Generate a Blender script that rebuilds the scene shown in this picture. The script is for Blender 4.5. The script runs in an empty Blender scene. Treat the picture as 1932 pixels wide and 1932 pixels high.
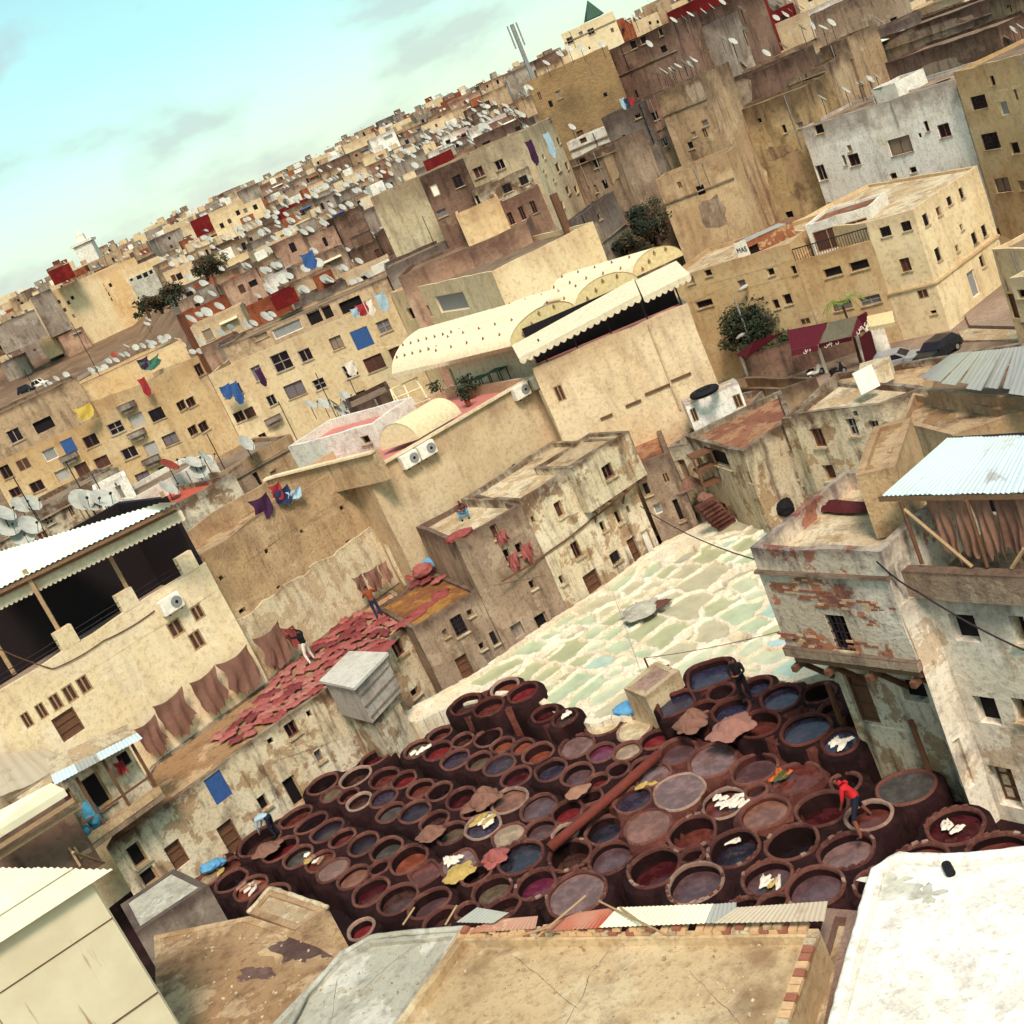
import bpy, bmesh, math, random
import numpy as np
from mathutils import Vector, Matrix, noise
from mathutils.geometry import tessellate_polygon
random.seed(7)
sc = bpy.context.scene
C = sc.collection
rad = math.radians
# ------------------------------------------------------------------ camera
PITCH, ROLL, CAMZ, FOC = rad(16.3), rad(24.0), 20.5, 2315.0 / 1932.0
fwd = Vector((0, math.cos(PITCH), -math.sin(PITCH)))
upv = Vector((0, math.sin(PITCH), math.cos(PITCH)))
rgt = Vector((1, 0, 0))
ax = math.cos(ROLL) * rgt - math.sin(ROLL) * upv          # picture right
ay = math.sin(ROLL) * rgt + math.cos(ROLL) * upv          # picture up
cam_d = bpy.data.cameras.new('camera'); cam = bpy.data.objects.new('camera', cam_d); C.objects.link(cam)
m = Matrix((ax, ay, -fwd)).transposed().to_4x4(); m.translation = (0, 0, CAMZ)
cam.matrix_world = m
cam_d.sensor_width = 36; cam_d.sensor_height = 36; cam_d.lens = 36 * FOC
cam_d.clip_start = .1; cam_d.clip_end = 6000
sc.camera = cam
sc.render.resolution_x = sc.render.resolution_y = 1024
# ------------------------------------------------------------------ sky and sun (hazy bright day, veiled sun)
SUN_EL, SUN_AZ = rad(54), rad(172)                         # azimuth clockwise from +Y (straight ahead): behind, to the right
world = bpy.data.worlds.new('World'); sc.world = world; world.use_nodes = True
nt = world.node_tree; nt.nodes.clear()
def wn(t, **k):
    n = nt.nodes.new(t)
    for a, b in k.items(): setattr(n, a, b)
    return n
sky = wn('ShaderNodeTexSky', sky_type='NISHITA', sun_disc=False, sun_elevation=SUN_EL, sun_rotation=SUN_AZ, air_density=1.0, dust_density=1.5, ozone_density=1.0)
tc = wn('ShaderNodeTexCoord'); mp = wn('ShaderNodeMapping'); mp.inputs['Scale'].default_value = (1.0, 1.0, 3.2)
nz = wn('ShaderNodeTexNoise'); nz.inputs['Scale'].default_value = 1.9; nz.inputs['Detail'].default_value = 9; nz.inputs['Roughness'].default_value = .58
nt.links.new(tc.outputs['Generated'], mp.inputs['Vector']); nt.links.new(mp.outputs['Vector'], nz.inputs['Vector'])
rp = wn('ShaderNodeValToRGB'); rp.color_ramp.elements[0].position = .36; rp.color_ramp.elements[1].position = .66
nt.links.new(nz.outputs['Fac'], rp.inputs['Fac'])
sep = wn('ShaderNodeSeparateXYZ'); nt.links.new(tc.outputs['Generated'], sep.inputs['Vector'])
hz = wn('ShaderNodeMapRange'); hz.inputs['From Min'].default_value = -.02; hz.inputs['From Max'].default_value = .2; hz.inputs['To Min'].default_value = 1.0; hz.inputs['To Max'].default_value = 0.0
nt.links.new(sep.outputs['Z'], hz.inputs['Value'])
hz2 = wn('ShaderNodeMath', operation='POWER'); nt.links.new(hz.outputs[0], hz2.inputs[0]); hz2.inputs[1].default_value = 1.9
cl = wn('ShaderNodeMath', operation='MAXIMUM'); nt.links.new(hz2.outputs[0], cl.inputs[0])
clm = wn('ShaderNodeMath', operation='MULTIPLY'); nt.links.new(rp.outputs['Color'], clm.inputs[0]); clm.inputs[1].default_value = .15
nt.links.new(clm.outputs[0], cl.inputs[1])
tint = wn('ShaderNodeMix', data_type='RGBA', blend_type='MULTIPLY'); tint.inputs[0].default_value = 1
nt.links.new(sky.outputs['Color'], tint.inputs[6]); tint.inputs[7].default_value = (1.12, 1.58, 1.2, 1)   # thin high haze greens the blue
mx = wn('ShaderNodeMix', data_type='RGBA'); nt.links.new(cl.outputs[0], mx.inputs[0]); nt.links.new(tint.outputs[2], mx.inputs[6]); mx.inputs[7].default_value = (6.5, 6.5, 5.8, 1)
# drifting grey-lilac cloud scraps
nz3 = wn('ShaderNodeTexNoise'); nz3.inputs['Scale'].default_value = 7.5; nz3.inputs['Detail'].default_value = 7; nz3.inputs['Roughness'].default_value = .52
mp3 = wn('ShaderNodeMapping'); mp3.inputs['Scale'].default_value = (1, 1, 2.3); mp3.inputs['Location'].default_value = (3.1, .4, .35)
nt.links.new(tc.outputs['Generated'], mp3.inputs['Vector']); nt.links.new(mp3.outputs['Vector'], nz3.inputs['Vector'])
rp3 = wn('ShaderNodeValToRGB'); rp3.color_ramp.elements[0].position = .51; rp3.color_ramp.elements[1].position = .64
nt.links.new(nz3.outputs['Fac'], rp3.inputs['Fac'])
c3 = wn('ShaderNodeMath', operation='MULTIPLY'); nt.links.new(rp3.outputs['Color'], c3.inputs[0]); c3.inputs[1].default_value = .55
mx3 = wn('ShaderNodeMix', data_type='RGBA'); nt.links.new(c3.outputs[0], mx3.inputs[0]); nt.links.new(mx.outputs[2], mx3.inputs[6]); mx3.inputs[7].default_value = (3.6, 3.7, 3.9, 1)
bg = wn('ShaderNodeBackground'); bg.inputs['Strength'].default_value = .108
wo = wn('ShaderNodeOutputWorld'); nt.links.new(mx3.outputs[2], bg.inputs['Color']); nt.links.new(bg.outputs[0], wo.inputs['Surface'])
sun_d = bpy.data.lights.new('sun', 'SUN'); sun_d.energy = 2.6; sun_d.angle = rad(14); sun_d.color = (1, .88, .79)
sun = bpy.data.objects.new('sun', sun_d); C.objects.link(sun)
sdir = Vector((math.sin(SUN_AZ) * math.cos(SUN_EL), math.cos(SUN_AZ) * math.cos(SUN_EL), math.sin(SUN_EL)))
sun.rotation_euler = sdir.to_track_quat('Z', 'Y').to_euler()
sc.view_settings.view_transform = 'Standard'; sc.view_settings.look = 'None'; sc.view_settings.gamma = 1; sc.view_settings.exposure = 0.48
sc.view_settings.use_curve_mapping = False
sc.render.engine = 'CYCLES'
cy = sc.cycles; cy.use_adaptive_sampling = True; cy.adaptive_threshold = .035; cy.adaptive_min_samples = 12; cy.use_denoising = True; cy.max_bounces = 5; cy.diffuse_bounces = 3; cy.glossy_bounces = 2; cy.transmission_bounces = 2; cy.caustics_reflective = False; cy.caustics_refractive = False; cy.time_limit = 700
# ------------------------------------------------------------------ picture -> place helpers (survey of the photograph)
FU = 2315.0
SC = .28594
TO = dict(a=(0,400),b=(600,100),c=(1200,0),d=(1748,0),e=(0,900),f=(600,700),g=(1200,500),h=(1748,500),i=(0,1500),j=(600,1300),k=(1200,1100),l=(1748,1000),m=(0,1848),n=(500,1748),o=(1100,1600),p=(1748,1648),u=(0,0))
def px(t, x, y):
    if t == 'u': return x, y
    s = .24509 if t == 'm' else SC
    return TO[t][0]*.78922 + x*s, TO[t][1]*.78922 + y*s
CAMP = Vector((0, 0, CAMZ))
def ray(t, x, y):
    X, Y = px(t, x, y)
    return (fwd*FU + ax*(X-966) - ay*(Y-966)).normalized()
def W(t, x, y, z):                     # survey point at height z
    d = ray(t, x, y); return CAMP + d*((z-CAMZ)/d.z)
def Wd(t, x, y, dist):                 # survey point at horizontal distance dist
    d = ray(t, x, y); return CAMP + d*(dist/math.hypot(d.x, d.y))
def proj(p):
    v = Vector(p)-CAMP; w = v.dot(fwd); return 966+FU*v.dot(ax)/w, 966-FU*v.dot(ay)/w
def up(base, t, x, y):                 # height over plan point base at which the picture point is met
    d = ray(t, x, y); b = Vector((base[0], base[1], 0)); h = Vector((d.x, d.y, 0))
    s = b.dot(h)/h.dot(h); return CAMZ + d.z*s
# ------------------------------------------------------------------ mesh helpers
class MB:
    def __init__(s): s.v = []; s.f = []; s.m = []; s.sm = False
    def add(s, vs, fs, mi=0):
        o = len(s.v); s.v += [tuple(q) for q in vs]
        for q in fs: s.f.append(tuple(o+i for i in q)); s.m.append(mi)
    def box(s, c, d, rz=0, mi=0, rx=0, ry=0):
        R = Matrix.Rotation(rz, 3, 'Z') @ Matrix.Rotation(ry, 3, 'Y') @ Matrix.Rotation(rx, 3, 'X'); c = Vector(c)
        vs = [c + R @ Vector((a*d[0]/2, b*d[1]/2, e*d[2]/2)) for a in (-1, 1) for b in (-1, 1) for e in (-1, 1)]
        s.add(vs, [(0,1,3,2),(4,6,7,5),(0,4,5,1),(2,3,7,6),(0,2,6,4),(1,5,7,3)], mi)
    def tube(s, pts, r, n=6, mi=0, cap=True):
        pts = [Vector(q) for q in pts]; rs = r if isinstance(r, (list, tuple)) else [r]*len(pts)
        vs = []
        for i, p_ in enumerate(pts):
            t = (pts[min(i+1, len(pts)-1)] - pts[max(i-1, 0)]).normalized()
            a = t.orthogonal().normalized() if i == 0 else (a_prev - t*a_prev.dot(t)).normalized()
            a_prev = a; b = t.cross(a)
            vs += [p_ + (a*math.cos(2*math.pi*k/n) + b*math.sin(2*math.pi*k/n))*rs[i] for k in range(n)]
        fs = [(i*n+k, i*n+(k+1) % n, (i+1)*n+(k+1) % n, (i+1)*n+k) for i in range(len(pts)-1) for k in range(n)]
        if cap: fs += [tuple(range(n))[::-1], tuple(range((len(pts)-1)*n, len(pts)*n))]
        s.add(vs, fs, mi)
    def prism(s, poly, z0, z1, mi=0):
        n = len(poly); vs = [(q[0], q[1], z0) for q in poly] + [(q[0], q[1], z1) for q in poly]
        s.add(vs, [tuple(range(n))[::-1], tuple(range(n, 2*n))] + [(i, (i+1) % n, n+(i+1) % n, n+i) for i in range(n)], mi)
    def sheet(s, grid, mi=0):          # grid[i][j] of points
        r, c = len(grid), len(grid[0]); vs = [q for row in grid for q in row]
        s.add(vs, [(i*c+j, i*c+j+1, (i+1)*c+j+1, (i+1)*c+j) for i in range(r-1) for j in range(c-1)], mi)
    def build(s, name, mats, parent=None, smooth=False):
        off = woff(parent)
        me = bpy.data.meshes.new(name)
        me.from_pydata([(q[0]-off.x, q[1]-off.y, q[2]-off.z) for q in s.v], [], s.f)
        mats = mats if isinstance(mats, (list, tuple)) else [mats]
        for q in mats: me.materials.append(M[q] if isinstance(q, str) else q)
        if len(mats) > 1: me.polygons.foreach_set('material_index', s.m)
        if smooth or s.sm: me.polygons.foreach_set('use_smooth', [True]*len(me.polygons))
        me.update()
        o = bpy.data.objects.new(name, me); C.objects.link(o); o.parent = parent
        return o
def woff(o):
    v = Vector((0, 0, 0))
    while o is not None: v += o.location; o = o.parent
    return v
def tag(o, label, cat, group=None):
    o['label'] = label; o['category'] = cat
    if group: o['group'] = group
    return o
def thing(name, label, cat, loc=(0, 0, 0), group=None):
    o = bpy.data.objects.new(name, None); C.objects.link(o); o.location = loc; o.empty_display_size = .2
    return tag(o, label, cat, group)
def struct(o): o['kind'] = 'structure'; return o
def one(name, mb, mats, label, cat, group=None, smooth=False):
    return tag(mb.build(name, mats, None, smooth), label, cat, group)
def origin_to_base(o):                 # put a one-mesh thing's origin at its base
    me = o.data; n = len(me.vertices); a = np.empty(n*3); me.vertices.foreach_get('co', a); a = a.reshape(-1, 3)
    c = Vector((a[:, 0].mean(), a[:, 1].mean(), a[:, 2].min())); me.transform(Matrix.Translation(-c)); o.location = Vector(o.location)+c
    return o
def copy_tree(o, parent=None):
    c = o.copy(); C.objects.link(c); c.parent = parent
    for ch in list(o.children): copy_tree(ch, c)
    return c
# ------------------------------------------------------------------ materials
M = {}
def lin(h):
    if isinstance(h, str):
        h = [int(h[i:i+2], 16)/255 for i in (0, 2, 4)]
        return tuple(c/12.92 if c <= .04045 else ((c+.055)/1.055)**2.4 for c in h) + (1,)
    return tuple(h) + (1,)
class NT:
    def __init__(s, name):
        s.mat = bpy.data.materials.new(name); s.mat.use_nodes = True; s.t = s.mat.node_tree; s.b = s.t.nodes['Principled BSDF']; M[name] = s.mat
        s.pos = s.t.nodes.new('ShaderNodeNewGeometry').outputs['Position']
    def n(s, typ, **k):
        q = s.t.nodes.new(typ)
        for a, b in k.items():
            if a in q.bl_rna.properties: setattr(q, a, b)
        return q
    def l(s, a, b): s.t.links.new(a, b)
    def noise(s, scale, detail=5, rough=.55, vec=None, sv=None):
        q = s.n('ShaderNodeTexNoise'); q.inputs['Scale'].default_value = scale; q.inputs['Detail'].default_value = detail; q.inputs['Roughness'].default_value = rough
        v = vec or s.pos
        if sv:
            mpn = s.n('ShaderNodeMapping'); mpn.inputs['Scale'].default_value = sv; s.l(v, mpn.inputs['Vector']); v = mpn.outputs[0]
        s.l(v, q.inputs['Vector']); return q.outputs['Fac']
    def ramp(s, f, a, b, lo=0., hi=1.):
        q = s.n('ShaderNodeMapRange'); q.interpolation_type = 'SMOOTHSTEP'
        for i, v in zip(('From Min', 'From Max', 'To Min', 'To Max'), (a, b, lo, hi)): q.inputs[i].default_value = v
        s.l(f, q.inputs['Value']); return q.outputs[0]
    def mul(s, a, b, op='MULTIPLY'):
        q = s.n('ShaderNodeMath'); q.operation = op
        for i, v in enumerate((a, b)):
            if isinstance(v, (int, float)): q.inputs[i].default_value = v
            else: s.l(v, q.inputs[i])
        return q.outputs[0]
    def mix(s, f, a, b, blend='MIX'):
        q = s.n('ShaderNodeMix', data_type='RGBA'); q.blend_type = blend
        for i, v in ((0, f), (6, a), (7, b)):
            if isinstance(v, (int, float)): q.inputs[i].default_value = v
            elif isinstance(v, (tuple, str)): q.inputs[i].default_value = lin(v) if isinstance(v, str) or len(v) == 3 else v
            else: s.l(v, q.inputs[i])
        return q.outputs[2]
    def bump(s, h, st=.4, dist=.03):
        q = s.n('ShaderNodeBump'); q.inputs['Strength'].default_value = st; q.inputs['Distance'].default_value = dist
        s.l(h, q.inputs['Height']); s.l(q.outputs[0], s.b.inputs['Normal'])
    def out(s, col, rough=.9, spec=.2):
        if isinstance(col, (tuple, str)): s.b.inputs['Base Color'].default_value = lin(col) if isinstance(col, str) or len(col) == 3 else col
        else: s.l(col, s.b.inputs['Base Color'])
        if isinstance(rough, float): s.b.inputs['Roughness'].default_value = rough
        else: s.l(rough, s.b.inputs['Roughness'])
        s.b.inputs['Specular IOR Level'].default_value = spec
        return s.mat
    def rnd(s, col, lo=.85, hi=1.12):
        oi = s.n('ShaderNodeObjectInfo'); v = s.ramp(oi.outputs['Random'], 0, 1, lo, hi)
        q = s.n('ShaderNodeHueSaturation'); s.l(v, q.inputs['Value']); s.l(col, q.inputs['Color']); return q.outputs[0]
def plaster(name, c1, c2, patch, stain, patch_amt=.6, stain_amt=.6, top=.7, k=1.0, patch_at=.55, bumpy=.5, blot=0., streak=.28):
    t = NT(name); c1, c2, patch, stain = [tuple(min(.95, q*m_) for q, m_ in zip(lin(z), (1.05, .955, .945))) if z else None for z in (c1, c2, patch, stain)]; stain = tuple(q*m_ for q, m_ in zip(stain, (.72, .52, .6)))
    big = t.noise(.32*k, 3)
    col = t.mix(t.ramp(big, .40, .60), c1, c2)
    pf = t.noise(1.05*k, 6, .64)
    if patch: col = t.mix(t.mul(t.ramp(pf, patch_at, patch_at+.03), patch_amt), col, patch)
    st = t.mul(t.ramp(t.noise(1.9*k, 3, .62, sv=(1.6, 1.6, streak)), .48, .74), stain_amt)
    col = t.mix(st, col, stain)
    if blot > 0: col = t.mix(t.mul(t.ramp(t.noise(.85*k, 5, .68, sv=(1, 1, .7)), .52, .66), blot), col, stain)
    if top > 0:
        g = t.n('ShaderNodeTexCoord'); sp = t.n('ShaderNodeSeparateXYZ'); t.l(g.outputs['Generated'], sp.inputs[0])
        tg = t.mul(sp.outputs['Z'], t.mul(pf, .34), 'ADD')
        col = t.mix(t.mul(t.ramp(tg, 1.02, 1.17), top), col, stain)
    fine = t.noise(9*k, 4, .72)
    col = t.mix(t.ramp(fine, .46, .72, .0, .40), col, stain)
    if bumpy > .42: col = t.mix(t.ramp(t.noise(31*k, 2, .6), .58, .68, 0, .26), col, stain)
    col = t.rnd(col, .9, 1.08)
    if bumpy > .42: t.bump(fine, bumpy, .05)
    return t.out(col, .93, .15)
def flat(name, c, rough=.7, spec=.3, var=.12, sc_=6., metal=0.):
    t = NT(name); c_ = tuple(min(.95, q*m_) for q, m_ in zip(lin(c), (1.05, .955, .95)))+(1,)
    col = t.mix(t.ramp(t.noise(sc_, 6, .6), .3, .7), tuple(q*(1-var) for q in c_[:3]), tuple(min(1, q*(1+var)) for q in c_[:3]))
    t.b.inputs['Metallic'].default_value = metal
    return t.out(col, rough, spec)
plaster('cream', 'ebdcb8', 'e4d2a8', 'f1e6cc', 'b09468', .35, .22, .15, .5, bumpy=.45)
plaster('cream_wall', 'dfcba6', 'd6be96', 'cbb28c', '8f7355', .5, .30, .3, .6, bumpy=.5, blot=.15)
plaster('white_lime', 'eeeee0', 'e4e3d2', 'cfcabb', 'a8a294', .6, .35, .0, .9, .56, bumpy=.8, blot=.35, streak=1.)
plaster('ochre_apt', 'd9bf92', 'cfb080', 'e2d0a8', '96703f', .4, .30, .3, .3, bumpy=.15, blot=.25)
plaster('yellow_apt', 'e7d5ab', 'dfc99c', 'eeddba', 'a5804f', .3, .26, .25, .3, bumpy=.15, blot=.15)
plaster('earth', 'cfb48c', 'c1a37a', 'b0926c', '6d5440', .5, .4, .35, .8, bumpy=.9, blot=.25)
plaster('earth_light', 'e0d2b0', 'd3c19c', 'b89a72', '77604a', .55, .45, .3, 1.1, .52, bumpy=.9, blot=.35)
plaster('peel', 'e2d8bd', 'd4c5a4', 'a98a66', '4d3a2d', .8, .7, .75, .85, .53, bumpy=.9, blot=.45)
plaster('peel_brick', 'd8cebb', 'c6b69e', 'b0694a', '4d3e44', .85, .6, .5, .8, .545, bumpy=.9, blot=.6)
plaster('peel_white', 'f6f3e8', 'eee9da', 'd6c6a4', '75624e', .5, .28, .6, .6, .62, bumpy=.6, blot=.28, streak=.4)
plaster('peel_cream', 'f2ead6', 'e6dac0', 'c2a076', '62493a', .6, .5, .4, .55, .57, bumpy=.6, blot=.45)
plaster('mud', 'ab967f', '98836d', 'bcaa92', '46342c', .5, .6, .6, .7, bumpy=.8, blot=.45)
plaster('brown', '84695a', '705848', '9c836b', '261a1a', .5, .6, .6, .35, bumpy=.4, blot=.5)
plaster('tower', 'dccba6', 'd0bd96', 'e2d6b6', '6a543f', .5, .45, .5, .35, bumpy=.3, blot=.3)
plaster('tan_light', 'bda579', 'ac9168', 'cfb98f', '48352a', .6, .6, .7, .3, .5, bumpy=.4, blot=.55)
plaster('brickred', 'a06a4a', '8f5a3f', 'cdb48c', '5a3528', .6, .3, .2, 1.4, .54, bumpy=.6)
plaster('tan', 'baa180', 'a88e6d', 'cbb593', '43312a', .5, .6, .7, .35, bumpy=.4, blot=.5)
plaster('greyb', 'a09585', '8a7e71', 'b5aa99', '3f322f', .5, .55, .7, .35, bumpy=.4, blot=.45)
plaster('pinkish', 'b5947b', 'a2806a', 'c9ab90', '4c352f', .5, .5, .6, .35, bumpy=.4, blot=.4)
plaster('redpaint', '761f1e', '681a1a', '86342a', '481414', .4, .4, .3, .4, bumpy=.2)
plaster('terracotta', '9a5a3c', '874a31', 'a96c4a', '4f2a20', .4, .5, .4, .4, bumpy=.3, blot=.3)
plaster('roof_red', '8d6049', '7a503e', 'a98664', '4a2f29', .6, .4, 0, .7, .5, bumpy=.6, blot=.4, streak=1.)
plaster('roof_stain', 'ac8e6a', '9a7b59', 'cab28c', '533b30', .6, .4, 0, .45, .5, bumpy=.8, blot=.6, streak=1.)
plaster('roof_ochre', 'c9b28a', 'bca47c', 'd6c6a2', '7a5c3a', .55, .3, 0, .4, .53, bumpy=.7, blot=.5, streak=1.)
plaster('darkpatch', '6b544c', '5a453f', '7c665a', '3a2a2a', .5, .3, 0, .9, bumpy=.6, streak=1.)
plaster('ochre_light', 'dcc190', 'd2b47e', 'e4cfa4', '8a6a44', .5, .3, 0, .8, bumpy=.6, streak=1.)
plaster('darkcement', '9a978a', '87847a', 'aeab9e', '5c584f', .5, .3, 0, .8, bumpy=.6, streak=1.)
plaster('scuff', 'd5d3c6', 'c9c6b8', 'e0ded2', '9b968a', .5, .3, 0, .9, bumpy=.6, streak=1.)
plaster('greyplank', 'bdb5aa', 'aca398', 'cbc3b6', '6a5c5a', .5, .5, .2, .9, bumpy=.6, blot=.3)
plaster('roof_mustard', '94693a', '7f5636', 'ae8443', '4f3322', .6, .3, 0, .8, .5, bumpy=.6, blot=.4, streak=1.)
plaster('roof_cement', 'bfbfae', 'a8a695', 'd6d6c8', '757066', .5, .45, 0, .4, .52, bumpy=.6, blot=.4, streak=1.)
plaster('roof_pale', 'd0c3a4', 'bcaa8a', 'ab8d64', '64503c', .6, .35, 0, .9, .5, bumpy=.7, blot=.5, streak=1.)
plaster('roof_dark', '8c7862', '7b6753', '9d8b73', '4b3a30', .5, .3, 0, .7, bumpy=.4, blot=.4, streak=1.)
plaster('ground', '7d6650', '6b5542', '95805f', '45362c', .5, .2, 0, .12, bumpy=.4, blot=.4, streak=1.)
plaster('paving', '93806f', '80705f', 'a5957f', '5c4d42', .4, .2, 0, .4, bumpy=.4, streak=1.)
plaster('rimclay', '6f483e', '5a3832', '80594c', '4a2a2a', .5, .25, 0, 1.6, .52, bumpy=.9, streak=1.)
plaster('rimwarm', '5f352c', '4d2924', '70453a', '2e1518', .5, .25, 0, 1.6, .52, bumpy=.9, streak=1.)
plaster('rimgrey', 'a08575', '8c7163', 'b39a88', '54393a', .5, .25, 0, 1.6, .52, bumpy=.9, streak=1.)
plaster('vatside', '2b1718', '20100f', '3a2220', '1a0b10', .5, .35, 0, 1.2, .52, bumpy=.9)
plaster('limewall', 'f0e9d0', 'e6dabb', 'cfb992', '8f7452', .5, .12, 0, 1.5, .6, bumpy=1.0, blot=.15, streak=1.)
plaster('wetfloor', '251416', '1a0d11', '35201e', '0f070b', .5, .3, 0, 1.0, bumpy=.5)
t = NT('brickwall')                                       # far brickwork too fine to pick apart
br = t.n('ShaderNodeTexBrick'); br.inputs['Scale'].default_value = 1.0; br.inputs['Brick Width'].default_value = .3; br.inputs['Row Height'].default_value = .14; br.inputs['Mortar Size'].default_value = .016
cx_ = t.n('ShaderNodeSeparateXYZ'); t.l(t.pos, cx_.inputs[0]); cb = t.n('ShaderNodeCombineXYZ'); t.l(t.mul(cx_.outputs['X'], cx_.outputs['Y'], 'ADD'), cb.inputs[0]); t.l(cx_.outputs['Z'], cb.inputs[1]); t.l(cb.outputs[0], br.inputs['Vector'])
br.inputs['Color1'].default_value = lin('b08c5f'); br.inputs['Color2'].default_value = lin('99754f'); br.inputs['Mortar'].default_value = lin('7f6650')
t.out(t.mix(t.ramp(t.noise(.25, 7), .4, .7, 0, .7), br.outputs['Color'], '6b503b'), .9, .1)
for nm, c in dict(void='140a0e', glassdark='241820', shutter='54352c', wood='6b4a35', wood_pale='a58a66', plank='7f6248', white_paint='e9e6d6', cream_metal='e9dfb2', tarp_cream='e8d6b2', awn_white='d6c9ab', iron='2a2224', steel='8d8d8a', tyre='151216', blue='34568c', bluecloth='5b98c0', palecloth='9fb9c4', maroon='5c1424', purple='3d1a3a', redcloth='962c30', yellowcloth='c9ac4c', hide_red='8c4440', hide_pink='9a5852', hide_brown='7d5a4b', hide_tan='96705c', hide_wet='5f3a32', hide_white='ddd6c6', hide_orange='c2622c', black='120e14', denim='27304e', shirt_red='c0252a', skin='7d4a35', hair='120c0c', leaf='2e3520', leaf2='47502b', palmleaf='6f8335', trunk='4f3c2c', silver='a9b0b4', darkcar='1c2226', rust='8a4326', redpipe='6c3227', pinkroof='c07a70', brick='96604a', brickpale='c9a77d', stone='86604f', tyred='a02a20', greenroof='355040', tile='b5523a', shade_green='3b6a57', teal='4a7f88', vault_green='d0c8a0', vault_end='d8cfa4', hide_wet2='4f1a1c', hide_rose='a2695f', frame_grey='9c968a', curtain_grey='6f686c', curtain_tan='8b7a68', hide_wine='743536', bluebag='3f7f98', maroon2='571524', canopygrey='6f6a58', awn_cream='dcca98', leafdark='1d2618', leafbrown='4a3a24', denimdark='1b1d2c', mustard='c4902c', interior_shade='1c1214', drapery='a8a59c', hide_yellow='b39a58', hide_rose2='93695c').items():  # the back walls' near-black among these stands in for interior shade
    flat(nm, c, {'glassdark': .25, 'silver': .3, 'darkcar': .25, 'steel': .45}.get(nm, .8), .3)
M['silver'].node_tree.nodes['Principled BSDF'].inputs['Metallic'].default_value = .4
flat('dish', 'b4b5aa', .6, .3, .14, 3.)
flat('dish_rust', '8a3a28', .6, .3, .2, 3.)
# corrugated metal sheets, with rust runs of their own
def metal(name, c, rustc, amt, sc_=1.2):
    t = NT(name); r_ = t.ramp(t.noise(sc_, 8, .65), .58, .68, 0, amt)
    col = t.mix(t.ramp(t.noise(.5, 5), .35, .7, 0, .4), c, 'b8b39a'); t.out(t.mix(r_, col, rustc), .6, .35)
metal('sheet_white', 'f3f3e4', 'b39468', .35); metal('sheet_cream', 'f0e0bf', 'a8834a', .3); metal('sheet_zinc', 'c3ced2', '80563a', .55); metal('sheet_grey', '9b9690', '7b4a34', .6, .7); metal('sheet_dull', 'b9a48e', '8a6a50', .4); metal('sheet_rust', 'a7452a', 'd8cdb0', .6)
t = NT('tin'); t.out(t.mix(t.ramp(t.noise(1.4, 6, .6, sv=(3, 3, .25)), .64, .74, 0, .7), t.mix(t.ramp(t.noise(.8, 5), .3, .7), 'e3d2b2', 'd6c3a2'), '94622f'), .65, .3)
# liquids
LIQ = dict(red='7d1418', darkred='4a0e14', brown='4a2a22', dark='1d1014', slate='2b2632', mauve='5e3d3f', mauvelight='7c5650', orange='8c3c1c', redbrown='6a2a1e', khaki='66513a', tan='a4805c', cream='cfae7c', magenta='6a1636', purple='382c3e', bluegrey='2e2c44', grey='4c4440', pinkbrown='85503c')
LNAME = dict(red='bright red', darkred='dark red', brown='brown', dark='blackish', slate='slate grey', mauve='mauve brown', mauvelight='pale mauve', orange='orange', redbrown='red brown', khaki='khaki', tan='tan', cream='cream', magenta='magenta', purple='purple grey', bluegrey='blue grey', grey='grey', pinkbrown='pinkish brown')
for q, c in LIQ.items():
    t = NT('liq_'+q); c_ = lin(c); g_ = .3*c_[0]+.5*c_[1]+.2*c_[2]; c_ = tuple((z*.8+g_*.2)*.72 for z in c_[:3])+(1,)
    col = t.mix(t.ramp(t.noise(2.6, 6, .65), .4, .66), c_, tuple(min(1, z*1.7+.006) for z in c_[:3]))
    t.bump(t.noise(5, 3), .08, .02); t.out(col, .16, .5)
for q, c in dict(green='b9bf9e', pale='c8c6a8', olive='b4b08a', aqua='afc2b2', sand='c0b294', bluew='b4c8c6', greyw='a8a18c').items():
    t = NT('lime_'+q); c_ = lin(c)
    col = t.mix(t.ramp(t.noise(1.6, 6, .6), .35, .7), c_, tuple(z*.82 for z in c_[:3])); t.bump(t.noise(4, 3), .05, .02); t.out(col, .3, .4)
# ------------------------------------------------------------------ building kit
def inset(poly, d):
    n = len(poly); out = []
    for i in range(n):
        a, b, c = Vector(poly[i-1]), Vector(poly[i]), Vector(poly[(i+1) % n])
        n1 = Vector((-(b-a).y, (b-a).x)).normalized(); n2 = Vector((-(c-b).y, (c-b).x)).normalized()
        k = n1+n2; k = k/max(.5, k.dot(n1)) if k.length > 1e-4 else n1; out.append(b+k*d)
    return out
def metres(P3, e, lu):                 # picture length lu at P3 along direction e -> metres
    a = proj(P3-e*.05); b = proj(P3+e*.05); return lu/max(1e-3, math.hypot(a[0]-b[0], a[1]-b[1])/.1)
PANE = {'v': 'void', 'f': 'glassdark', 'b': 'glassdark', 'd': 'wood', 'x': 'shutter', 'w': 'glassdark', 'blue': 'blue', 'red': 'redpaint', 'wd': 'white_paint', 'grey': 'greyb', 'g': 'steel', 'h': 'void', 'drape': 'drapery'}
FRAME = {'f': 'wood', 'b': 'iron', 'w': 'frame_grey', 'd': 'wood', 'x': 'wood_pale', 'v': 'wood_pale', 'wd': 'wood_pale', 'red': 'wood', 'g': 'white_paint'}
def wob(c, z, amp):
    v = noise.noise_vector(Vector((c[0]*1.7, c[1]*1.7, z*.55))); w = noise.noise_vector(Vector((c[0]*1.7+9, c[1]*1.7, z*2.1)))
    return Vector((v.x+.5*w.x, v.y+.5*w.y))*amp
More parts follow.
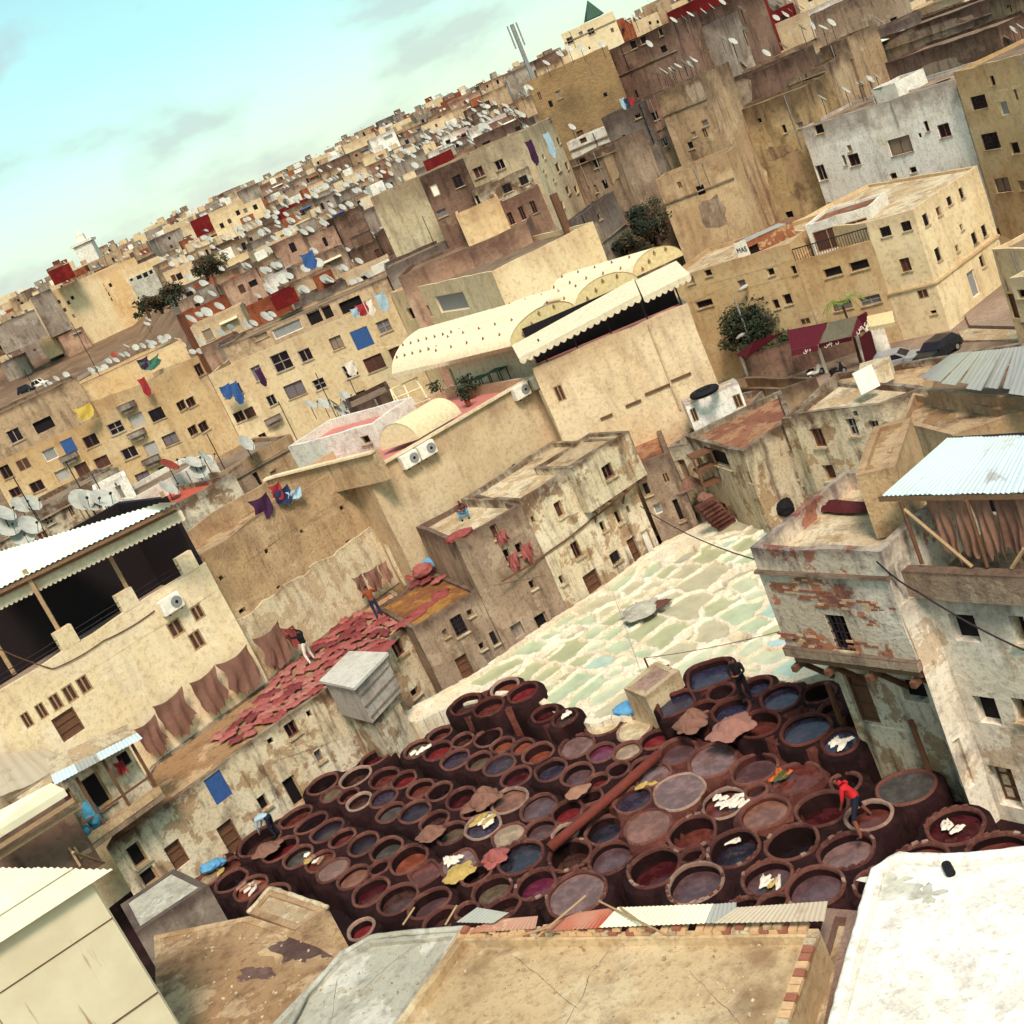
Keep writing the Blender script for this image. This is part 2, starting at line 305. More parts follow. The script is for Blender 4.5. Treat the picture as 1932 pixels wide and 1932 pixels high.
def facade(mb, A, B, z0, z1, holes, jit, thick=.2):
    A = Vector((A[0], A[1])); B = Vector((B[0], B[1])); L = (B-A).length; e = (B-A)/L; nrm = Vector((e.y, -e.x))
    n = max(1, int(L/1.3)); top = [(L*(1-i/n), z1 + (random.uniform(-jit, jit) if 0 < i < n else 0)) for i in range(n+1)]
    ns_ = max(1, min(8, int((z1-z0)/1.1))); zs_ = [z0+(z1-z0)*i/ns_ for i in range(1, ns_)]
    outer = [(0, z0), (L, z0)] + [(L, q) for q in zs_] + top + [(0, q) for q in zs_[::-1]]
    loops = [outer] + [[(h[0], h[2]), (h[0], h[3]), (h[1], h[3]), (h[1], h[2])] for h in holes]
    flatp = [q for lp in loops for q in lp]
    tri = tessellate_polygon([[Vector((q[0], q[1], 0)) for q in lp] for lp in loops])
    am_ = jit*1.1
    def P3(u, v, d=0):
        x, y = A.x+e.x*u-nrm.x*d, A.y+e.y*u-nrm.y*d
        if u < .01: o_ = wob(A, v if abs(v-z1) > .3 else z1, am_); x += o_.x; y += o_.y
        elif u > L-.01: o_ = wob(B, v if abs(v-z1) > .3 else z1, am_); x += o_.x; y += o_.y
        return (x, y, v)
    fs = []
    for a, b, c in tri:
        pa, pb, pc = flatp[a], flatp[b], flatp[c]
        cr = (pb[0]-pa[0])*(pc[1]-pa[1])-(pb[1]-pa[1])*(pc[0]-pa[0])
        if abs(cr) < 1e-9: continue
        fs.append((a, b, c) if cr > 0 else (a, c, b))
    mb.add([P3(*q) for q in flatp], fs)
    for h in holes:
        u0, u1, v0, v1 = h[:4]; dd = h[4]
        o = [P3(u0, v0), P3(u1, v0), P3(u1, v1), P3(u0, v1), P3(u0, v0, dd), P3(u1, v0, dd), P3(u1, v1, dd), P3(u0, v1, dd)]
        mb.add(o, [(0, 1, 5, 4), (1, 2, 6, 5), (2, 3, 7, 6), (3, 0, 4, 7)])
    return [P3(*q) for q in top][::-1], e, nrm
def window(root, A, e, nrm, h, kind, far):
    u0, u1, v0, v1, dd = h
    P3 = lambda u, v, d=0: Vector((A[0]+e.x*u-nrm.x*d, A[1]+e.y*u-nrm.y*d, v))
    mb = MB(); d = dd-.012
    mb.add([P3(u0-.01, v0-.01, d), P3(u1+.01, v0-.01, d), P3(u1+.01, v1+.01, d), P3(u0-.01, v1+.01, d)], [(0, 1, 2, 3)])
    nm = 'door' if kind in ('d', 'wd', 'red') else 'shutter' if kind in ('x', 'g', 'blue') else 'opening' if kind == 'h' else 'window'
    if kind == 'blue': nm = 'door_curtain'
    pm_ = PANE.get(kind, 'void')
    if kind in ('f', 'w', 'v') and random.random() < .4: pm_ = random.choice(['curtain_grey', 'curtain_tan', 'void', 'shutter'])
    o = mb.build(nm, pm_, root)
    if kind not in FRAME or far: return o
    f = MB(); w = min(.07, (u1-u0)*.12); ang = math.atan2(e.y, e.x)
    def bar(ua, va, ub, vb, dp, th):
        c = P3((ua+ub)/2, (va+vb)/2, dp); f.box(c, (abs(ub-ua)+(0 if ub != ua else w), th, abs(vb-va)+(0 if vb != va else w)), ang)
    for (a, b, c_, d_) in ((u0, v0+w/2, u1, v0+w/2), (u0, v1-w/2, u1, v1-w/2)): bar(a, b, c_, d_, dd-.05, .06)
    for uu in (u0+w/2, u1-w/2): bar(uu, v0+w, uu, v1-w, dd-.05, .056)
    if kind in ('f', 'w', 'b', 'x'): bar((u0+u1)/2, v0+w, (u0+u1)/2, v1-w, dd-.045, .04)
    if kind == 'w' and random.random() < .5: bar(u0+w, (v0+v1)/2, u1-w, (v0+v1)/2, dd-.047, .036)
    if kind == 'd':
        for q in (.33, .66): bar(u0+w, v0+(v1-v0)*q, u1-w, v0+(v1-v0)*q, dd-.04, .03)
    f.build('frame', FRAME[kind], o)
    if kind == 'b':
        g = MB(); n = max(3, int((u1-u0)/.16)); old = w; w = .025
        f = g
        for i in range(1, n): bar(u0+(u1-u0)*i/n, v0, u0+(u1-u0)*i/n, v1, .02, .025)
        for q in (.25, .5, .75): bar(u0, v0+(v1-v0)*q, u1, v0+(v1-v0)*q, .035, .02)
        g.build('bars', 'iron', o)
    if kind in ('v', 'f', 'w', 'b') and not far:
        sl = MB(); sl.box(P3((u0+u1)/2, v0-.035, -.03), (u1-u0+.16, .14, .07), ang); sl.build('sill', 'roof_pale', o)
    return o
def house(name, label, cat, front, z0, z1, depth, mat, wins=(), par=.4, roof='roof_dark', group=None, back=None, far=False, jit=.06, rdepth=.2, trim=None, mwins=()):
    front = [Vector((q[0], q[1])) for q in front]
    ch = (front[-1]-front[0]).normalized(); bd = Vector((-ch.y, ch.x))
    bk = back if back is not None else [front[-1]+bd*depth, front[0]+bd*depth]
    foot = front+[Vector((q[0], q[1])) for q in bk]
    cen = sum(front, Vector((0, 0)))/len(front)
    root = thing(name, label, cat, (cen.x, cen.y, z0), group)
    nf = len(front)-1; holes = [[] for _ in range(nf)]; kinds = [[] for _ in range(nf)]
    for w in wins:
        t_, x, y, ww, hh = w[:5]; kind = w[5] if len(w) > 5 else 'v'
        d = ray(t_, x, y); best = None
        for i in range(nf):
            A, B = front[i], front[i+1]; e = (B-A).normalized(); nr = Vector((e.y, -e.x))
            den = d.x*nr.x+d.y*nr.y
            if den >= -1e-4: continue
            s = (A.x*nr.x+A.y*nr.y)/den; P_ = CAMP+d*s; u = (P_.x-A.x)*e.x+(P_.y-A.y)*e.y; L = (B-A).length
            if s > 0 and -.3 < u < L+.3 and (best is None or s < best[0]): best = (s, i, P_, u, e, L)
        if best is None: continue
        s, i, P_, u, e, L = best; sc_ = .24509 if t_ == 'm' else 1 if t_ == 'u' else SC
        wm = min(metres(P_, Vector((e.x, e.y, 0)), ww*sc_), 6); hm = metres(P_, Vector((0, 0, 1)), hh*sc_)
        u0, u1, v0, v1 = u-wm/2, u+wm/2, P_.z-hm/2, P_.z+hm/2
        u0 = max(u0, .12); u1 = min(u1, L-.12); v1 = min(v1, z1-.15)
        v0 = max(v0, z0+.06)
        if u1-u0 < .12 or v1-v0 < .12: continue
        if any(not (u1+.06 < q[0] or u0-.06 > q[1] or v1+.06 < q[2] or v0-.06 > q[3]) for q in holes[i]): continue
        holes[i].append((u0, u1, v0, v1, {'h': .28, 'x': .09, 'wd': .1, 'blue': .06}.get(kind, rdepth))); kinds[i].append(kind)
    for (i, u, v, wm, hm, kind) in mwins:
        L = (front[i+1]-front[i]).length; q = (u*L-wm/2, u*L+wm/2, v-hm/2, v+hm/2, .15)
        if q[0] < .15 or q[1] > L-.15 or q[3] > z1-.2 or any(not (q[1]+.06 < r[0] or q[0]-.06 > r[1] or q[3]+.06 < r[2] or q[2]-.06 > r[3]) for r in holes[i]): continue
        holes[i].append(q); kinds[i].append(kind)
    mb = MB(); tops = []
    for i in range(len(foot)):
        A, B = foot[i], foot[(i+1) % len(foot)]
        tp, e, nr = facade(mb, A, B, z0, z1, holes[i] if i < nf else [], jit)
        tops.append(tp)
        if i < nf:
            for hh, kk in zip(holes[i], kinds[i]): window(root, A, e, nr, hh, kk, far)
    inn = inset(foot, .22)
    for i in range(len(foot)):
        tp = tops[i]; a, b = inn[i], inn[(i+1) % len(foot)]; n = len(tp)-1
        ii = [(a.x+(b.x-a.x)*j/n, a.y+(b.y-a.y)*j/n) for j in range(n+1)]
        vs = list(tp)+[(ii[j][0], ii[j][1], tp[j][2]) for j in range(n+1)]+[(q[0], q[1], z1-par-.02) for q in ii]
        mb.add(vs, [(j, j+1, n+2+j, n+1+j) for j in range(n)]+[(n+1+j, n+2+j, 2*n+3+j, 2*n+2+j) for j in range(n)])
    w = mb.build('wall', mat, root)
    rf = MB(); rf.add([(q.x, q.y, z1-par) for q in inset(foot, .2)], [tuple(range(len(foot)))]); rf.build('roof', roof, root)
    if trim:
        tm = MB()
        for i in range(nf):
            A, B = foot[i], foot[i+1]; e = (B-A).normalized(); nr = Vector((e.y, -e.x)); c = (A+B)/2+nr*.01
            tm.box((c.x, c.y, z1+.05), ((B-A).length+.06, .34, .1), math.atan2(e.y, e.x))
        tm.build('coping', trim, root)
    return root
def corrugated(name, mat, parent, P00, P10, P01, P11, pitch=.18, amp=.03, thick=0, segs=3):
    """sheet spanned by four corners: ribs run from P0x to P1x (down slope), wave along P00->P01"""
    P00, P10, P01, P11 = map(Vector, (P00, P10, P01, P11)); n = max(4, int((P01-P00).length/pitch*4))
    nr = (P10-P00).cross(P01-P00).normalized(); nr = nr if nr.z > 0 else -nr
    g = []
    for j in range(segs+1):
        s = j/segs; row = []
        for i in range(n+1):
            u = i/n; row.append(P00.lerp(P01, u).lerp(P10.lerp(P11, u), s)+nr*(amp*math.sin(i*math.pi/2)))
        g.append(row)
    mb = MB(); mb.sheet(g); o = mb.build(name, mat, parent, True)
    return o
# ================================================================== terrain
def interp(x, pts):
    if x <= pts[0][0]: return pts[0][1]
    for (a, b), (c, d) in zip(pts, pts[1:]):
        if x <= c: return b+(d-b)*(x-a)/(c-a)
    return pts[-1][1]
PC = [(0, -1.9), (58, -1.9), (74, -7.2), (108, -7.2), (126, 2), (200, 11), (300, 16.5), (450, 24), (650, 36), (900, 37), (3000, 30)]
PL = [(0, -1.9), (58, -1.9), (100, -8), (300, 1), (385, 5.5), (425, 9), (520, 22), (700, 40), (900, 42), (3000, 30)]
PR = [(0, -1.9), (58, -1.9), (80, -7.2), (112, -7.2), (124, -2), (150, 4.5), (200, 10.5), (300, 18), (500, 29), (800, 34), (3000, 30)]
def sst(x, a, b): x = min(1, max(0, (x-a)/(b-a))); return x*x*(3-2*x)
def ground(x, y):
    d = math.hypot(x, y); az = math.atan2(x, max(y, .01)) if y > 0 else 0
    zl, zc, zr = interp(d, PL), interp(d, PC), interp(d, PR)
    z = zl+(zc-zl)*sst(az, -.205, -.15); z = z+(zr-z)*sst(az, .06, .16)
    if d > 115: z += 1.2*noise.noise(Vector((x*.02, y*.02, 0)))
    return z
g = []
for d in [0.1, 20, 45, 58, 62, 66, 70, 74, 80, 90, 100, 106, 112, 118, 124, 130, 140, 155, 175, 200, 230, 265, 300, 345, 385, 405, 425, 450, 480, 520, 570, 620, 680, 750, 900, 1300, 2000, 3000]:
    row = []
    for k in range(0, 91):
        a = -math.pi+2*math.pi*k/90 if False else rad(-180+4*k)
        if abs(a) < rad(60): pass
        x, y = d*math.sin(a), d*math.cos(a); row.append((x, y, ground(x, y)))
    g.append(row)
mb = MB(); mb.sheet(g); o = struct(mb.build('ground', 'ground', None, True))
# ================================================================== tannery floor and vats
fl = MB(); fl.prism([(-24, 16), (16, 14), (16, 60), (-24, 60)], -1.8, -1.1); struct(fl.build('tannery_floor', 'wetfloor'))
V = []      # tile, x, y, a, b, colour, level, fill, block, square
def vats(block, lvl, t, rows):
    for r in rows: V.append((t, r[0], r[1], r[2], r[3], r[4], lvl, r[5] if len(r) > 5 else .3, block, len(r) > 6))
vats('left', -.15, 'n', [(330,715,125,55,'brown',.5),(515,790,120,50,'red',.4),(605,815,112,60,'grey',.25),(710,848,110,56,'redbrown',.15),(835,905,125,58,'mauvelight',.04),(940,948,120,60,'pinkbrown',.2),(775,662,112,50,'slate',.2),(890,712,92,42,'redbrown',.3),(1000,742,108,60,'slate',.25),(1130,780,112,62,'grey',.35),(1300,850,125,74,'orange',.4),(1085,1022,138,75,'darkred',.3),(1270,1088,148,84,'brown',.3),(1412,1130,150,70,'mauve',.4),(1455,925,95,62,'redbrown',.1,1),(1600,905,112,84,'mauvelight',.06,1),(570,560,95,36,'redbrown',.3),(680,605,100,36,'dark',.3),(1115,895,60,32,'dark',.4),(1560,1210,120,60,'brown',.4)])
vats('corner', -.3, 'n', [(165,985,118,58,'dark',.4),(262,1032,120,60,'orange',.2),(352,1084,135,66,'dark',.4),(110,900,66,34,'redbrown',.2),(45,955,72,40,'tan',.1),(30,862,66,34,'orange',.2),(1000,1300,70,42,'red',.3)])
vats('middle', .0, 'n', [(745,338,88,38,'dark',.4),(985,268,108,48,'brown',.4),(1170,312,92,56,'redbrown',.35),(1275,338,86,48,'red',.3),(1390,378,94,56,'redbrown',.3),(1512,405,88,56,'dark',.4),(1632,440,100,58,'darkred',.35),(1720,500,72,44,'dark',.4),(930,420,74,42,'redbrown',.3),(1022,440,90,52,'brown',.25),(1125,452,106,58,'purple',.2),(1212,497,100,50,'grey',.2),(1340,527,112,68,'slate',.2),(1455,577,92,50,'brown',.3),(1610,650,92,52,'khaki',.3),(860,392,70,34,'khaki',.1),(1040,212,90,34,'darkred',.3)])
vats('upper', .55, 'o', [(60,228,88,60,'brown',.4),(158,240,88,54,'redbrown',.35),(295,116,78,46,'orange',.3),(405,150,82,45,'red',.3),(560,288,68,36,'darkred',.3),(682,312,66,42,'brown',.2)])
vats('upper_mid', .05, 'o', [(170,455,90,56,'dark',.4),(290,490,72,42,'orange',.25),(388,508,70,42,'orange',.2),(492,560,98,54,'orange',.4),(125,602,84,48,'khaki',.3),(255,635,106,58,'purple',.12),(342,682,96,52,'darkred',.3),(-10,500,70,44,'brown',.3)])
vats('upper_mid', .05, 'n', [(1530,112,96,52,'red',.3),(1650,152,96,58,'purple',.2),(1420,100,80,40,'khaki',.2),(1500,40,70,30,'redbrown',.3)])
vats('centre', .0, 'o', [(965,368,104,56,'cream',.03),(1132,392,100,56,'cream',.03),(1268,452,90,48,'red',.25),(790,512,104,66,'mauvelight',.12),(950,545,84,60,'magenta',.15),(1078,550,92,54,'tan',.12),(618,650,98,60,'purple',.3),(778,692,104,68,'mauve',.3),(910,742,84,46,'red',.3),(1035,672,74,46,'dark',.4),(1150,640,80,50,'dark',.4),(885,812,76,46,'dark',.4),(880,912,84,46,'brown',.4),(690,1062,76,46,'dark',.4)])
vats('near_centre', .0, 'o', [(322,870,112,64,'pinkbrown',.15),(180,1022,122,80,'purple',.15),(306,1066,108,60,'tan',.04),(515,918,114,68,'mauve',.15),(682,950,98,62,'red',.35),(490,1062,104,60,'mauve',.25),(415,1208,134,80,'slate',.2),(740,1212,126,84,'brown',.55),(976,1200,136,86,'mauve',.25),(950,1032,120,78,'slate',.35),(520,1440,124,76,'magenta',.35),(708,1450,182,114,'mauvelight',.12),(305,1555,108,50,'brown',.4),(160,1475,122,72,'khaki',.35),(90,1345,90,46,'brown',.4),(30,1570,70,40,'dark',.4)])
vats('long', .25, 'o', [(1432,556,112,68,'mauve',.3),(1630,602,134,86,'mauvelight',.08),(1312,712,104,58,'mauvelight',.1),(1412,792,154,100,'mauvelight',.03),(1140,862,110,64,'purple',.2),(1238,1026,146,88,'pinkbrown',.03)])
vats('right', .1, 'o', [(1755,872,134,82,'redbrown',.2),(1535,1075,150,96,'redbrown',.5),(1800,1172,150,98,'slate',.5),(1312,1312,150,98,'darkred',.5),(1540,1392,162,104,'mauve',.3),(1525,1225,64,34,'dark',.5)])
vats('right_mid', .2, 'p', [(150,540,140,82,'mauve',.3),(405,572,140,74,'redbrown',.08),(198,812,140,82,'pinkbrown',.2),(130,650,60,34,'purple',.3)])
vats('right_near', .1, 'p', [(590,792,160,98,'darkred',.6),(915,832,134,78,'redbrown',.3),(1130,655,164,86,'grey',.06),(735,622,78,52,'dark',.4),(420,1002,164,98,'dark',.7),(752,1042,162,98,'mauvelight',.3),(245,1250,156,98,'mauve',.3),(540,1292,162,108,'mauve',.3),(930,1290,86,104,'darkred',.4),(95,1400,100,46,'mauve',.3),(270,1400,80,40,'brown',.4)])
vats('right_far', .05, 'p', [(1452,922,160,98,'darkred',.25),(1272,1072,150,70,'redbrown',.2),(1750,1052,164,92,'redbrown',.3)])
vats('raised', .75, 'k', [(1352,1438,132,72,'bluegrey',.3,1),(1180,1598,114,62,'bluegrey',.2,1),(1412,1520,78,46,'dark',.4),(1700,1492,80,58,'bluegrey',.3),(1852,1552,124,78,'purple',.2),(1490,1650,110,64,'bluegrey',.3),(1335,1612,84,40,'brown',.4),(1695,1722,112,76,'redbrown',.45)])
vats('raised', .6, 'p', [(500,262,138,74,'purple',.15),(530,32,92,50,'dark',.4),(715,335,94,74,'purple',.1),(645,125,56,44,'redbrown',.3)])
BD = dict(left='left vat row under the blue curtain', corner='left corner vats below the balcony', middle='double row between the dark channels', upper='raised block against the white pits', upper_mid='vats beside the grey shed', centre='centre vats by the blue cloth', near_centre='near centre vats by the red pipe', long='long joined block right of the pipe', right='right front vats over the tin scraps', right_mid='square block by the stilted house', right_near='vats around the red shirted man', right_far='far right vats behind the white roof', raised='raised block by the man in black')
ORD = 'first second third fourth fifth sixth seventh eighth ninth tenth eleventh twelfth thirteenth fourteenth fifteenth sixteenth seventeenth eighteenth nineteenth twentieth'.split()
ORD += ['twenty-'+q for q in ORD[:9]]
vv = []
for (t_, x, y, a, b, col, lvl, fill, blk, sq) in V:
    P_ = W(t_, x, y, lvl); hd = Vector((P_.x, P_.y, 0)).normalized(); eh = Vector((hd.y, -hd.x, 0))
    rx = metres(P_, eh, a*SC)*1.17; ry = metres(P_, hd, b*SC)*1.2
    ry = min(max(ry, .6*rx), 1.3*rx)
    vv.append(dict(c=(P_.x, P_.y), rx=rx, ry=ry, ang=math.atan2(eh.y, eh.x)+random.uniform(-.12, .12), col=col, lvl=lvl+random.uniform(-.05, .05), fill=fill, blk=blk, sq=sq, ph=random.random()*6.28, scr=proj(P_)))
def field(items, xs, ys, power):
    """signed radial distance to the nearest opening, and its owner"""
    X, Y = np.meshgrid(xs, ys); S = np.full(X.shape, 9.); OWN = np.full(X.shape, -1)
    st = xs[1]-xs[0]
    for i, v in enumerate(items):
        R_ = max(v['rx'], v['ry'])*1.35+1.3
        i0, i1 = np.searchsorted(xs, [v['c'][0]-R_, v['c'][0]+R_]); j0, j1 = np.searchsorted(ys, [v['c'][1]-R_, v['c'][1]+R_])
        if i1 <= i0 or j1 <= j0: continue
        x = X[j0:j1, i0:i1]-v['c'][0]; y = Y[j0:j1, i0:i1]-v['c'][1]; ca, sa = math.cos(v['ang']), math.sin(v['ang'])
        lx = (x*ca+y*sa)/v['rx']; ly = (-x*sa+y*ca)/v['ry']; pw = power(v)
        k = (np.abs(lx)**pw+np.abs(ly)**pw)**(1/pw)+1e-6
        th = np.arctan2(ly, lx); wob = 1+.03*np.sin(3*th+v['ph'])+.022*np.sin(5*th+2.3*v['ph'])
        r = np.hypot(x, y); s = r-r/k*wob
        sub = S[j0:j1, i0:i1]; mk = s < sub; sub[mk] = s[mk]; OWN[j0:j1, i0:i1][mk] = i
    return X, Y, S, OWN
def vnoise(X, Y, sc_, seed):
    r = np.random.RandomState(seed); G = r.rand(256, 256)*2-1
    x = X*sc_+900.; y = Y*sc_+900.; xi = np.floor(x).astype(int); yi = np.floor(y).astype(int); fx = x-xi; fy = y-yi
    fx = fx*fx*(3-2*fx); fy = fy*fy*(3-2*fy); q = lambda a, b: G[a % 256, b % 256]
    return (q(xi, yi)*(1-fx)+q(xi+1, yi)*fx)*(1-fy)+(q(xi, yi+1)*(1-fx)+q(xi+1, yi+1)*fx)*fy
def split_mesh(X, Y, Z, keep, owner_face):
    """cut the height field into one mesh per owner"""
    ny, nx = X.shape; idx = np.arange(nx*ny).reshape(ny, nx)
    q = np.stack([idx[:-1, :-1], idx[:-1, 1:], idx[1:, 1:], idx[1:, :-1]], -1).reshape(-1, 4)
    of = owner_face.reshape(-1); kp = keep.reshape(-1) & (of >= 0); co = np.stack([X, Y, Z], -1).reshape(-1, 3)
    out = {}
    for i in np.unique(of[kp]):
        fq = q[kp & (of == i)]; u, inv = np.unique(fq, return_inverse=True); out[int(i)] = (co[u], inv.reshape(-1, 4))
    return out
def np_mesh(name, co, fq, mat, parent):
    off = woff(parent); me = bpy.data.meshes.new(name); n = len(co); k = len(fq)
    me.vertices.add(n); me.vertices.foreach_set('co', (co-np.array(off)).astype(np.float32).ravel())
    me.loops.add(k*4); me.loops.foreach_set('vertex_index', fq.astype(np.int32).ravel())
    me.polygons.add(k); me.polygons.foreach_set('loop_start', np.arange(0, k*4, 4, dtype=np.int32)); me.polygons.foreach_set('loop_total', np.full(k, 4, dtype=np.int32))
    me.polygons.foreach_set('use_smooth', np.ones(k, dtype=bool)); me.materials.append(M[mat]); me.update(calc_edges=True); me.validate()
    o = bpy.data.objects.new(name, me); C.objects.link(o); o.parent = parent; return o
def blob_poly(v, k, n, power):
    out = []
    for i in range(n):
        a = 2*math.pi*i/n; pw = power(v); c, s = math.cos(a), math.sin(a); r = 1/(abs(c)**pw+abs(s)**pw)**(1/pw)*k
        x, y = c*r*v['rx'], s*r*v['ry']; ca, sa = math.cos(v['ang']), math.sin(v['ang']); out.append((v['c'][0]+x*ca-y*sa, v['c'][1]+x*sa+y*ca))
    return out
def inpoly(X, Y, poly):
    r = np.zeros(X.shape, bool); n = len(poly)
    for i in range(n):
        (x1, y1), (x2, y2) = poly[i], poly[i-1]
        if abs(y1-y2) < 1e-9: continue
        r ^= ((y1 > Y) != (y2 > Y)) & (X < (x2-x1)*(Y-y1)/(y2-y1)+x1)
    return r
ST = .05
pw_v = lambda v: 4.5 if v['sq'] else 2.15
def rad_at(v, a_):                     # radius of the opening in world direction a_
    l_ = a_-v['ang']; c_, s_ = math.cos(l_)/v['rx'], math.sin(l_)/v['ry']; p_ = pw_v(v); r_ = 1/(abs(c_)**p_+abs(s_)**p_)**(1/p_)
    return r_*(1+.02*math.sin(3*l_+v['ph'])+.014*math.sin(5*l_+2.3*v['ph']))
for it in range(14):                   # neighbours share a wall, they do not overlap
    for i, v in enumerate(vv):
        for w in vv[:i]:
            dx, dy = w['c'][0]-v['c'][0], w['c'][1]-v['c'][1]; d = math.hypot(dx, dy)
            if d > 3.2 or d < 1e-3: continue
            a_ = math.atan2(dy, dx); ov = rad_at(v, a_)+rad_at(w, a_+math.pi)+.11-d
            if ov > 0:
                ux, uy = dx/d, dy/d; v['c'] = (v['c'][0]-ux*ov*.22, v['c'][1]-uy*ov*.22); w['c'] = (w['c'][0]+ux*ov*.22, w['c'][1]+uy*ov*.22)
                k_ = 1-min(.02, ov*.09)
                for q in (v, w): q['rx'] *= k_; q['ry'] *= k_
NSEG = 52
def vat_mesh(v, root, mrim, mwall):
    b_ = np.arange(NSEG)*2*math.pi/NSEG; lim = []; R0 = [rad_at(v, a_) for a_ in b_]
    nbr = [w for w in vv if w is not v and math.hypot(w['c'][0]-v['c'][0], w['c'][1]-v['c'][1]) < 3.2]
    for a_, r0 in zip(b_, R0):
        L = .30+.05*noise.noise(Vector((v['c'][0]+math.cos(a_), v['c'][1]+math.sin(a_), 3)))
        for st in (.05, .08, .11, .14, .17, .2, .24, .28, .32):
            x, y = v['c'][0]+math.cos(a_)*(r0+st), v['c'][1]+math.sin(a_)*(r0+st); hit = False
            for w in nbr:
                ddx, ddy = x-w['c'][0], y-w['c'][1]
                if math.hypot(ddx, ddy) < rad_at(w, math.atan2(ddy, ddx))+.05: hit = True; break
            if hit: L = min(L, st); break
        lim.append(L)
    z = v['lvl']
    def ring(off, zz, jit=.008):
        out = []
        for a_, r0, L in zip(b_, R0, lim):
            o_ = off(L) if callable(off) else off; p_ = Vector((v['c'][0]+math.cos(a_)*(r0+o_), v['c'][1]+math.sin(a_)*(r0+o_), zz)); n_ = noise.noise(p_*3.1)*.5+noise.noise(p_*9)*.5
            out.append((p_.x+math.cos(a_)*n_*jit*1.5, p_.y+math.sin(a_)*n_*jit*1.5, zz+n_*jit*2))
        return out+[out[0]]
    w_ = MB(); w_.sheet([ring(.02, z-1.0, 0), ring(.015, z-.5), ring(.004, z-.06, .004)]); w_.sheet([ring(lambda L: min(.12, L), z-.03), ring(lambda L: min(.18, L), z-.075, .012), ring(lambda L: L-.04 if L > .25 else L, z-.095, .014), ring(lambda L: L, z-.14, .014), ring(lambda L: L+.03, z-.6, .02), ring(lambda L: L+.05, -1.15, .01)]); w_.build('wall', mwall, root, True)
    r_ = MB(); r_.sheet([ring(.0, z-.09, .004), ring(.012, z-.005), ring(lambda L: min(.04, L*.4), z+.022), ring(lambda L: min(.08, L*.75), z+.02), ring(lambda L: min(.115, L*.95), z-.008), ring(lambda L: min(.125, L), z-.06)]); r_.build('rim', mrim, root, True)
for blk in BD:
    ids = sorted([i for i, v in enumerate(vv) if v['blk'] == blk], key=lambda i: vv[i]['scr'][0])
    for k, i in enumerate(ids):
        v = vv[i]; base = (v['c'][0], v['c'][1], -1.4)
        lab = f"{'square' if v['sq'] else 'round'} vat of {LNAME[v['col']]} dye, {ORD[k]} from left, {BD[blk]}"
        root = thing('dye_vat', ' '.join(lab.split()[:16]), 'vat', base, 'dye vats in the tannery yard'); v['root'] = root
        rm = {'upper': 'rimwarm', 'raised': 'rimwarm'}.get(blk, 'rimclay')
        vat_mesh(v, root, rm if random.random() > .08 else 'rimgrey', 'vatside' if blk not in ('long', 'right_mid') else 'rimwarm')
        mb = MB(); mb.add([(v['c'][0]+math.cos(a_)*(rad_at(v, a_)+.02), v['c'][1]+math.sin(a_)*(rad_at(v, a_)+.02), v['lvl']-v['fill']) for a_ in [2*math.pi*q/40 for q in range(40)]], [tuple(range(40))]); v['liq'] = mb.build('liquid', 'liq_'+v['col'], root)
# masonry between the vats of each block
XS = np.arange(min(v['c'][0] for v in vv)-2, max(v['c'][0] for v in vv)+2, .07); YS = np.arange(min(v['c'][1] for v in vv)-2, max(v['c'][1] for v in vv)+2, .07)
for blk in BD:
    it = [v for v in vv if v['blk'] == blk]
    i0, i1 = np.searchsorted(XS, [min(v['c'][0] for v in it)-2, max(v['c'][0] for v in it)+2]); j0, j1 = np.searchsorted(YS, [min(v['c'][1] for v in it)-2, max(v['c'][1] for v in it)+2])
    X, Y = np.meshgrid(XS[i0:i1], YS[j0:j1]); D1 = np.full(X.shape, 9.); D2 = np.full(X.shape, 9.); DA = np.full(X.shape, 9.); LVb = np.zeros(X.shape)
    for w in vv:
        x, y = X-w['c'][0], Y-w['c'][1]; l_ = np.arctan2(y, x)-w['ang']; p_ = pw_v(w); r_ = 1/(np.abs(np.cos(l_)/w['rx'])**p_+np.abs(np.sin(l_)/w['ry'])**p_)**(1/p_); d = np.hypot(x, y)-r_
        DA = np.minimum(DA, d)
        if w['blk'] == blk: nw = d < D1; D2 = np.where(nw, D1, np.minimum(D2, d)); LVb = np.where(nw, w['lvl'], LVb); D1 = np.where(nw, d, D1)
    n1 = vnoise(X, Y, 1.7, 51); n2 = vnoise(X, Y, 6, 52)
    sb = np.maximum(D1+D2-.85-.12*n1, D1-.46)+.05*n2
    Z = LVb-.09+.02*n1+.02*n2; e_ = np.clip((sb+.02)/.08, 0, 1); Z = Z*(1-e_)-1.2*e_
    hole = np.clip((.03-DA)/.06, 0, 1); Z = np.where(DA < .05, LVb-1.02, Z)
    kf = ((sb[:-1, :-1]+sb[1:, 1:])/2 < .12) & (DA[:-1, :-1] > -.06)
    mm = split_mesh(X, Y, Z, kf, np.zeros(kf.shape, int))
    if 0 in mm: struct(np_mesh('vat_block', *mm[0], 'vatside' if blk not in ('long', 'right_mid', 'raised', 'upper') else 'rimwarm', None))
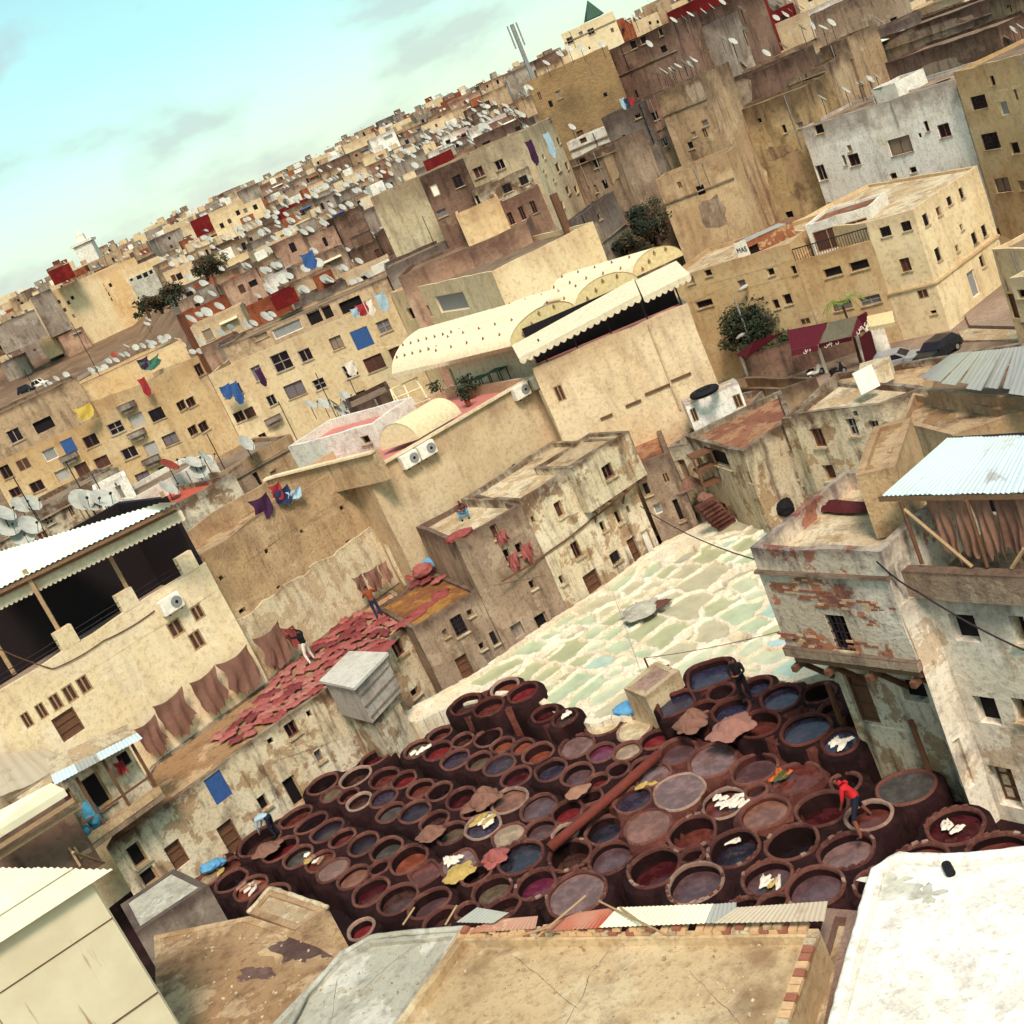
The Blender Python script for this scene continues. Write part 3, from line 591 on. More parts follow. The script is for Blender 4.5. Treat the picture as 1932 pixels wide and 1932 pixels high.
# rim stones of the nearest vats: each stone a wedge of its own on the rim
stone_me = None
def stone_mesh():
    mb = MB(); r = random.Random(3)
    vs = [(a*.5*(.86 if c > 0 else 1), b*.5*(.86 if c > 0 else 1), c*.5) for a in (-1, 1) for b in (-1, 1) for c in (-1, 1)]
    mb.add([(x+r.uniform(-.05, .05), y+r.uniform(-.05, .05), z) for x, y, z in vs], [(0,1,3,2),(4,6,7,5),(0,4,5,1),(2,3,7,6),(0,2,6,4),(1,5,7,3)])
    me = bpy.data.meshes.new('rim_stone'); me.from_pydata(mb.v, [], mb.f); me.materials.append(M['rimclay']); return me
stone_me = stone_mesh(); stone_g = stone_me.copy(); stone_g.materials[0] = M['rimgrey']
near = sorted([v for v in vv if v['blk'] in ('right_near', 'right', 'right_far', 'near_centre', 'right_mid')], key=lambda v: -v['scr'][1])[:26]
for v in near:
    per = math.pi*(v['rx']+v['ry']); n = int(per/.24); po = [(v['c'][0]+math.cos(a_)*(rad_at(v, a_)+.062), v['c'][1]+math.sin(a_)*(rad_at(v, a_)+.062)) for a_ in [2*math.pi*q/n for q in range(n)]]
    for i in range(n):
        x, y = po[i]
        if any(q is not v and math.hypot(x-q['c'][0], y-q['c'][1]) < rad_at(q, math.atan2(y-q['c'][1], x-q['c'][0]))+.14 for q in vv): continue
        if random.random() < .3: continue
        x2, y2 = po[(i+1) % n]; o = bpy.data.objects.new('rim_stone', stone_me if random.random() < .8 else stone_g); C.objects.link(o); o.parent = v['root']
        o.location = (x-v['c'][0], y-v['c'][1], v['lvl']+.022+random.uniform(-.01, .012)+1.4); o.rotation_euler = (random.uniform(-.08, .08), random.uniform(-.08, .08), math.atan2(y2-y, x2-x))
        o.scale = (.2*random.uniform(.7, 1.04), .10*random.uniform(.8, 1.1), .045)
# ================================================================== lime pits
PIT = [(370,1068,66,28,'green'),(310,1140,58,28,'green'),(172,1240,92,44,'green'),(62,1332,96,34,'olive'),(650,930,92,38,'sand'),(768,820,70,30,'green'),(862,816,80,34,'sand'),(950,752,58,24,'green'),(1085,738,66,30,'olive'),(1200,728,80,40,'sand'),(972,824,66,28,'sand'),(900,882,64,22,'sand'),
 (562,1042,58,30,'green'),(480,1122,52,26,'greyw'),(672,985,62,30,'sand'),(452,1240,108,48,'olive'),(302,1258,66,26,'greyw'),(172,1380,84,34,'olive'),(50,1412,62,26,'olive'),(312,1380,58,28,'olive'),
 (592,1144,70,34,'green'),(716,1140,80,38,'green'),(602,1230,70,34,'pale'),(522,1300,84,34,'olive'),(410,1402,70,30,'greyw'),(325,1482,58,24,'pale'),(742,1036,64,32,'olive'),(850,1082,48,28,'aqua'),
 (760,1230,80,40,'green'),(640,1325,88,42,'aqua'),(820,1328,68,30,'green'),(922,1262,64,30,'green'),(740,1388,68,28,'green'),(480,1460,128,50,'green'),(590,1484,118,46,'green'),(690,1520,90,50,'pale'),(752,1580,78,38,'sand'),
 (930,1112,108,56,'olive'),(1062,1140,108,58,'olive'),(1142,1252,96,38,'sand'),(1232,1140,58,36,'greyw'),(1330,1120,82,44,'sand'),(1008,1345,58,24,'olive'),
 (1100,905,72,30,'sand'),(1250,935,120,62,'sand'),(1420,935,92,44,'olive'),(1330,770,140,60,'sand'),(1535,742,92,40,'greyw'),(1430,830,72,30,'greyw'),(1605,800,86,44,'pale'),(1370,622,92,34,'olive'),(1490,540,58,22,'aqua'),(1600,545,76,34,'olive'),(1490,642,52,24,'green'),(1600,648,66,28,'green'),(1645,872,48,24,'pale'),
 (1552,1000,76,42,'green'),(1690,1072,72,34,'green'),(1770,1000,46,40,'aqua'),(1792,1112,58,38,'olive'),(1450,1262,78,28,'pale'),(1640,1232,74,28,'pale'),(1802,1190,66,36,'bluew'),(1580,1165,50,24,'greyw'),(1745,1290,86,44,'pale'),(1300,1372,128,52,'pale'),(1448,1375,80,36,'green'),(1640,1378,76,28,'pale'),(1872,1342,56,34,'aqua'),
 (1570,440,70,26,'sand'),(1690,430,84,28,'sand'),(1740,482,62,26,'aqua'),(1520,488,50,22,'sand'),(1190,640,52,22,'greyw'),(1130,800,44,20,'pale'),(820,935,50,22,'olive'),(1500,880,40,22,'pale'),(1700,760,50,30,'pale')]
LZ = .2
PN = dict(green='pale green', pale='chalky', olive='olive', aqua='aqua', sand='sandy', bluew='milky blue', greyw='grey drained')
pp = []
for (x, y, a, b, col) in PIT:
    P_ = W('k', x, y, LZ); X0 = proj(P_)[0]
    e1a = rad(interp(X0, [(950, 34), (1150, 30), (1250, 22), (1400, 14)])) + random.uniform(-.03, .03)
    e1 = Vector((math.cos(e1a), math.sin(e1a), 0)); e2 = Vector((-e1.y, e1.x, 0))
    pp.append(dict(c=(P_.x, P_.y), rx=metres(P_, e1, a*SC)*1.18, ry=metres(P_, e2, b*SC)*1.42, ang=e1a, col=col, ph=random.random()*6.28, scr=proj(P_), sq=True, pw=random.choice([2.4, 3.2, 4.5, 5])))
outl = [W('u', x, y, LZ) for x, y in [(755,1352),(905,1270),(1013,1192),(1141,1110),(1215,1052),(1262,1022),(1330,990),(1404,972),(1500,965),(1620,1240),(1500,1285),(1330,1262),(1245,1295),(1190,1345),(1120,1365),(1060,1348),(1000,1308),(940,1310),(860,1330),(785,1362)]]
ol = [(q.x, q.y) for q in outl]
xs = np.arange(min(q[0] for q in ol)-.2, max(q[0] for q in ol)+.2, ST); ys = np.arange(min(q[1] for q in ol)-.2, max(q[1] for q in ol)+.2, ST)
pw_p = lambda v: v['pw']
X, Y = np.meshgrid(xs, ys); K1 = np.full(X.shape, 9.); K2 = np.full(X.shape, 9.); OWN = np.zeros(X.shape, int); RL_ = np.ones(X.shape)
wx = .06*vnoise(X, Y, 1.1, 31)+.03*vnoise(X, Y, 3.1, 32); wy = .06*vnoise(X, Y, 1.1, 33)+.03*vnoise(X, Y, 3.1, 34)
for i, v in enumerate(pp):
    x = X+wx-v['c'][0]; y = Y+wy-v['c'][1]; ca, sa = math.cos(v['ang']), math.sin(v['ang']); lx = np.abs(x*ca+y*sa)/v['rx']; ly = np.abs(-x*sa+y*ca)/v['ry']
    k = (lx**6+ly**6)**(1/6); new = k < K1; K2 = np.where(new, K1, np.minimum(K2, k)); OWN = np.where(new, i, OWN); RL_ = np.where(new, (v['rx']+v['ry'])/2, RL_); K1 = np.where(new, k, K1)
S_ = np.maximum(.085-(K2-K1)*.5*RL_, (K1-2.1)*RL_)
n1 = vnoise(X, Y, 1.3, 11); n2 = vnoise(X, Y, 5, 12); n3 = vnoise(X, Y, 12, 13)
s = S_+.02*n2+.018*n3
Z = LZ+.03*n1+.022*n2+.024*n3-.05*np.clip(1-s/.13, 0, 1)**2
ins = np.clip(-s/.06, 0, 1); Z = Z*(1-ins)+(LZ-.6)*ins
lq = split_mesh(X, Y, np.zeros(X.shape), (S_[:-1, :-1] < .06) & inpoly((X[:-1, :-1]+X[1:, 1:])/2, (Y[:-1, :-1]+Y[1:, 1:])/2, ol), OWN[:-1, :-1])
cx2 = (X[:-1, :-1]+X[1:, 1:])/2; cy2 = (Y[:-1, :-1]+Y[1:, 1:])/2
far_own = OWN[:-1, :-1].copy()
bad = far_own < 0
if bad.any():
    cc = np.array([p_['c'] for p_ in pp]); bx = cx2[bad]; by = cy2[bad]
    far_own[bad] = np.argmin((bx[:, None]-cc[None, :, 0])**2+(by[:, None]-cc[None, :, 1])**2, 1)
meshes = split_mesh(X, Y, Z, inpoly(cx2, cy2, ol), far_own)
base = MB(); base.prism(inset(ol, .05) if True else ol, -1.6, LZ-.55); struct(base.build('pit_terrace', 'limewall'))
skirt = MB()
for i in range(len(ol)):
    a, b = ol[i], ol[(i+1) % len(ol)]; n = max(1, int(math.hypot(b[0]-a[0], b[1]-a[1])/.3))
    for j in range(n):
        p0 = (a[0]+(b[0]-a[0])*j/n, a[1]+(b[1]-a[1])*j/n); p1 = (a[0]+(b[0]-a[0])*(j+1)/n, a[1]+(b[1]-a[1])*(j+1)/n); c = ((p0[0]+p1[0])/2, (p0[1]+p1[1])/2)
        skirt.box((c[0], c[1], -.68+random.uniform(-.03, .04)), (.34, .3, 1.86), math.atan2(p1[1]-p0[1], p1[0]-p0[0])+random.uniform(-.05, .05))
struct(skirt.build('pit_terrace_kerb', 'limewall'))
order = sorted(range(len(pp)), key=lambda i: pp[i]['scr'][0]-pp[i]['scr'][1]*.9)
rows = {}
for i, v in enumerate(pp):
    e = Vector(v['c']); key = int((e.y-.5*e.x)//2.4); rows.setdefault(key, []).append(i)
RW = ['nearest', 'second', 'third', 'fourth', 'fifth', 'sixth', 'seventh', 'eighth', 'ninth', 'tenth', 'eleventh', 'twelfth']
for rk, key in enumerate(sorted(rows)):
    for k, i in enumerate(sorted(rows[key], key=lambda i: pp[i]['scr'][0])):
        v = pp[i]; root = thing('lime_pit', f"white limed pit of {PN[v['col']]} water, {ORD[k]} from left in {RW[rk]} row", 'pit', (v['c'][0], v['c'][1], -1.4), 'white lime pits'); v['root'] = root
        if i in meshes: np_mesh('wall', *meshes[i], 'limewall', root)
        if i in lq:
            co, fq = lq[i]; co = co.copy(); co[:, 2] = LZ-.105-(.2 if v['col'] == 'greyw' else random.uniform(0, .05)); np_mesh('liquid', co, fq, 'lime_'+v['col'], root)
# ================================================================== houses round the yard
TZ = 2.8                                # hide-drying terrace
def V2(a): return Vector((a[0], a[1]))
B1a, B1b = V2(W('u', 286, 1444, TZ)), V2(W('u', 506, 1285, TZ)); e1 = (B1b-B1a).normalized(); nb = Vector((-e1.y, e1.x))
B1l = B1a-e1*9
zp = up(B1b, 'e', 1200, 1290)-.1
B1 = house('restaurant_building', 'cream restaurant with open covered terrace and white metal roof on the left', 'building', [B1l, B1b], -1.6, zp, 9, 'cream',
 [('e',1160,1660,100,110,'x'),('e',1232,1605,90,100,'x'),('e',1305,1557,80,100,'x'),('e',1300,1738,90,120,'x'),('i',180,610,62,105,'x'),('i',275,550,66,105,'x'),('i',370,492,76,110,'x'),('i',462,435,84,115,'x'),('i',556,377,84,115,'x'),('i',450,640,170,170,'d')], par=1.0, roof='paving', rdepth=.12)
# piers on the parapet, back wall coloured as the deep shade, posts, roof, scalloped valance
def onface(t_, x, y, A, e):            # survey point on the vertical face through A along e
    d = ray(t_, x, y); nr = Vector((e.y, -e.x)); s = (A.x*nr.x+A.y*nr.y)/(d.x*nr.x+d.y*nr.y); return CAMP+d*s
for (x, y) in ((1210, 1175), (805, 1405), (395, 1640)):
    c = onface('e', x, y, B1b, e1); mb = MB(); mb.box((c.x+nb.x*.16, c.y+nb.y*.16, zp+.4), (.78, .34, .8), math.atan2(e1.y, e1.x)); mb.build('pier', 'cream', B1)
mb = MB(); c = (B1l+B1b)/2+nb*5.2; mb.box((c.x, c.y, zp+1.1), ((B1b-B1l).length, .2, 4.4), math.atan2(e1.y, e1.x)); mb.build('back_wall', 'interior_shade', B1)
mb = MB(); c = B1b+nb*2.6-e1*.15; mb.box((c.x, c.y, zp+1.1), (.2, 5.0, 4.4), math.atan2(e1.y, e1.x)); mb.build('end_wall', 'interior_shade', B1)  # end wall has the terrace shade in its colour too
rz_ = zp+3.35
RL, RR = W('e', -120, 1455, rz_), W('e', 1165, 835, rz_)
BL, BR = W('e', -120, 1190, rz_+.35), W('e', 1050, 838, rz_+.35)
corrugated('roof_sheet', 'sheet_white', B1, RL, BL, RR, BR, .22, .03)
er = V2(RR-RL).normalized(); Lr = V2(RR-RL).length; ang = math.atan2(er.y, er.x)
mb = MB()
for q, (h_, d_) in enumerate(((.1, .12), (.16, .35), (.14, .7))):
    c = (RL+RR)/2; mb.box((c.x-er.y*d_, c.y+er.x*d_, rz_-.14-.16*q), (Lr-.3, .12, .16), ang)
mb.build('eave_beams', 'plank', B1)
g = [[], []]; n = 160
for i in range(n+1):
    p_ = RL.lerp(RR, i/n); q = Vector((p_.x-er.y*.55, p_.y+er.x*.55, rz_-.42)); g[0].append(q); g[1].append(q+Vector((er.y*.05, -er.x*.05, -.38-.09*abs(math.sin(i*math.pi/4)))))
mb = MB(); mb.sheet(g); mb.build('valance', 'awn_white', B1)
for (x, y) in ((1215, 1010), (750, 1200), (270, 1440), (-100, 1610)):
    c = onface('e', x, y, B1b, e1); mb = MB(); mb.box((c.x+nb.x*.3, c.y+nb.y*.3, (zp+rz_)/2+.2), (.16, .16, rz_-zp), ang); mb.build('post', 'wood_pale', B1)
rl = MB()
for dz in (.28, .5):
    a, b = B1l+nb*.1, B1b+nb*.1; rl.tube([(a.x, a.y, zp+dz), (b.x, b.y, zp+dz)], .02, 5)
rl.build('railing', 'iron', B1)
# ---- rammed-earth house behind the hides
P2, P3_ = V2(W('u', 636, 1177, TZ)), V2(W('u', 740, 1112, TZ))
zt2 = up(P2, 'f', 60, 1500)+.3
E1 = house('earth_house', 'tall rammed-earth house wall with beam holes behind the drying hides', 'house', [B1b+nb*.4, P2, P3_+Vector((.5, 1.1))], -1.6, zt2, 6, 'earth',
 [('e',1590,965,55,55,'v'),('e',1240,1065,22,30,'h'),('e',1325,1130,22,26,'h'),('e',1760,1155,26,30,'h'),('e',1460,1330,28,30,'h'),('e',1840,1395,24,28,'h'),('f',335,1575,22,24,'h'),('f',100,1705,26,30,'h'),('f',640,1650,28,30,'h'),('f',600,1420,26,30,'h'),('f',730,1705,22,26,'h'),('j',190,290,26,26,'h'),('e',1600,1545,50,30,'h'),('e',1625,1650,22,22,'h')], par=.9, roof='roof_stain', jit=.12)
# pale scaling lower band of the same wall, 5 cm proud
mb = MB(); fr = [B1b+nb*.4, P2, P3_+Vector((.5, 1.1))]
for A, B in zip(fr, fr[1:]):
    e_ = (B-A).normalized(); nr = Vector((e_.y, -e_.x)); L = (B-A).length; n = max(2, int(L/.35)); zlo = TZ-.1
    top = [(A+e_*(L*i/n)+nr*.05, TZ+3.0+.25*noise.noise(Vector((i*.31+L, 2, 0)))+.12*noise.noise(Vector((i*1.3, 7, 0)))) for i in range(n+1)]
    g = [[(q.x, q.y, zlo) for q, z in top], [(q.x, q.y, z) for q, z in top], [(q.x-nr.x*.06, q.y-nr.y*.06, z+.05) for q, z in top]]
    mb.sheet(g)
mb.build('render_band', 'earth_light', E1)
rA, rB = W('f', 165, 1207, zt2+.5), W('f', 800, 1050, zt2+.5)
upper = house('roof_room', 'ochre rooftop parapet wall with cream coping behind the purple cloth', 'house', [V2(rA)-Vector((.6, -.3)), V2(rA), V2(rB)], zt2-1, zt2+.45, .45, 'earth', [], par=.02, roof='roof_pale', trim='cream')
# ---- long low workshop under the hide terrace
fr = [V2(W('u', x, y, TZ)) for x, y in ((200, 1600), (323, 1510), (473, 1400), (608, 1306), (713, 1226), (800, 1150))]
bk = [P3_, P2, B1b, B1a]; fr_m3 = fr
M3 = house('dyers_workshop', 'long weathered workshop under the terrace of red hides, blue curtain in a doorway', 'building', fr, -1.6, TZ, 5, 'peel',
 [('i',1440,1055,130,190,'blue'),('i',1740,1155,66,95,'v'),('i',1525,1385,120,210,'d'),('i',905,1500,105,150,'v'),('i',1170,1500,120,170,'d'),('i',985,1645,115,105,'v'),('n',560,395,95,190,'v'),('n',365,470,58,95,'b'),('j',270,1225,85,100,'f'),('j',385,1122,32,46,'h'),('j',130,1302,42,40,'h'),('j',450,1400,50,80,'v'),('i',1790,750,42,40,'h'),
  ('j',975,692,80,105,'f'),('j',1108,597,75,105,'f'),('j',1085,980,60,55,'v'),('j',1270,840,80,110,'d')], par=.08, roof='roof_stain', back=bk, jit=.05)
# ---- brown house and plaster houses along the pits
LZ0 = -.2
m4a, m4b = V2(W('u', 862, 1290, LZ0)), V2(W('u', 1074, 1160, LZ0)); m4z = up(m4b, 'k', 130, 285)
mid = m4a.lerp(m4b, .44)
M4 = house('brown_house', 'grey-brown house with pink hides stuffed in its windows above white pits', 'house', [mid, m4b], -1.6, m4z, 5, 'mud',
 [('f',1612,1575,46,95,'v'),('f',1772,1685,46,70,'v'),('f',1695,1735,40,90,'v'),('k',200,822,36,60,'v'),('k',268,1072,86,120,'v'),('k',65,815,16,52,'h'),('k',213,710,16,52,'h'),('j',1760,570,80,90,'grey')], par=.25, roof='roof_pale')
M4b = house('side_workshop', 'low grey workshop with barred window below the mustard-stained terrace', 'building', [m4a+(m4a-m4b).normalized()*.7, mid-(m4b-m4a).normalized()*.03], -1.6, TZ+.25, 5, 'mud',
 [('j',1372,538,84,130,'b'),('j',1282,590,32,52,'v'),('j',1446,456,38,46,'v'),('j',1524,676,36,48,'v'),('j',1612,616,60,90,'b'),('j',1410,812,86,150,'d')], par=.1, roof='roof_mustard')
pa_, pb_ = V2(W('f',985,1890,TZ+.2)), V2(W('f',1180,1800,TZ+.2))
PH = house('porch_house', 'small porch room with dark door under stacked bamboo on the terrace', 'house', [pa_, pb_], TZ-.2, up(pb_, 'f', 1060, 1590), 2.5, 'earth_light', [('f',1050,1740,46,110,'h'),('f',1190,1720,70,190,'h')], par=.05, roof='roof_stain')
m5b = V2(W('u', 1246, 1034, LZ0)); m5z = up(m4b, 'k', 130, 260)
M5 = house('plaster_house', 'peeling whitewashed house with small dark windows beside the white pits', 'house', [m4b+(m5b-m4b).normalized()*.02, m5b], -1.6, m5z, 5, 'peel',
 [('k',380,325,52,105,'v'),('k',493,592,56,110,'f'),('k',205,390,22,42,'h'),('k',489,180,28,52,'h'),('k',748,640,70,72,'b'),('k',770,376,38,88,'v'),('k',666,436,34,66,'v'),('k',834,325,24,50,'h'),('k',875,590,62,160,'d'),('k',965,535,58,150,'wd'),('k',395,790,30,60,'v'),('k',600,800,110,130,'d')], par=.25, roof='roof_pale')
em = (m5b-m4b).normalized(); nm = Vector((-em.y, em.x)); angm = math.atan2(em.y, em.x)
ja = onface('k', 440, 110, m4b, em); jb_ = onface('k', 890, 60, m4b, em)
jz0 = onface('k', 560, 330, m4b, em).z
JH = house('jettied_room', 'jettied upper room with one window overhanging the plaster house', 'house', [V2(ja)-nm*.55, V2(jb_)-nm*.55], jz0, m5z+.12, 3, 'peel', [('k',702,75,74,95,'f')], par=.15, roof='roof_pale')
mb = MB()
for q in (.08, .35, .62, .9):
    c = V2(ja).lerp(V2(jb_), q)-nm*.3; mb.box((c.x, c.y, jz0-.07), (.12, .7, .14), angm)
for q in (.1, .6):
    c = V2(ja).lerp(V2(jb_), q); mb.tube([(c.x-nm.x*.5, c.y-nm.y*.5, jz0-.12), (c.x+nm.x*.02, c.y+nm.y*.02, jz0-.75)], .05, 5)
mb.build('brackets', 'wood', JH)
# recess with stair, dark gap and balcony at the far corner
m6a, m6b = V2(W('u', 1252, 1030, LZ0)), V2(W('u', 1322, 1003, LZ0)); z6 = up(m6a, 'g', 960, 1660)
M6 = house('narrow_house', 'narrow grey house with drainpipe stains beside the red hide pile', 'house', [m6a, m6b], -1.6, z6, 5, 'mud', [('k',935,200,84,84,'v'),('k',1030,322,52,72,'g'),('k',1082,115,44,70,'x'),('k',1165,330,40,150,'v')], par=.3, roof='roof_red')
m7a, m7b = V2(W('u', 1322, 1003, LZ0))+Vector((.3, 1.6)), V2(W('u', 1402, 978, LZ0))+Vector((.2, .5)); z7 = up(m7b, 'g', 1440, 1500)
M6b = house('stair_house', 'tall shabby house with boxed balcony over a worn red stair', 'house', [m7a, m7b], -1.6, z7, 6, 'peel', [('k',1190,80,80,170,'v'),('k',1310,400,80,110,'wd')], par=.3, roof='roof_red')
# boxed balcony
c7 = onface('g', 1400, 1660, V2(W('u', 1390, 985, LZ0)), Vector((1, 0))); ba = MB()
for dz, dx in ((0, 0), (.72, 0), (-.75, 0)): ba.box((c7.x, c7.y-.3, c7.z+dz), (2.1, .8, .1))
for dx in (-1.0, -.1, .98): ba.box((c7.x+dx, c7.y-.66, c7.z), (.09, .09, 1.5))
ba.build('balcony', 'wood', M6b)
st = thing('stone_stair', 'worn red-brown stair climbing beside the pile of hides', 'stair', (m7b.x, m7b.y, -1.1))
s0, s1 = W('k', 1500, 440, -.2), W('k', 1330, 270, 1.9)
for i in range(9):
    p_ = s0.lerp(s1, i/8); mb = MB(); mb.box((p_.x, p_.y-.2, p_.z-.1), (1.0, .4, .2), rad(20)); mb.build('step', 'rimclay', st)
mb = MB(); mb.prism([(s0.x-.4, s0.y), (s0.x+.5, s0.y), (s1.x+.5, s1.y+.1), (s1.x-.4, s1.y+.1)], -1.1, .0); mb.build('stair_base', 'rimwarm', st)
# weathered houses at the right back
m8a = V2(W('u', 1404, 978, LZ0)); m8b = V2(W('u', 1500, 972, LZ0)); e8 = (m8b-m8a).normalized(); m8c = m8b+e8*8
z8 = up(m8a, 'g', 1565, 1600)
M7 = house('weathered_house', 'low weathered house with two small windows behind the lime pits', 'house', [m8a, m8b+e8*1.2], -1.6, z8, 5, 'peel', [('l',140,395,62,80,'v'),('l',365,370,28,46,'v'),('l',425,378,28,50,'v'),('l',335,440,26,26,'h'),('l',505,480,60,60,'g'),('l',370,550,50,60,'v')], par=.25, roof='roof_red')
ma = m8b+e8*1.0+Vector((.1, -.2)); zz = up(ma, 'h', 640, 1280)
M7b = house('stained_house', 'taller stained house with three shuttered windows behind the lime pits', 'house', [ma-e8*.1, ma+e8*3.2, ma+e8*9], -1.6, zz, 5, 'peel', [('h',575,1510,75,130,'f'),('h',800,1440,62,120,'w'),('h',950,1450,62,110,'w'),('l',650,360,70,110,'v'),('h',1155,1500,30,50,'h'),('h',820,1350,30,36,'h')], par=.3, roof='roof_stain')
# flat roofs between them and the street
def slabroof(name, label, pts, z, h_, mat, roof, par=.25, wins=()):
    q = [V2(W(t_, x, y, z)) for t_, x, y in pts]
    return house(name, label, 'house', q[:2], z-h_, z, 4, mat, wins, par=par, roof=roof, back=[q[2], q[3]])
slabroof('low_house', 'low house with reddish flat roof under the long cream wall', [('g',830,1560),('g',1000,1650),('g',1560,1520),('g',1170,1330)], 3.2, 4.5, 'mud', 'roof_red')
slabroof('flat_house', 'flat-roofed house with reddish terrace and parapet near the street', [('g',1210,1495),('h',70,1600),('h',400,1370),('h',330,1190)], 4.2, 6, 'peel', 'roof_red', .25, [('g',1420,1640,150,120,'v'),('g',1300,1680,60,110,'x'),('l',140,395,62,80,'v'),('k',1470,330,50,110,'d'),('l',365,370,28,46,'v'),('l',425,378,28,50,'v')])
slabroof('parapet_house', 'house corner with bright cream parapet wall facing the street', [('h',-60,1180),('h',330,1190),('h',560,1110),('h',100,1105)], 3.9, 7, 'tan', 'roof_red', .5)
slabroof('patched_house', 'house with patched whitish roof below the leaning pole', [('h',390,1360),('h',970,1290),('h',1290,1170),('h',700,1130)], 4.9, 6.5, 'peel', 'roof_pale', .2, [('h',575,1510,75,130,'f'),('h',800,1440,62,120,'w'),('h',950,1450,62,110,'w'),('l',650,360,70,110,'v'),('h',820,1350,30,36,'h'),('l',505,480,60,60,'g')])
slabroof('rubble_house', 'ruined earth house with rubble roof right of the leaning pole', [('h',1100,1400),('h',1460,1490),('h',1932,1330),('h',1200,1210)], 5.2, 6, 'earth', 'roof_stain', .3)
slabroof('back_house', 'earth-walled house under the rusty grey metal roof', [('h',1290,1200),('h',2000,1260),('h',2050,1000),('h',1300,1080)], 5.6, 7, 'earth', 'roof_dark', .2)
rr = thing('metal_roof', 'rusty grey sheet-metal roof of overlapping strips by the street', 'roof', W('h', 1500, 1100, 6.2))
qa, qb, qc, qd = W('h',1190,1120,6.2), W('h',2050,1240,6.1), W('h',1450,960,6.9), W('h',2100,890,7.0)
for i in range(9):
    u0, u1 = i/9, (i+1)/9+.012; dz = Vector((0, 0, .02*(i % 2)+random.uniform(0, .03))); dn = Vector((random.uniform(-.2, .25), -random.uniform(0, .35), 0))
    corrugated('strip', 'sheet_grey', rr, qa.lerp(qb, u0)+dz+dn, qc.lerp(qd, u0)+dz, qa.lerp(qb, u1)+dz+dn, qc.lerp(qd, u1)+dz, .26, .012, segs=4)
# ---- stilted house on the right
SZ = 4.2
Pa, Pb, Pc = V2(W('l', 385, 1548, SZ)), V2(W('l', 1250, 1652, SZ)), V2(W('l', 1405, 1545, SZ)); es = (Pb-Pa).normalized(); ns = Vector((-es.y, es.x))
zs = up(Pa, 'l', 125, 850)
bkS = [Pb+ns*4.6, Pa+ns*4.6]
M8 = house('stilted_house', 'brick-patched house on stilts with stained parapet beside the raised vats', 'house', [Pa, Pb], SZ, zs, 4.6, 'peel_brick', [('l',718,1415,130,245,'b')], par=.55, roof='roof_pale', back=bkS)
fc = MB()
for (za, zb, pr) in ((zs-.78, zs-.70, .07), (SZ-.02, SZ+.26, .1)):
    fc = MB(); c = (Pa+Pb)/2-ns*pr/2; fc.box((c.x, c.y, (za+zb)/2), ((Pb-Pa).length+.1, pr+.1, zb-za), math.atan2(es.y, es.x)); fc.build('string_course', 'mud', M8)
gd = MB(); c = (Pa+Pb)/2+ns*2.3; gd.box((c.x, c.y, SZ-.17), ((Pb-Pa).length-.1, 4.5, .3), math.atan2(es.y, es.x)); gd.build('floor_slab', 'plank', M8)
sw = MB(); w0, w1 = Pb+ns*.0+es*.02, Pc+es*.0
# side and recessed main wall
zb_ = up(Pc, 'l', 1240, 1150); zbt = up(Pc, 'l', 1215, 985)
main = house('tannery_house', 'whitewashed right-hand house with rough window holes and hide loft above', 'house', [Pb+es*.03+ns*.02, Pc, Pc+es*9.5], -1.6, zb_, 5, 'peel_cream', [('l',1165,1160,120,190,'h'),('l',1540,1385,170,190,'h'),('l',1905,1400,100,200,'v'),('p',1690,140,150,190,'h'),('p',1470,540,220,330,'h'),('p',1780,640,220,280,'d'),('p',1910,140,90,170,'v')], par=.1, roof='roof_dark', rdepth=.35)
bm_ = MB(); A, B = Pc-ns*.12-es*.6, Pc+es*9.5-ns*.12; c = (A+B)/2; bm_.box((c.x, c.y, (zb_+zbt)/2), ((B-A).length, .34, zbt-zb_+.1), math.atan2(es.y, es.x)); bm_.build('loft_beam', 'mud', main)
# ground-floor wall under the stilted room
Pu0, Pu1 = Pa+ns*1.1+es*.3, Pb+ns*1.1
und = house('undercroft', 'stained plaster undercroft wall with doors below the stilted room', 'house', [Pu0, Pu1+es*.6], -1.6, SZ-.34, 3, 'peel', [('p',860,60,150,360,'d'),('p',1205,10,170,150,'h')], par=.05, roof='roof_dark')
for k, (t_, x0, y0, x1, y1, r_) in enumerate((('p',640,-40,835,520,.09),('p',905,150,1010,520,.07),('p',1190,210,1390,760,.08),('p',1420,560,1500,700,.1),('p',1560,420,1720,780,.16))):
    b_ = W(t_, x1, y1, -1.1); tz = min(SZ, up(b_, t_, x0, y0)); o = MB(); o.tube([b_, (b_.x+random.uniform(-.1, .1), b_.y+.05, tz)], r_, 7)
    origin_to_base(one('support_post', o, 'wood', ['dark timber post under the outer corner of the stilted room', 'thin timber post against the stained undercroft wall', 'forked crooked prop under the stilted room', 'short timber prop at the right undercroft', 'thick masonry-like prop at the lower right doorway'][k], 'post', 'props under the stilted house'))
for q in (.03, .3, .62, .94):       # brackets under the jetty
    a_ = Pa.lerp(Pb, q)+ns*.12; b_ = Pa.lerp(Pb, q)+ns*1.12; mb = MB(); mb.tube([(a_.x, a_.y, SZ-.36), (b_.x, b_.y, SZ-1.5)], .09, 6); mb.build('strut', 'wood', M8)
    mb = MB(); c = Pa.lerp(Pb, q)+ns*.45; mb.box((c.x, c.y, SZ-.42), (.16, 1.3, .18), math.atan2(es.y, es.x)); mb.build('joist', 'wood', M8)
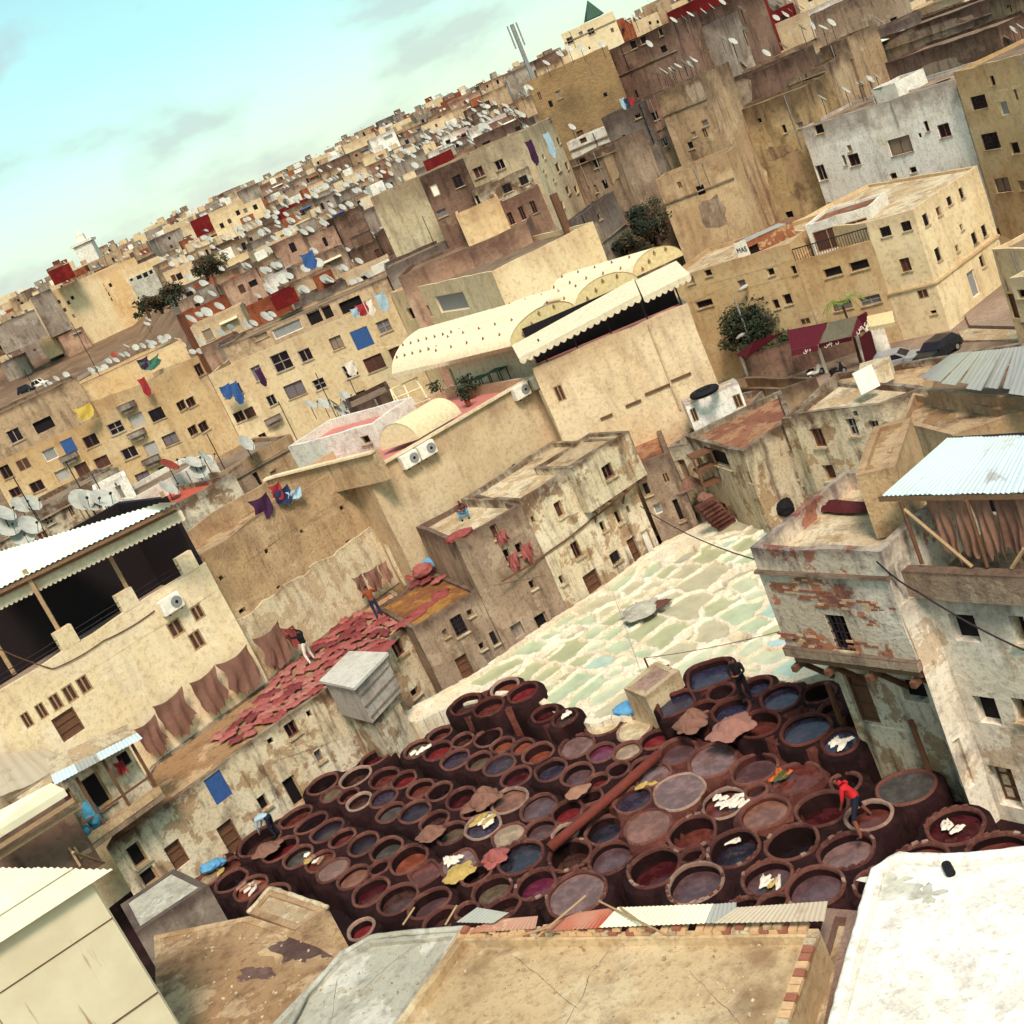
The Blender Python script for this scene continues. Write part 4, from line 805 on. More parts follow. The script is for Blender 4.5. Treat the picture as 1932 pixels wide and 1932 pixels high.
# little stair-head block on its terrace
sa = W('l', 890, 385, zs+1.3); sb = W('l', 1060, 365, zs+1.3)
shb = house('roof_hut', 'plastered hut with lean-to top on the stilted house roof', 'house', [V2(W('l',1005,790,zs-.4))-es*.3+ns*.1, V2(W('l',1150,720,zs-.4))+es*.35], zs-.5, up(V2(W('l',1005,790,zs-.4)), 'l', 900, 380), 3.4, 'earth', [], par=.12, roof='roof_stain')
# hide loft: posts, corrugated roof, hanging hides
lf = thing('loft_roof', 'rust-streaked corrugated iron roof over the loft of hanging hides', 'roof', (Pc.x+2, Pc.y, zbt))
lz = up(Pc, 'l', 1120, 545)+.1
ca, cb_ = V2(W('l', 990, 512, lz)), V2(W('l', 2050, 490, lz)); cc_, cd_ = W('l', 1425, 130, lz+.5), W('l', 2150, 108, lz+.5)
ca3, cb3 = Vector((ca.x, ca.y, lz)), Vector((cb_.x, cb_.y, lz))
for i in range(6):
    u0, u1 = i/6, (i+1)/6+.01; dz = Vector((0, 0, .015*(i % 2)))
    corrugated('roof_sheet', 'sheet_zinc', lf, ca3.lerp(cb3, u0)+dz, cc_.lerp(cd_, u0)+dz, ca3.lerp(cb3, u1)+dz, cc_.lerp(cd_, u1)+dz, .13, .022)
mb = MB(); d_ = (cb3-ca3).normalized(); c = (ca3+cb3)/2+Vector((0, .15, -.1)); mb.box(c, ((cb3-ca3).length, .14, .14), math.atan2(d_.y, d_.x)); mb.build('eave_beam', 'plank', lf)
mb = MB(); c = Pc+es*4.5+ns*3.2; mb.box((c.x, c.y, (zbt+lz)/2), (9.6, .2, lz-zbt+.2), math.atan2(es.y, es.x)); mb.build('back_wall', 'interior_shade', lf)  # loft wall in the same painted interior shade
for q, (x0, y0, x1, y1) in enumerate(((1115,545,1260,960),(1550,540,1690,980),(1140,600,1590,980),(1932,860,1850,990))):
    b_ = onface('l', x1, y1, Pc, es); t2 = onface('l', x0, y0, Pc+ns*.1, es); mb = MB(); mb.tube([b_, t2], .05, 6); mb.build('pole', 'wood_pale' if q > 1 else 'wood', lf)
# ================================================================== near roofs below the viewer
def deck(name, label, pts, z, h_, mat, roof, par=.22):
    q = [V2(W(t_, x, y, z)) for t_, x, y in pts]
    return house(name, label, 'rooftop', [q[0], q[1]], z-h_, z, 1, mat, [], par=par, roof=roof, back=q[2:], jit=.03)
# far edge is seen, so walls run: near-left, near-right, far-right, far-left
deck('ochre_rooftop', 'large ochre cement roof with crumbling brick parapet in the foreground', [('u',690,2010),('u',1455,2010),('u',1545,1752),('u',868,1762)], 4.6, 6, 'roof_ochre', 'roof_ochre', .2)
deck('grey_rooftop', 'grey cement roof patch with raised rim, left of the ochre roof', [('u',440,2010),('u',700,2010),('u',880,1752),('u',700,1768),('u',640,1800)], 4.25, 5.6, 'roof_cement', 'roof_cement', .12)
deck('stained_rooftop', 'brown stained and flaking roof with dark patches at lower left', [('u',300,2010),('u',480,2010),('u',652,1800),('u',610,1775),('u',470,1728),('u',290,1765)], 3.7, 5, 'roof_stain', 'roof_stain', .03)
deck('flaking_rooftop', 'small tan roof with broken rim next to the corner vats', [('u',468,1722),('u',556,1755),('u',618,1712),('u',509,1676)], 3.75, 5, 'earth', 'roof_pale', .05)
deck('white_rooftop', 'bright freshly limewashed white roof at the lower right corner', [('u',1545,2010),('u',2050,2010),('u',2050,1598),('u',1800,1618),('u',1700,1612),('u',1648,1640)], 5.6, 7, 'white_lime', 'white_lime', .06)
deck('grey_box_roof', 'pale grey slab roof of a lean-to beside the corner vats', [('m',930,1010),('m',1040,1230),('m',1600,860),('m',1340,735)], 2.7, 3.6, 'greyb', 'roof_cement', .03)
deck('basin_roof', 'cream sunken roof channel between the ochre and white roofs', [('u',1475,2010),('u',1560,2010),('u',1620,1718),('u',1560,1712)], 3.9, 5, 'rimgrey', 'roof_pale', .25)
# bricks of the ochre parapet: each one its own piece
orf = [o for o in bpy.data.objects if o.name.startswith('ochre_rooftop')][0]
bme = bpy.data.meshes.new('brick'); mb = MB(); mb.box((0, 0, 0), (1, 1, 1)); bme.from_pydata([(x*(.93 if z > 0 else 1), y*(.93 if z > 0 else 1), z) for x, y, z in mb.v], [], mb.f); bme.materials.append(M['brick'])
bme2 = bme.copy(); bme2.materials[0] = M['brickpale']; bme3 = bme.copy(); bme3.materials[0] = M['roof_pale']
off = woff(orf); fa, fb = W('u', 868, 1762, 4.6), W('u', 1545, 1752, 4.6); eb = (fb-fa).normalized(); n = int((fb-fa).length/.2)
for i in range(n):
    for lay in (0, 1):
        if random.random() < (.12 if lay == 0 else .45): continue
        p_ = fa+eb*(.2*i+.1+.1*lay)+Vector((0, -.02, .05+.075*lay)); o = bpy.data.objects.new('brick', random.choice([bme, bme2, bme2, bme3])); C.objects.link(o); o.parent = orf
        o.location = p_-off; o.rotation_euler = (0, 0, math.atan2(eb.y, eb.x)+random.uniform(-.06, .06)); o.scale = (.185, .26 if lay == 0 else .2, .072)
fa, fb = W('u', 1455, 2010, 4.6), W('u', 1545, 1752, 4.6); eb = (fb-fa).normalized(); n = int((fb-fa).length/.2)
for i in range(n):
    if random.random() < .1: continue
    p_ = fa+eb*(.2*i+.1)+Vector((-.05, 0, .045)); o = bpy.data.objects.new('brick', random.choice([bme, bme2, bme3])); C.objects.link(o); o.parent = orf
    o.location = p_-off; o.rotation_euler = (0, 0, math.atan2(eb.y, eb.x)+random.uniform(-.06, .06)); o.scale = (.185, .24, .07)
# cream tin-clad shed at lower left
NZ = 9.2
E0 = W('m', 868, 742, NZ); E1_ = W('m', -500, 722, NZ+.35); RB = W('m', -60, 1345, NZ)-E0
sh = thing('tin_shed', 'cream tin-clad shed with corrugated roof at the lower left corner', 'shed', (E0.x, E0.y, 2.5))
for i in range(5):
    u0, u1 = i/5, (i+1)/5+.012; dz = Vector((0, 0, .02*(i % 2))); corrugated('roof_sheet', 'sheet_cream', sh, E0.lerp(E1_, u0)+dz, E0.lerp(E1_, u0)+RB*1.6+dz, E0.lerp(E1_, u1)+dz, E0.lerp(E1_, u1)+RB*1.6+dz, .24, .03)
rb = V2(RB).normalized(); gb = V2(E1_-E0).normalized(); nn = Vector((-rb.y, rb.x))
if nn.dot(V2(E0)) < 0: nn = -nn
wa = V2(E0)+rb*.35+gb*.35
fr = [wa+rb*9, wa, wa+gb*1.2]
pan = MB()
for i in range(3):
    A, B = wa+rb*(i*3.0+.0), wa+rb*(i*3.0+2.98)
    for (z0_, z1_, d_) in ((2.0, 5.9, .0), (5.92, NZ-.1, .012)):
        mb = MB(); o3 = Vector((rb.y, -rb.x)); o3 = o3 if o3.dot(-V2(E0)) > 0 else -o3; c = (A+B)/2+o3*d_; mb.box((c.x, c.y, (z0_+z1_)/2), (2.97, .05, z1_-z0_), math.atan2(rb.y, rb.x)); mb.build('wall_panel', 'tin', sh) if 'tin' in M else None

# ================================================================== stains, patches and broken lips on the near roofs
def root_of(nm): return [o for o in C.objects if o.name == nm][0]
def patch_on(nm, z, pts, mat, rough_=.3, name='stain_patch'):
    r_ = root_of(nm)
    for k, (x, y, rx, ry) in enumerate(pts):
        c = W('u', x, y, z); n = 34; sd = random.random()*40; mb = MB(); vs = []
        for i in range(n):
            a_ = 2*math.pi*i/n; q = 1+rough_*(noise.noise(Vector((math.cos(a_)*1.6+sd, math.sin(a_)*1.6, 0)))*1.3+.6*noise.noise(Vector((math.cos(a_)*5+sd, math.sin(a_)*5, 4))))
            p_ = W('u', x+rx*q*math.cos(a_), y+ry*q*math.sin(a_), z); vs.append((p_.x, p_.y, z+.004+.003*k))
        mb.add(vs, [tuple(range(n))[::-1]]); mb.build(name, mat, r_)
patch_on('stained_rooftop', 3.67, [(480,1838,38,14),(560,1795,40,24),(620,1800,16,8)], 'darkpatch', .5)
patch_on('stained_rooftop', 3.667, [(565,1790,64,30)], 'roof_ochre', .7)
patch_on('white_rooftop', 5.54, [(1690,1668,46,22),(1748,1688,26,14)], 'roof_cement', .8)
def lip(nm, z, pts, mat, r0=.12, name='roof_lip'):
    out = []; P_ = [W('u', x, y, z) for x, y in pts]
    for a, b in zip(P_, P_[1:]):
        n = max(2, int((b-a).length/.18))
        for i in range(n): q = a.lerp(b, i/n); out.append((q, r0*(1+.35*noise.noise(q*2.1)+.25*noise.noise(q*7))))
    out.append((P_[-1], r0)); mb = MB(); mb.tube([q+Vector((0, .0, .02*noise.noise(q*3))) for q, r in out], [r for q, r in out], 9); return mb.build(name, mat, root_of(nm), True)
lip('white_rooftop', 5.6, [(1560,1980),(1610,1790),(1650,1645),(1700,1616),(1790,1622),(1932,1606),(2040,1600)], 'white_lime', .1)
mb = MB(); c = W('u', 1790, 1640, 5.62); mb.tube([c-Vector((.02, .12, 0)), c+Vector((.02, .14, .0))], .09, 12); mb.build('drain_hole', 'black', root_of('white_rooftop'))
lip('grey_rooftop', 4.28, [(520,1985),(575,1880),(645,1800),(700,1768),(790,1758),(880,1752)], 'roof_cement', .07)
lip('ochre_rooftop', 4.5, [(720,1985),(790,1890),(868,1765)], 'roof_pale', .09)
lip('flaking_rooftop', 3.78, [(468,1722),(509,1676),(560,1692),(618,1712)], 'roof_pale', .07)
# exposed bricks where the stilted house has lost its render
sroot = M8; soff = woff(sroot)
for (x, y, nu, nv) in ((490,1065,5,2),(860,1225,5,4),(455,1440,6,3),(1015,1240,3,3),(560,1160,5,4),(880,1490,4,3),(360,1110,4,4),(640,1230,3,2),(520,1480,4,3),(980,1330,3,4)):
    c = onface('l', x, y, Pa, es)
    for i in range(nu):
        for j in range(nv):
            if random.random() < .3: continue
            u_ = (i-nu/2)*.235+(.1 if j % 2 else 0); p_ = Vector((c.x+es.x*u_-ns.x*.008, c.y+es.y*u_-ns.y*.008, c.z+(j-nv/2)*.085))
            o = bpy.data.objects.new('brick', random.choice([bme, bme, bme2])); C.objects.link(o); o.parent = sroot; o.location = p_-soff; o.rotation_euler = (0, 0, math.atan2(es.y, es.x)); o.scale = (.215, .03, .068)

# cracks and grit on the near roofs
def crack(nm, z, x, y, dx, dy, n=14, w_=.006):
    r_ = root_of(nm); p_ = [(x, y)]
    for i in range(n): p_.append((p_[-1][0]+dx+random.uniform(-4, 4), p_[-1][1]+dy+random.uniform(-3, 3)))
    P_ = [W('u', *q, z+.005) for q in p_]; mb = MB(); g = [[], []]
    for i, q in enumerate(P_):
        d_ = (P_[min(i+1, n)]-P_[max(i-1, 0)]).normalized(); s_ = Vector((-d_.y, d_.x, 0))*w_*random.uniform(.4, 1.3)*(1 if 0 < i < n else .1); g[0].append(q-s_); g[1].append(q+s_)
    mb.sheet(g); mb.build('crack', 'darkpatch', r_)
for a in (('ochre_rooftop', 4.4, 1150, 1790, -6, 11), ('ochre_rooftop', 4.4, 960, 1800, 9, 8), ('ochre_rooftop', 4.4, 1300, 1830, 8, 9), ('grey_rooftop', 4.13, 780, 1780, -11, 10), ('grey_rooftop', 4.13, 640, 1840, -3, 10), ('stained_rooftop', 3.67, 340, 1800, 13, -2), ('stained_rooftop', 3.67, 420, 1900, 9, -7)): crack(*a)
for rn_, z, poly_, n in (('ochre_rooftop', 4.4, (800, 1500, 1775, 1925), 110), ('stained_rooftop', 3.67, (340, 600, 1760, 1920), 90), ('grey_rooftop', 4.13, (600, 840, 1780, 1920), 40)):
    mb = MB()
    for _ in range(n):
        c = W('u', random.uniform(*poly_[:2]), random.uniform(*poly_[2:]), z)
        r0 = random.uniform(.012, .04); mb.box(c+Vector((0, 0, r0*.5)), (r0*2, r0*1.5, r0), random.random()*3, 0, random.random()*.5)
    o = mb.build('roof_grit', 'roof_pale'); o['kind'] = 'stuff'; o['label'] = {'o': 'loose grit scattered over the ochre roof', 's': 'loose grit scattered over the stained roof', 'g': 'loose grit scattered over the grey roof'}[rn_[0]]; o['category'] = 'grit'
# ================================================================== long cream restaurant behind the yard
l0, l1 = V2(W('f', 940, 1092, 8.7)), V2(W('f', 1850, 560, 8.7)); zc = 8.7
L9 = house('terrace_building', 'long tan building with red-tiled roof terrace behind the yard', 'building', [l0-(l1-l0).normalized()*1.6, l1+Vector((.1, 0))], -2, zc, 9, 'cream_wall', [], par=.55, roof='pinkroof', trim='cream')
T0, T1 = V2(W('g', 310, 1005, 9.4)), V2(W('g', 1222, 622, 9.4)); te = (T1-T0).normalized(); tn = Vector((-te.y, te.x)); T0 = T0-te*.9; angt = math.atan2(te.y, te.x)
R9 = house('vaulted_restaurant', 'large plain cream wall of the restaurant with vaulted yellow roofs', 'building', [T0, T1], -2, 9.4, 12, 'cream_wall', [('g',382,1215,60,110,'x')], par=.6, roof='pinkroof', rdepth=.15)
for (x0, y0, x1, y1) in ((650,1385,728,1352),(818,1305,915,1255),(950,1235,1105,1140),(1115,1138,1245,1078)):
    a, b = onface('g', x0, y0, T0, te), onface('g', x1, y1, T0, te); mb = MB(); c = (a+b)/2; mb.box((c.x-tn.x*.03, c.y-tn.y*.03, c.z), ((b-a).length, .1, .12), angt); mb.build('slot', 'wood', R9)
mb = MB(); a, b = onface('g', 1175, 1320, T0, te), onface('g', 965, 760, T0, te); mb.tube([(a.x-tn.x*.05, a.y-tn.y*.05, a.z), (b.x-tn.x*.05, b.y-tn.y*.05, b.z)], .06, 6); mb.build('drainpipe', 'cream_wall', R9)
# barrel vaults: each a half-cylinder shell with a lunette front
def vault(root, A, B, z, rise, dep, segs=14, thick=.06):
    e_ = (B-A).normalized(); n_ = (-te*.72+tn*.7).normalized(); L = (B-A).length; g = [[], []]
    for i in range(segs+1):
        th = math.pi*i/segs; u = (1-math.cos(th))/2*L; h_ = math.sin(th)*rise
        for k in (0, 1):
            p_ = A+e_*u+n_*dep*k; g[k].append((p_.x, p_.y, z+h_))
    mb = MB(); mb.sheet(g); o = mb.build('vault', 'tarp_cream', root, True)
    mb = MB(); p0 = [(A.x+e_.x*.0, A.y+e_.y*.0, z)]; loop = g[0]; mb.add([Vector(q)+Vector((n_.x*.04, n_.y*.04, -.02)) for q in loop], [tuple(range(len(loop)))]); mb.build('lunette', 'tarp_dark', root)
    return o
if 'tarp_dark' not in M: flat('tarp_dark', 'd9c690', .8)
vz = up(T0+tn*1.6, 'g', 60, 905)
vs_ = [(60,905,490,655),(490,655,905,470),(870,450,1200,300)]
for (x0, y0, x1, y1) in vs_:
    A_, B_ = V2(W('g', x0, y0, vz)), V2(W('g', x1, y1, vz)); vault(R9, A_, B_, vz, 1.0, 6.5)
# little triangular vents in rows over vault skins and lunettes (one part per vent)
vme = bpy.data.meshes.new('vent'); vme.from_pydata([(-.09, 0, 0), (.09, 0, 0), (0, 0, .2), (0, -.05, .0)], [], [(0, 3, 2), (3, 1, 2), (0, 1, 3)]); vme.materials.append(M['plank'])
def vent(root, p_):
    o = bpy.data.objects.new('vent', vme); C.objects.link(o); o.parent = root; o.location = Vector(p_)-woff(root); o.rotation_euler = (0, 0, angt)
for (x0, y0, x1, y1) in vs_:
    A_, B_ = V2(W('g', x0, y0, vz)), V2(W('g', x1, y1, vz)); e_ = (B_-A_).normalized(); n_ = (-te*.72+tn*.7).normalized(); L = (B_-A_).length
    for q, hh in ((.2, .25), (.36, .55), (.5, .95), (.72, .85)): p_ = A_+e_*L*q-n_*.02; vent(R9, (p_.x, p_.y, vz+hh*.75))
    for th in (.62, .8):
        for k in range(5):
            u = (1-math.cos(math.pi*(1-th)))/2*L; p_ = A_+e_*u+n_*(1+1.3*k); vent(R9, (p_.x, p_.y, vz+math.sin(math.pi*(1-th))*1.0-.03))
# left long vault with eave, cream side wall, door, terrace things
K0, K1 = V2(W('f', 932, 535, 10.2)), V2(W('f', 1720, 345, 10.2)); ke = (K1-K0).normalized(); kn = Vector((-ke.y, ke.x)); angk = math.atan2(ke.y, ke.x)
LV9 = thing('canopy', 'long yellow domed canopy with rows of small vents on the roof terrace', 'canopy', (K0.x, K0.y, 8.2))
g = [[], []]
for i in range(11):
    th = math.pi*.5*i/10; q = K0+kn*(3.4*math.sin(th)*.9); h_ = 1.5*math.sin(th) if False else 1.55*(math.sin(math.pi*.5*i/10))
    for k, e_ in ((0, K0), (1, K1+ke*1.6)): p_ = e_+kn*(3.2*(i/10)**1.25); g[k].append((p_.x, p_.y, 10.2+1.5*math.sin(math.pi*.5*(i/10)**.8)))
mb = MB(); mb.sheet(g); mb.build('skin', 'tarp_cream', LV9, True)
for r_ in (.25, .5):
    for k in range(14): p_ = K0+ke*((K1-K0).length*(k+.5)/14)+kn*(3.2*r_**1.25-.03); vent(LV9, (p_.x, p_.y, 10.2+1.5*math.sin(math.pi*.5*r_**.8)-.02))
g = [[], []]
for i in range(121): p_ = K0.lerp(K1, i/120); g[0].append((p_.x, p_.y, 10.2)); g[1].append((p_.x, p_.y, 9.98-.06*abs(math.sin(i*math.pi/4))))
mb = MB(); mb.sheet(g); mb.build('valance', 'tarp_cream', LV9)
d0, d1 = V2(W('f', 1230, 560, 9.4))+kn*.9, V2(W('f', 1745, 440, 9.4))+kn*.9
RM = house('terrace_room', 'cream roof-terrace room with open dark door under the yellow canopy', 'house', [d0, d1], zc-.6, 10.15, 3, 'cream', [('f',1322,590,62,180,'v')], par=.05, roof='roof_pale')
# white vaulted kiosk and the white wedge building
wv = [V2(W('f', x, y, 7.4)) for x, y in ((250,1010),(420,955),(900,770))]
wq = V2(W('f',310,1150,8.3)); WB = house('white_house', 'low white house with pink sunken roof left of the vaulted terrace', 'house', [wq, V2(W('f',868,1010,8.3))], 5, up(wq, 'f', 250, 1012), 3.6, 'white_lime', [('f',757,972,56,60,'v')], par=.5, roof='pinkroof')
GV = thing('half_vault', 'pale green half-barrel skylight vault on the roof terrace edge', 'canopy', W('f', 1000, 1000, 8.2))
a, b = V2(W('f', 865, 1040, 8.45)), V2(W('f', 1105, 965, 8.45)); e_ = (b-a).normalized(); dd = V2(W('f', 1390, 795, 8.45))-b
g = [[], []]
for i in range(13):
    th = math.pi*i/12; u = (1-math.cos(th))/2
    for k in (0, 1): p_ = a.lerp(b, u)+dd*k; g[k].append((p_.x, p_.y, 8.45+1.15*math.sin(th)))
mb = MB(); mb.sheet(g); mb.build('skin', 'vault_green', GV, True) if 'vault_green' in M else None
mb = MB(); mb.add([Vector(q)+Vector((0, .03, -.02)) for q in g[0]], [tuple(range(13))]); mb.build('end_panel', 'vault_end', GV)
# awnings with scalloped edge over the dark dining terrace
def awning(label, t_, pts, z0, z1, n=8, sag=.03, mat='awn_white', scal=.14, drop=.22, face=None):
    if face: a, b, c, d = [onface(t_, x, y, face[0]+face[2]*f_, face[1]) for (x, y), f_ in zip(pts, (z1, z1, z0, z0))]
    else: a, b, c, d = [W(t_, x, y, z) for (x, y), z in zip(pts, (z1, z1, z0, z0))]     # top-left, top-right, low-left, low-right
    root = thing('awning', label, 'awning', (c.x, c.y, z0-.4))
    N = n*10; g = [[], [], []]
    for i in range(N+1):
        u = i/N; g[0].append(a.lerp(b, u)); g[1].append(a.lerp(b, u).lerp(c.lerp(d, u), .5)-Vector((0, 0, sag))); g[2].append(c.lerp(d, u))
    mb = MB(); mb.sheet(g); mb.build('cloth', mat, root, True)
    g = [[], []]
    for i in range(N+1): p_ = c.lerp(d, i/N); g[0].append(p_); g[1].append(p_-Vector((0, 0, drop+scal*abs(math.sin(i*math.pi/5)))))
    mb = MB(); mb.sheet(g); mb.build('valance', mat, root)
    for i in range(n+1):
        u = i/n; mb = MB(); mb.tube([a.lerp(b, u)-Vector((0, 0, .06)), c.lerp(d, u)-Vector((0, 0, .06))], .02, 5); mb.build('rib', 'iron', root)
    return root
awning('white striped awning over the dining terrace, longer left one', 'g', ((65,900),(870,460),(110,985),(910,560)), -.5, 1.2, 9, face=(T0, te, tn))
awning('white striped awning over the dining terrace, right corner one', 'g', ((880,470),(1150,340),(930,580),(1240,425)), -.5, 1.2, 4, face=(T0, te, tn))
# dining room under awnings, its darkness painted on the back wall
c = (T0+T1)/2+tn*2.2; mb = MB(); mb.box((c.x, c.y, 10.1), ((T1-T0).length-.4, .15, 1.9), angt); mb.build('dining_back_wall', 'interior_shade', R9)
for q in (.1, .3, .52, .75, .97):
    p_ = T0.lerp(T1, q)+tn*.2; mb = MB(); mb.tube([(p_.x, p_.y, 9.3), (p_.x, p_.y, 10.6)], .04, 6); mb.build('awning_post', 'iron', R9)
# ================================================================== ochre and yellow apartment blocks on the left
AD = 118
def fpt(t_, x, y, d): p_ = Wd(t_, x, y, d); return V2(p_), p_.z
a0, z_ = fpt('e', -120, 530, 122); a1, _ = fpt('e', 440, 300, 120); a2, z2_ = fpt('e', 1060, 90, 117)
A1 = house('apartment_block', 'ochre apartment block with curtained windows at the far left', 'building', [a0, a1, a2], -8, z2_, 12, 'ochre_apt',
 [('e',155,580,90,80,'x'),('e',330,515,90,80,'g'),('e',455,460,85,100,'blue'),('e',600,425,95,80,'f'),('e',765,340,100,80,'w'),('e',905,290,100,90,'drape'),('e',1035,250,95,80,'b'),('e',415,650,90,75,'drape'),('e',545,615,85,90,'f'),('e',675,565,95,75,'f'),('e',855,505,100,75,'w'),('e',1000,480,85,95,'drape'),('e',1125,415,100,75,'f'),('e',245,725,90,70,'f'),('e',100,765,70,60,'f'),('e',945,665,95,70,'f'),('e',40,630,70,90,'f'),('e',1205,575,80,70,'f'),('e',1095,620,90,70,'f')], par=.5, roof='roof_dark')
a3, z3_ = fpt('e', 1062, 92, 117); a4, _ = fpt('e', 1380, 10, 121); z3 = z3_+1.2
A2 = house('apartment_wing', 'dull yellow apartment wing with paired windows left of the blue cloths', 'building', [a3, a4], -8, z3, 12, 'ochre_apt',
 [('e',1200,190,60,62,'f'),('e',1262,168,60,62,'f'),('e',1275,355,62,62,'f'),('e',1345,330,62,66,'f'),('e',1325,-50,70,80,'f')], par=.5, roof='roof_dark')
a5, _ = fpt('e', 1382, 8, 121); a6, z6_ = fpt('f', 0, 345, 121); a7, z7_ = fpt('f', 930, 40, 116)
A3 = house('yellow_apartments', 'bright yellow apartment block with a blue sheet hung over one window', 'building', [a5, a6, a7], -8, z7_+.2, 12, 'yellow_apt',
 [('e',1435,165,68,75,'f'),('e',1495,100,56,70,'f'),('e',1562,85,62,75,'f'),('e',1580,265,66,70,'f'),('e',1650,240,66,70,'f'),('e',1522,340,62,70,'f'),('e',1800,155,72,72,'w'),('e',1665,440,60,60,'f'),('e',1735,400,50,50,'f'),
  ('f',565,330,82,84,'f'),('f',733,300,122,132,'blue'),('f',878,222,90,84,'w'),('f',360,412,82,82,'w'),('f',202,455,122,122,'w'),('f',45,530,66,100,'w'),('f',655,515,86,90,'w'),('f',815,465,130,100,'f'),('f',290,640,130,96,'f'),('f',452,603,78,72,'w'),('f',145,705,74,74,'f'),('f',955,402,76,84,'f'),('f',730,672,66,50,'f'),('f',10,790,50,60,'f')], par=.4, roof='roof_dark')
# attic storeys set back over the blocks: brown parapet walls with open loggias
b0, _ = fpt('e', 1500, -130, 123); b1, zb1 = fpt('f', 900, -90, 119)
A4 = house('attic_storey', 'long stained attic storey with laundry loggias over the yellow apartments', 'building', [b0, b1], z7_-.5, zb1+.2, 9, 'tan',
 [('f',660,80,150,80,'h'),('f',500,115,60,110,'h'),('f',420,160,90,90,'h'),('f',240,240,200,70,'g'),('f',60,270,90,70,'v'),('f',55,70,34,34,'v')], par=.3, roof='roof_dark')
b2, _ = fpt('e', -150, 330, 124); b3, zb3 = fpt('e', 520, 30, 124)
A5 = house('attic_storey', 'stained attic rooms with yellow awnings over the far left apartments', 'building', [b2, b3], z_-1.5, zb3+.4, 9, 'tan', [('e',100,390,90,90,'w'),('e',290,320,130,80,'h'),('e',740,170,90,60,'wd')], par=.3, roof='roof_dark')
b4, zb4 = fpt('e', 400, 120, 126); b5, _ = fpt('e', 1260, -120, 126)
A6 = house('attic_storey', 'plain ochre rooftop wall with a red cloth above the far left apartments', 'building', [b4, b5], z_-1.5, zb4, 9, 'ochre_apt', [('e',330,160,34,34,'v'),('e',1030,75,70,60,'f'),('a',1320,1350,60,80,'v')], par=.3, roof='roof_dark')
# mid right: block with awning balcony and block house
b6, z61 = fpt('f', 905, 20, 115); b7, _ = fpt('g', 20, 620, 96)
A7 = house('yellow_apartments', 'yellow apartment end with rolled blind and balcony beside the vaulted roof', 'building', [a7+Vector((.05, 0)), b7], -8, z7_+.6, 10, 'yellow_apt', [('f',1305,245,110,60,'w'),('f',1465,215,60,44,'f'),('f',1110,130,150,80,'h'),('b',1325,1720,190,120,'g'),('b',1445,1685,80,70,'v')], par=.4, roof='roof_dark')
b8, zb8 = fpt('b', 880, 1500, 118); b9, _ = fpt('b', 1300, 1360, 118)
house('block_house', 'raw grey concrete-block house above the yellow apartments', 'house', [b8, b9+Vector((2, 0))], 0, zb8, 8, 'greyb', [('b',1350,1300,90,120,'v')], par=.3, roof='roof_dark')
b10, zb10 = fpt('b', 1010, 1650, 110); b11, _ = fpt('b', 1930, 1480, 108)
house('reddish_house', 'red-brown plastered house with one square dark window and red awning', 'house', [b10, b11], -4, zb10+1.4, 8, 'pinkish', [('b',1705,1538,100,95,'v'),('b',1820,1530,60,90,'wd')], par=.3, roof='roof_dark')
b12, zb12 = fpt('b', 1350, 1140, 112); b13, _ = fpt('b', 1640, 1050, 112)
house('ochre_block', 'blank bright ochre rooftop block on the hillside', 'house', [b12, b13], 0, zb12, 6, 'ochre_apt', [], par=.2, roof='roof_dark')
# tall cream tower house
t0, zt0 = fpt('b', 1380, 770, 122); t1, _ = fpt('c', 130, 890, 118); t2, _ = fpt('c', 290, 690, 138)
house('tower_house', 'tall narrow cream house with a bright side wall of small windows', 'house', [t0, t1, t2], -6, zt0, 12, 'tower', [('b',1640,812,64,66,'w'),('b',1500,862,70,70,'w'),('b',1365,918,60,80,'b'),('b',1690,965,60,60,'w'),('b',1800,912,56,60,'w'),('b',1715,1160,36,80,'f'),('b',1790,1130,36,90,'f'),('b',1865,1085,36,80,'f'),
 ('c',310,770,24,50,'v'),('c',200,1000,30,70,'v'),('c',318,960,26,60,'w'),('c',275,1035,16,32,'v'),('c',370,1105,26,60,'v'),('c',280,1135,14,28,'v'),('c',435,1255,26,54,'v'),('c',430,1095,20,54,'v'),('c',490,1250,22,50,'v'),('c',400,1350,20,50,'v'),('c',375,930,22,50,'v'),('c',345,1190,14,26,'v'),('c',425,1655,36,70,'f'),('c',340,1640,24,50,'f')], par=.5, roof='roof_dark')
def wh(name, label, pts, d, z0, mat, wins): A, za = fpt(*pts[0], d); B, zb = fpt(*pts[1], d); return house(name, label, 'house', [A, B], z0, (za+zb)/2, 4, mat, wins, par=.3, roof='roof_dark')
wh('dark_house', 'dark brown house with barred window left of the tower house', (('b',1105,895),('b',1400,775)), 117.5, -4, 'brown', [('b',1365,920,60,80,'b'),('b',1215,980,50,80,'wd'),('b',1260,1130,70,50,'v')])
wh('pink_house', 'pinkish house with three tall narrow windows below the tower house', (('b',1640,1055),('b',1900,955)), 114, -6, 'pinkish', [('b',1715,1165,34,84,'f'),('b',1790,1130,34,90,'f'),('b',1865,1090,34,84,'f')])
wh('stucco_house', 'pale stuccoed house with two small barred windows and a ledge', (('b',1440,960),('b',1840,850)), 116.5, -4, 'peel', [('b',1690,965,60,56,'b'),('b',1800,912,56,56,'b'),('b',1480,1050,60,60,'v')])
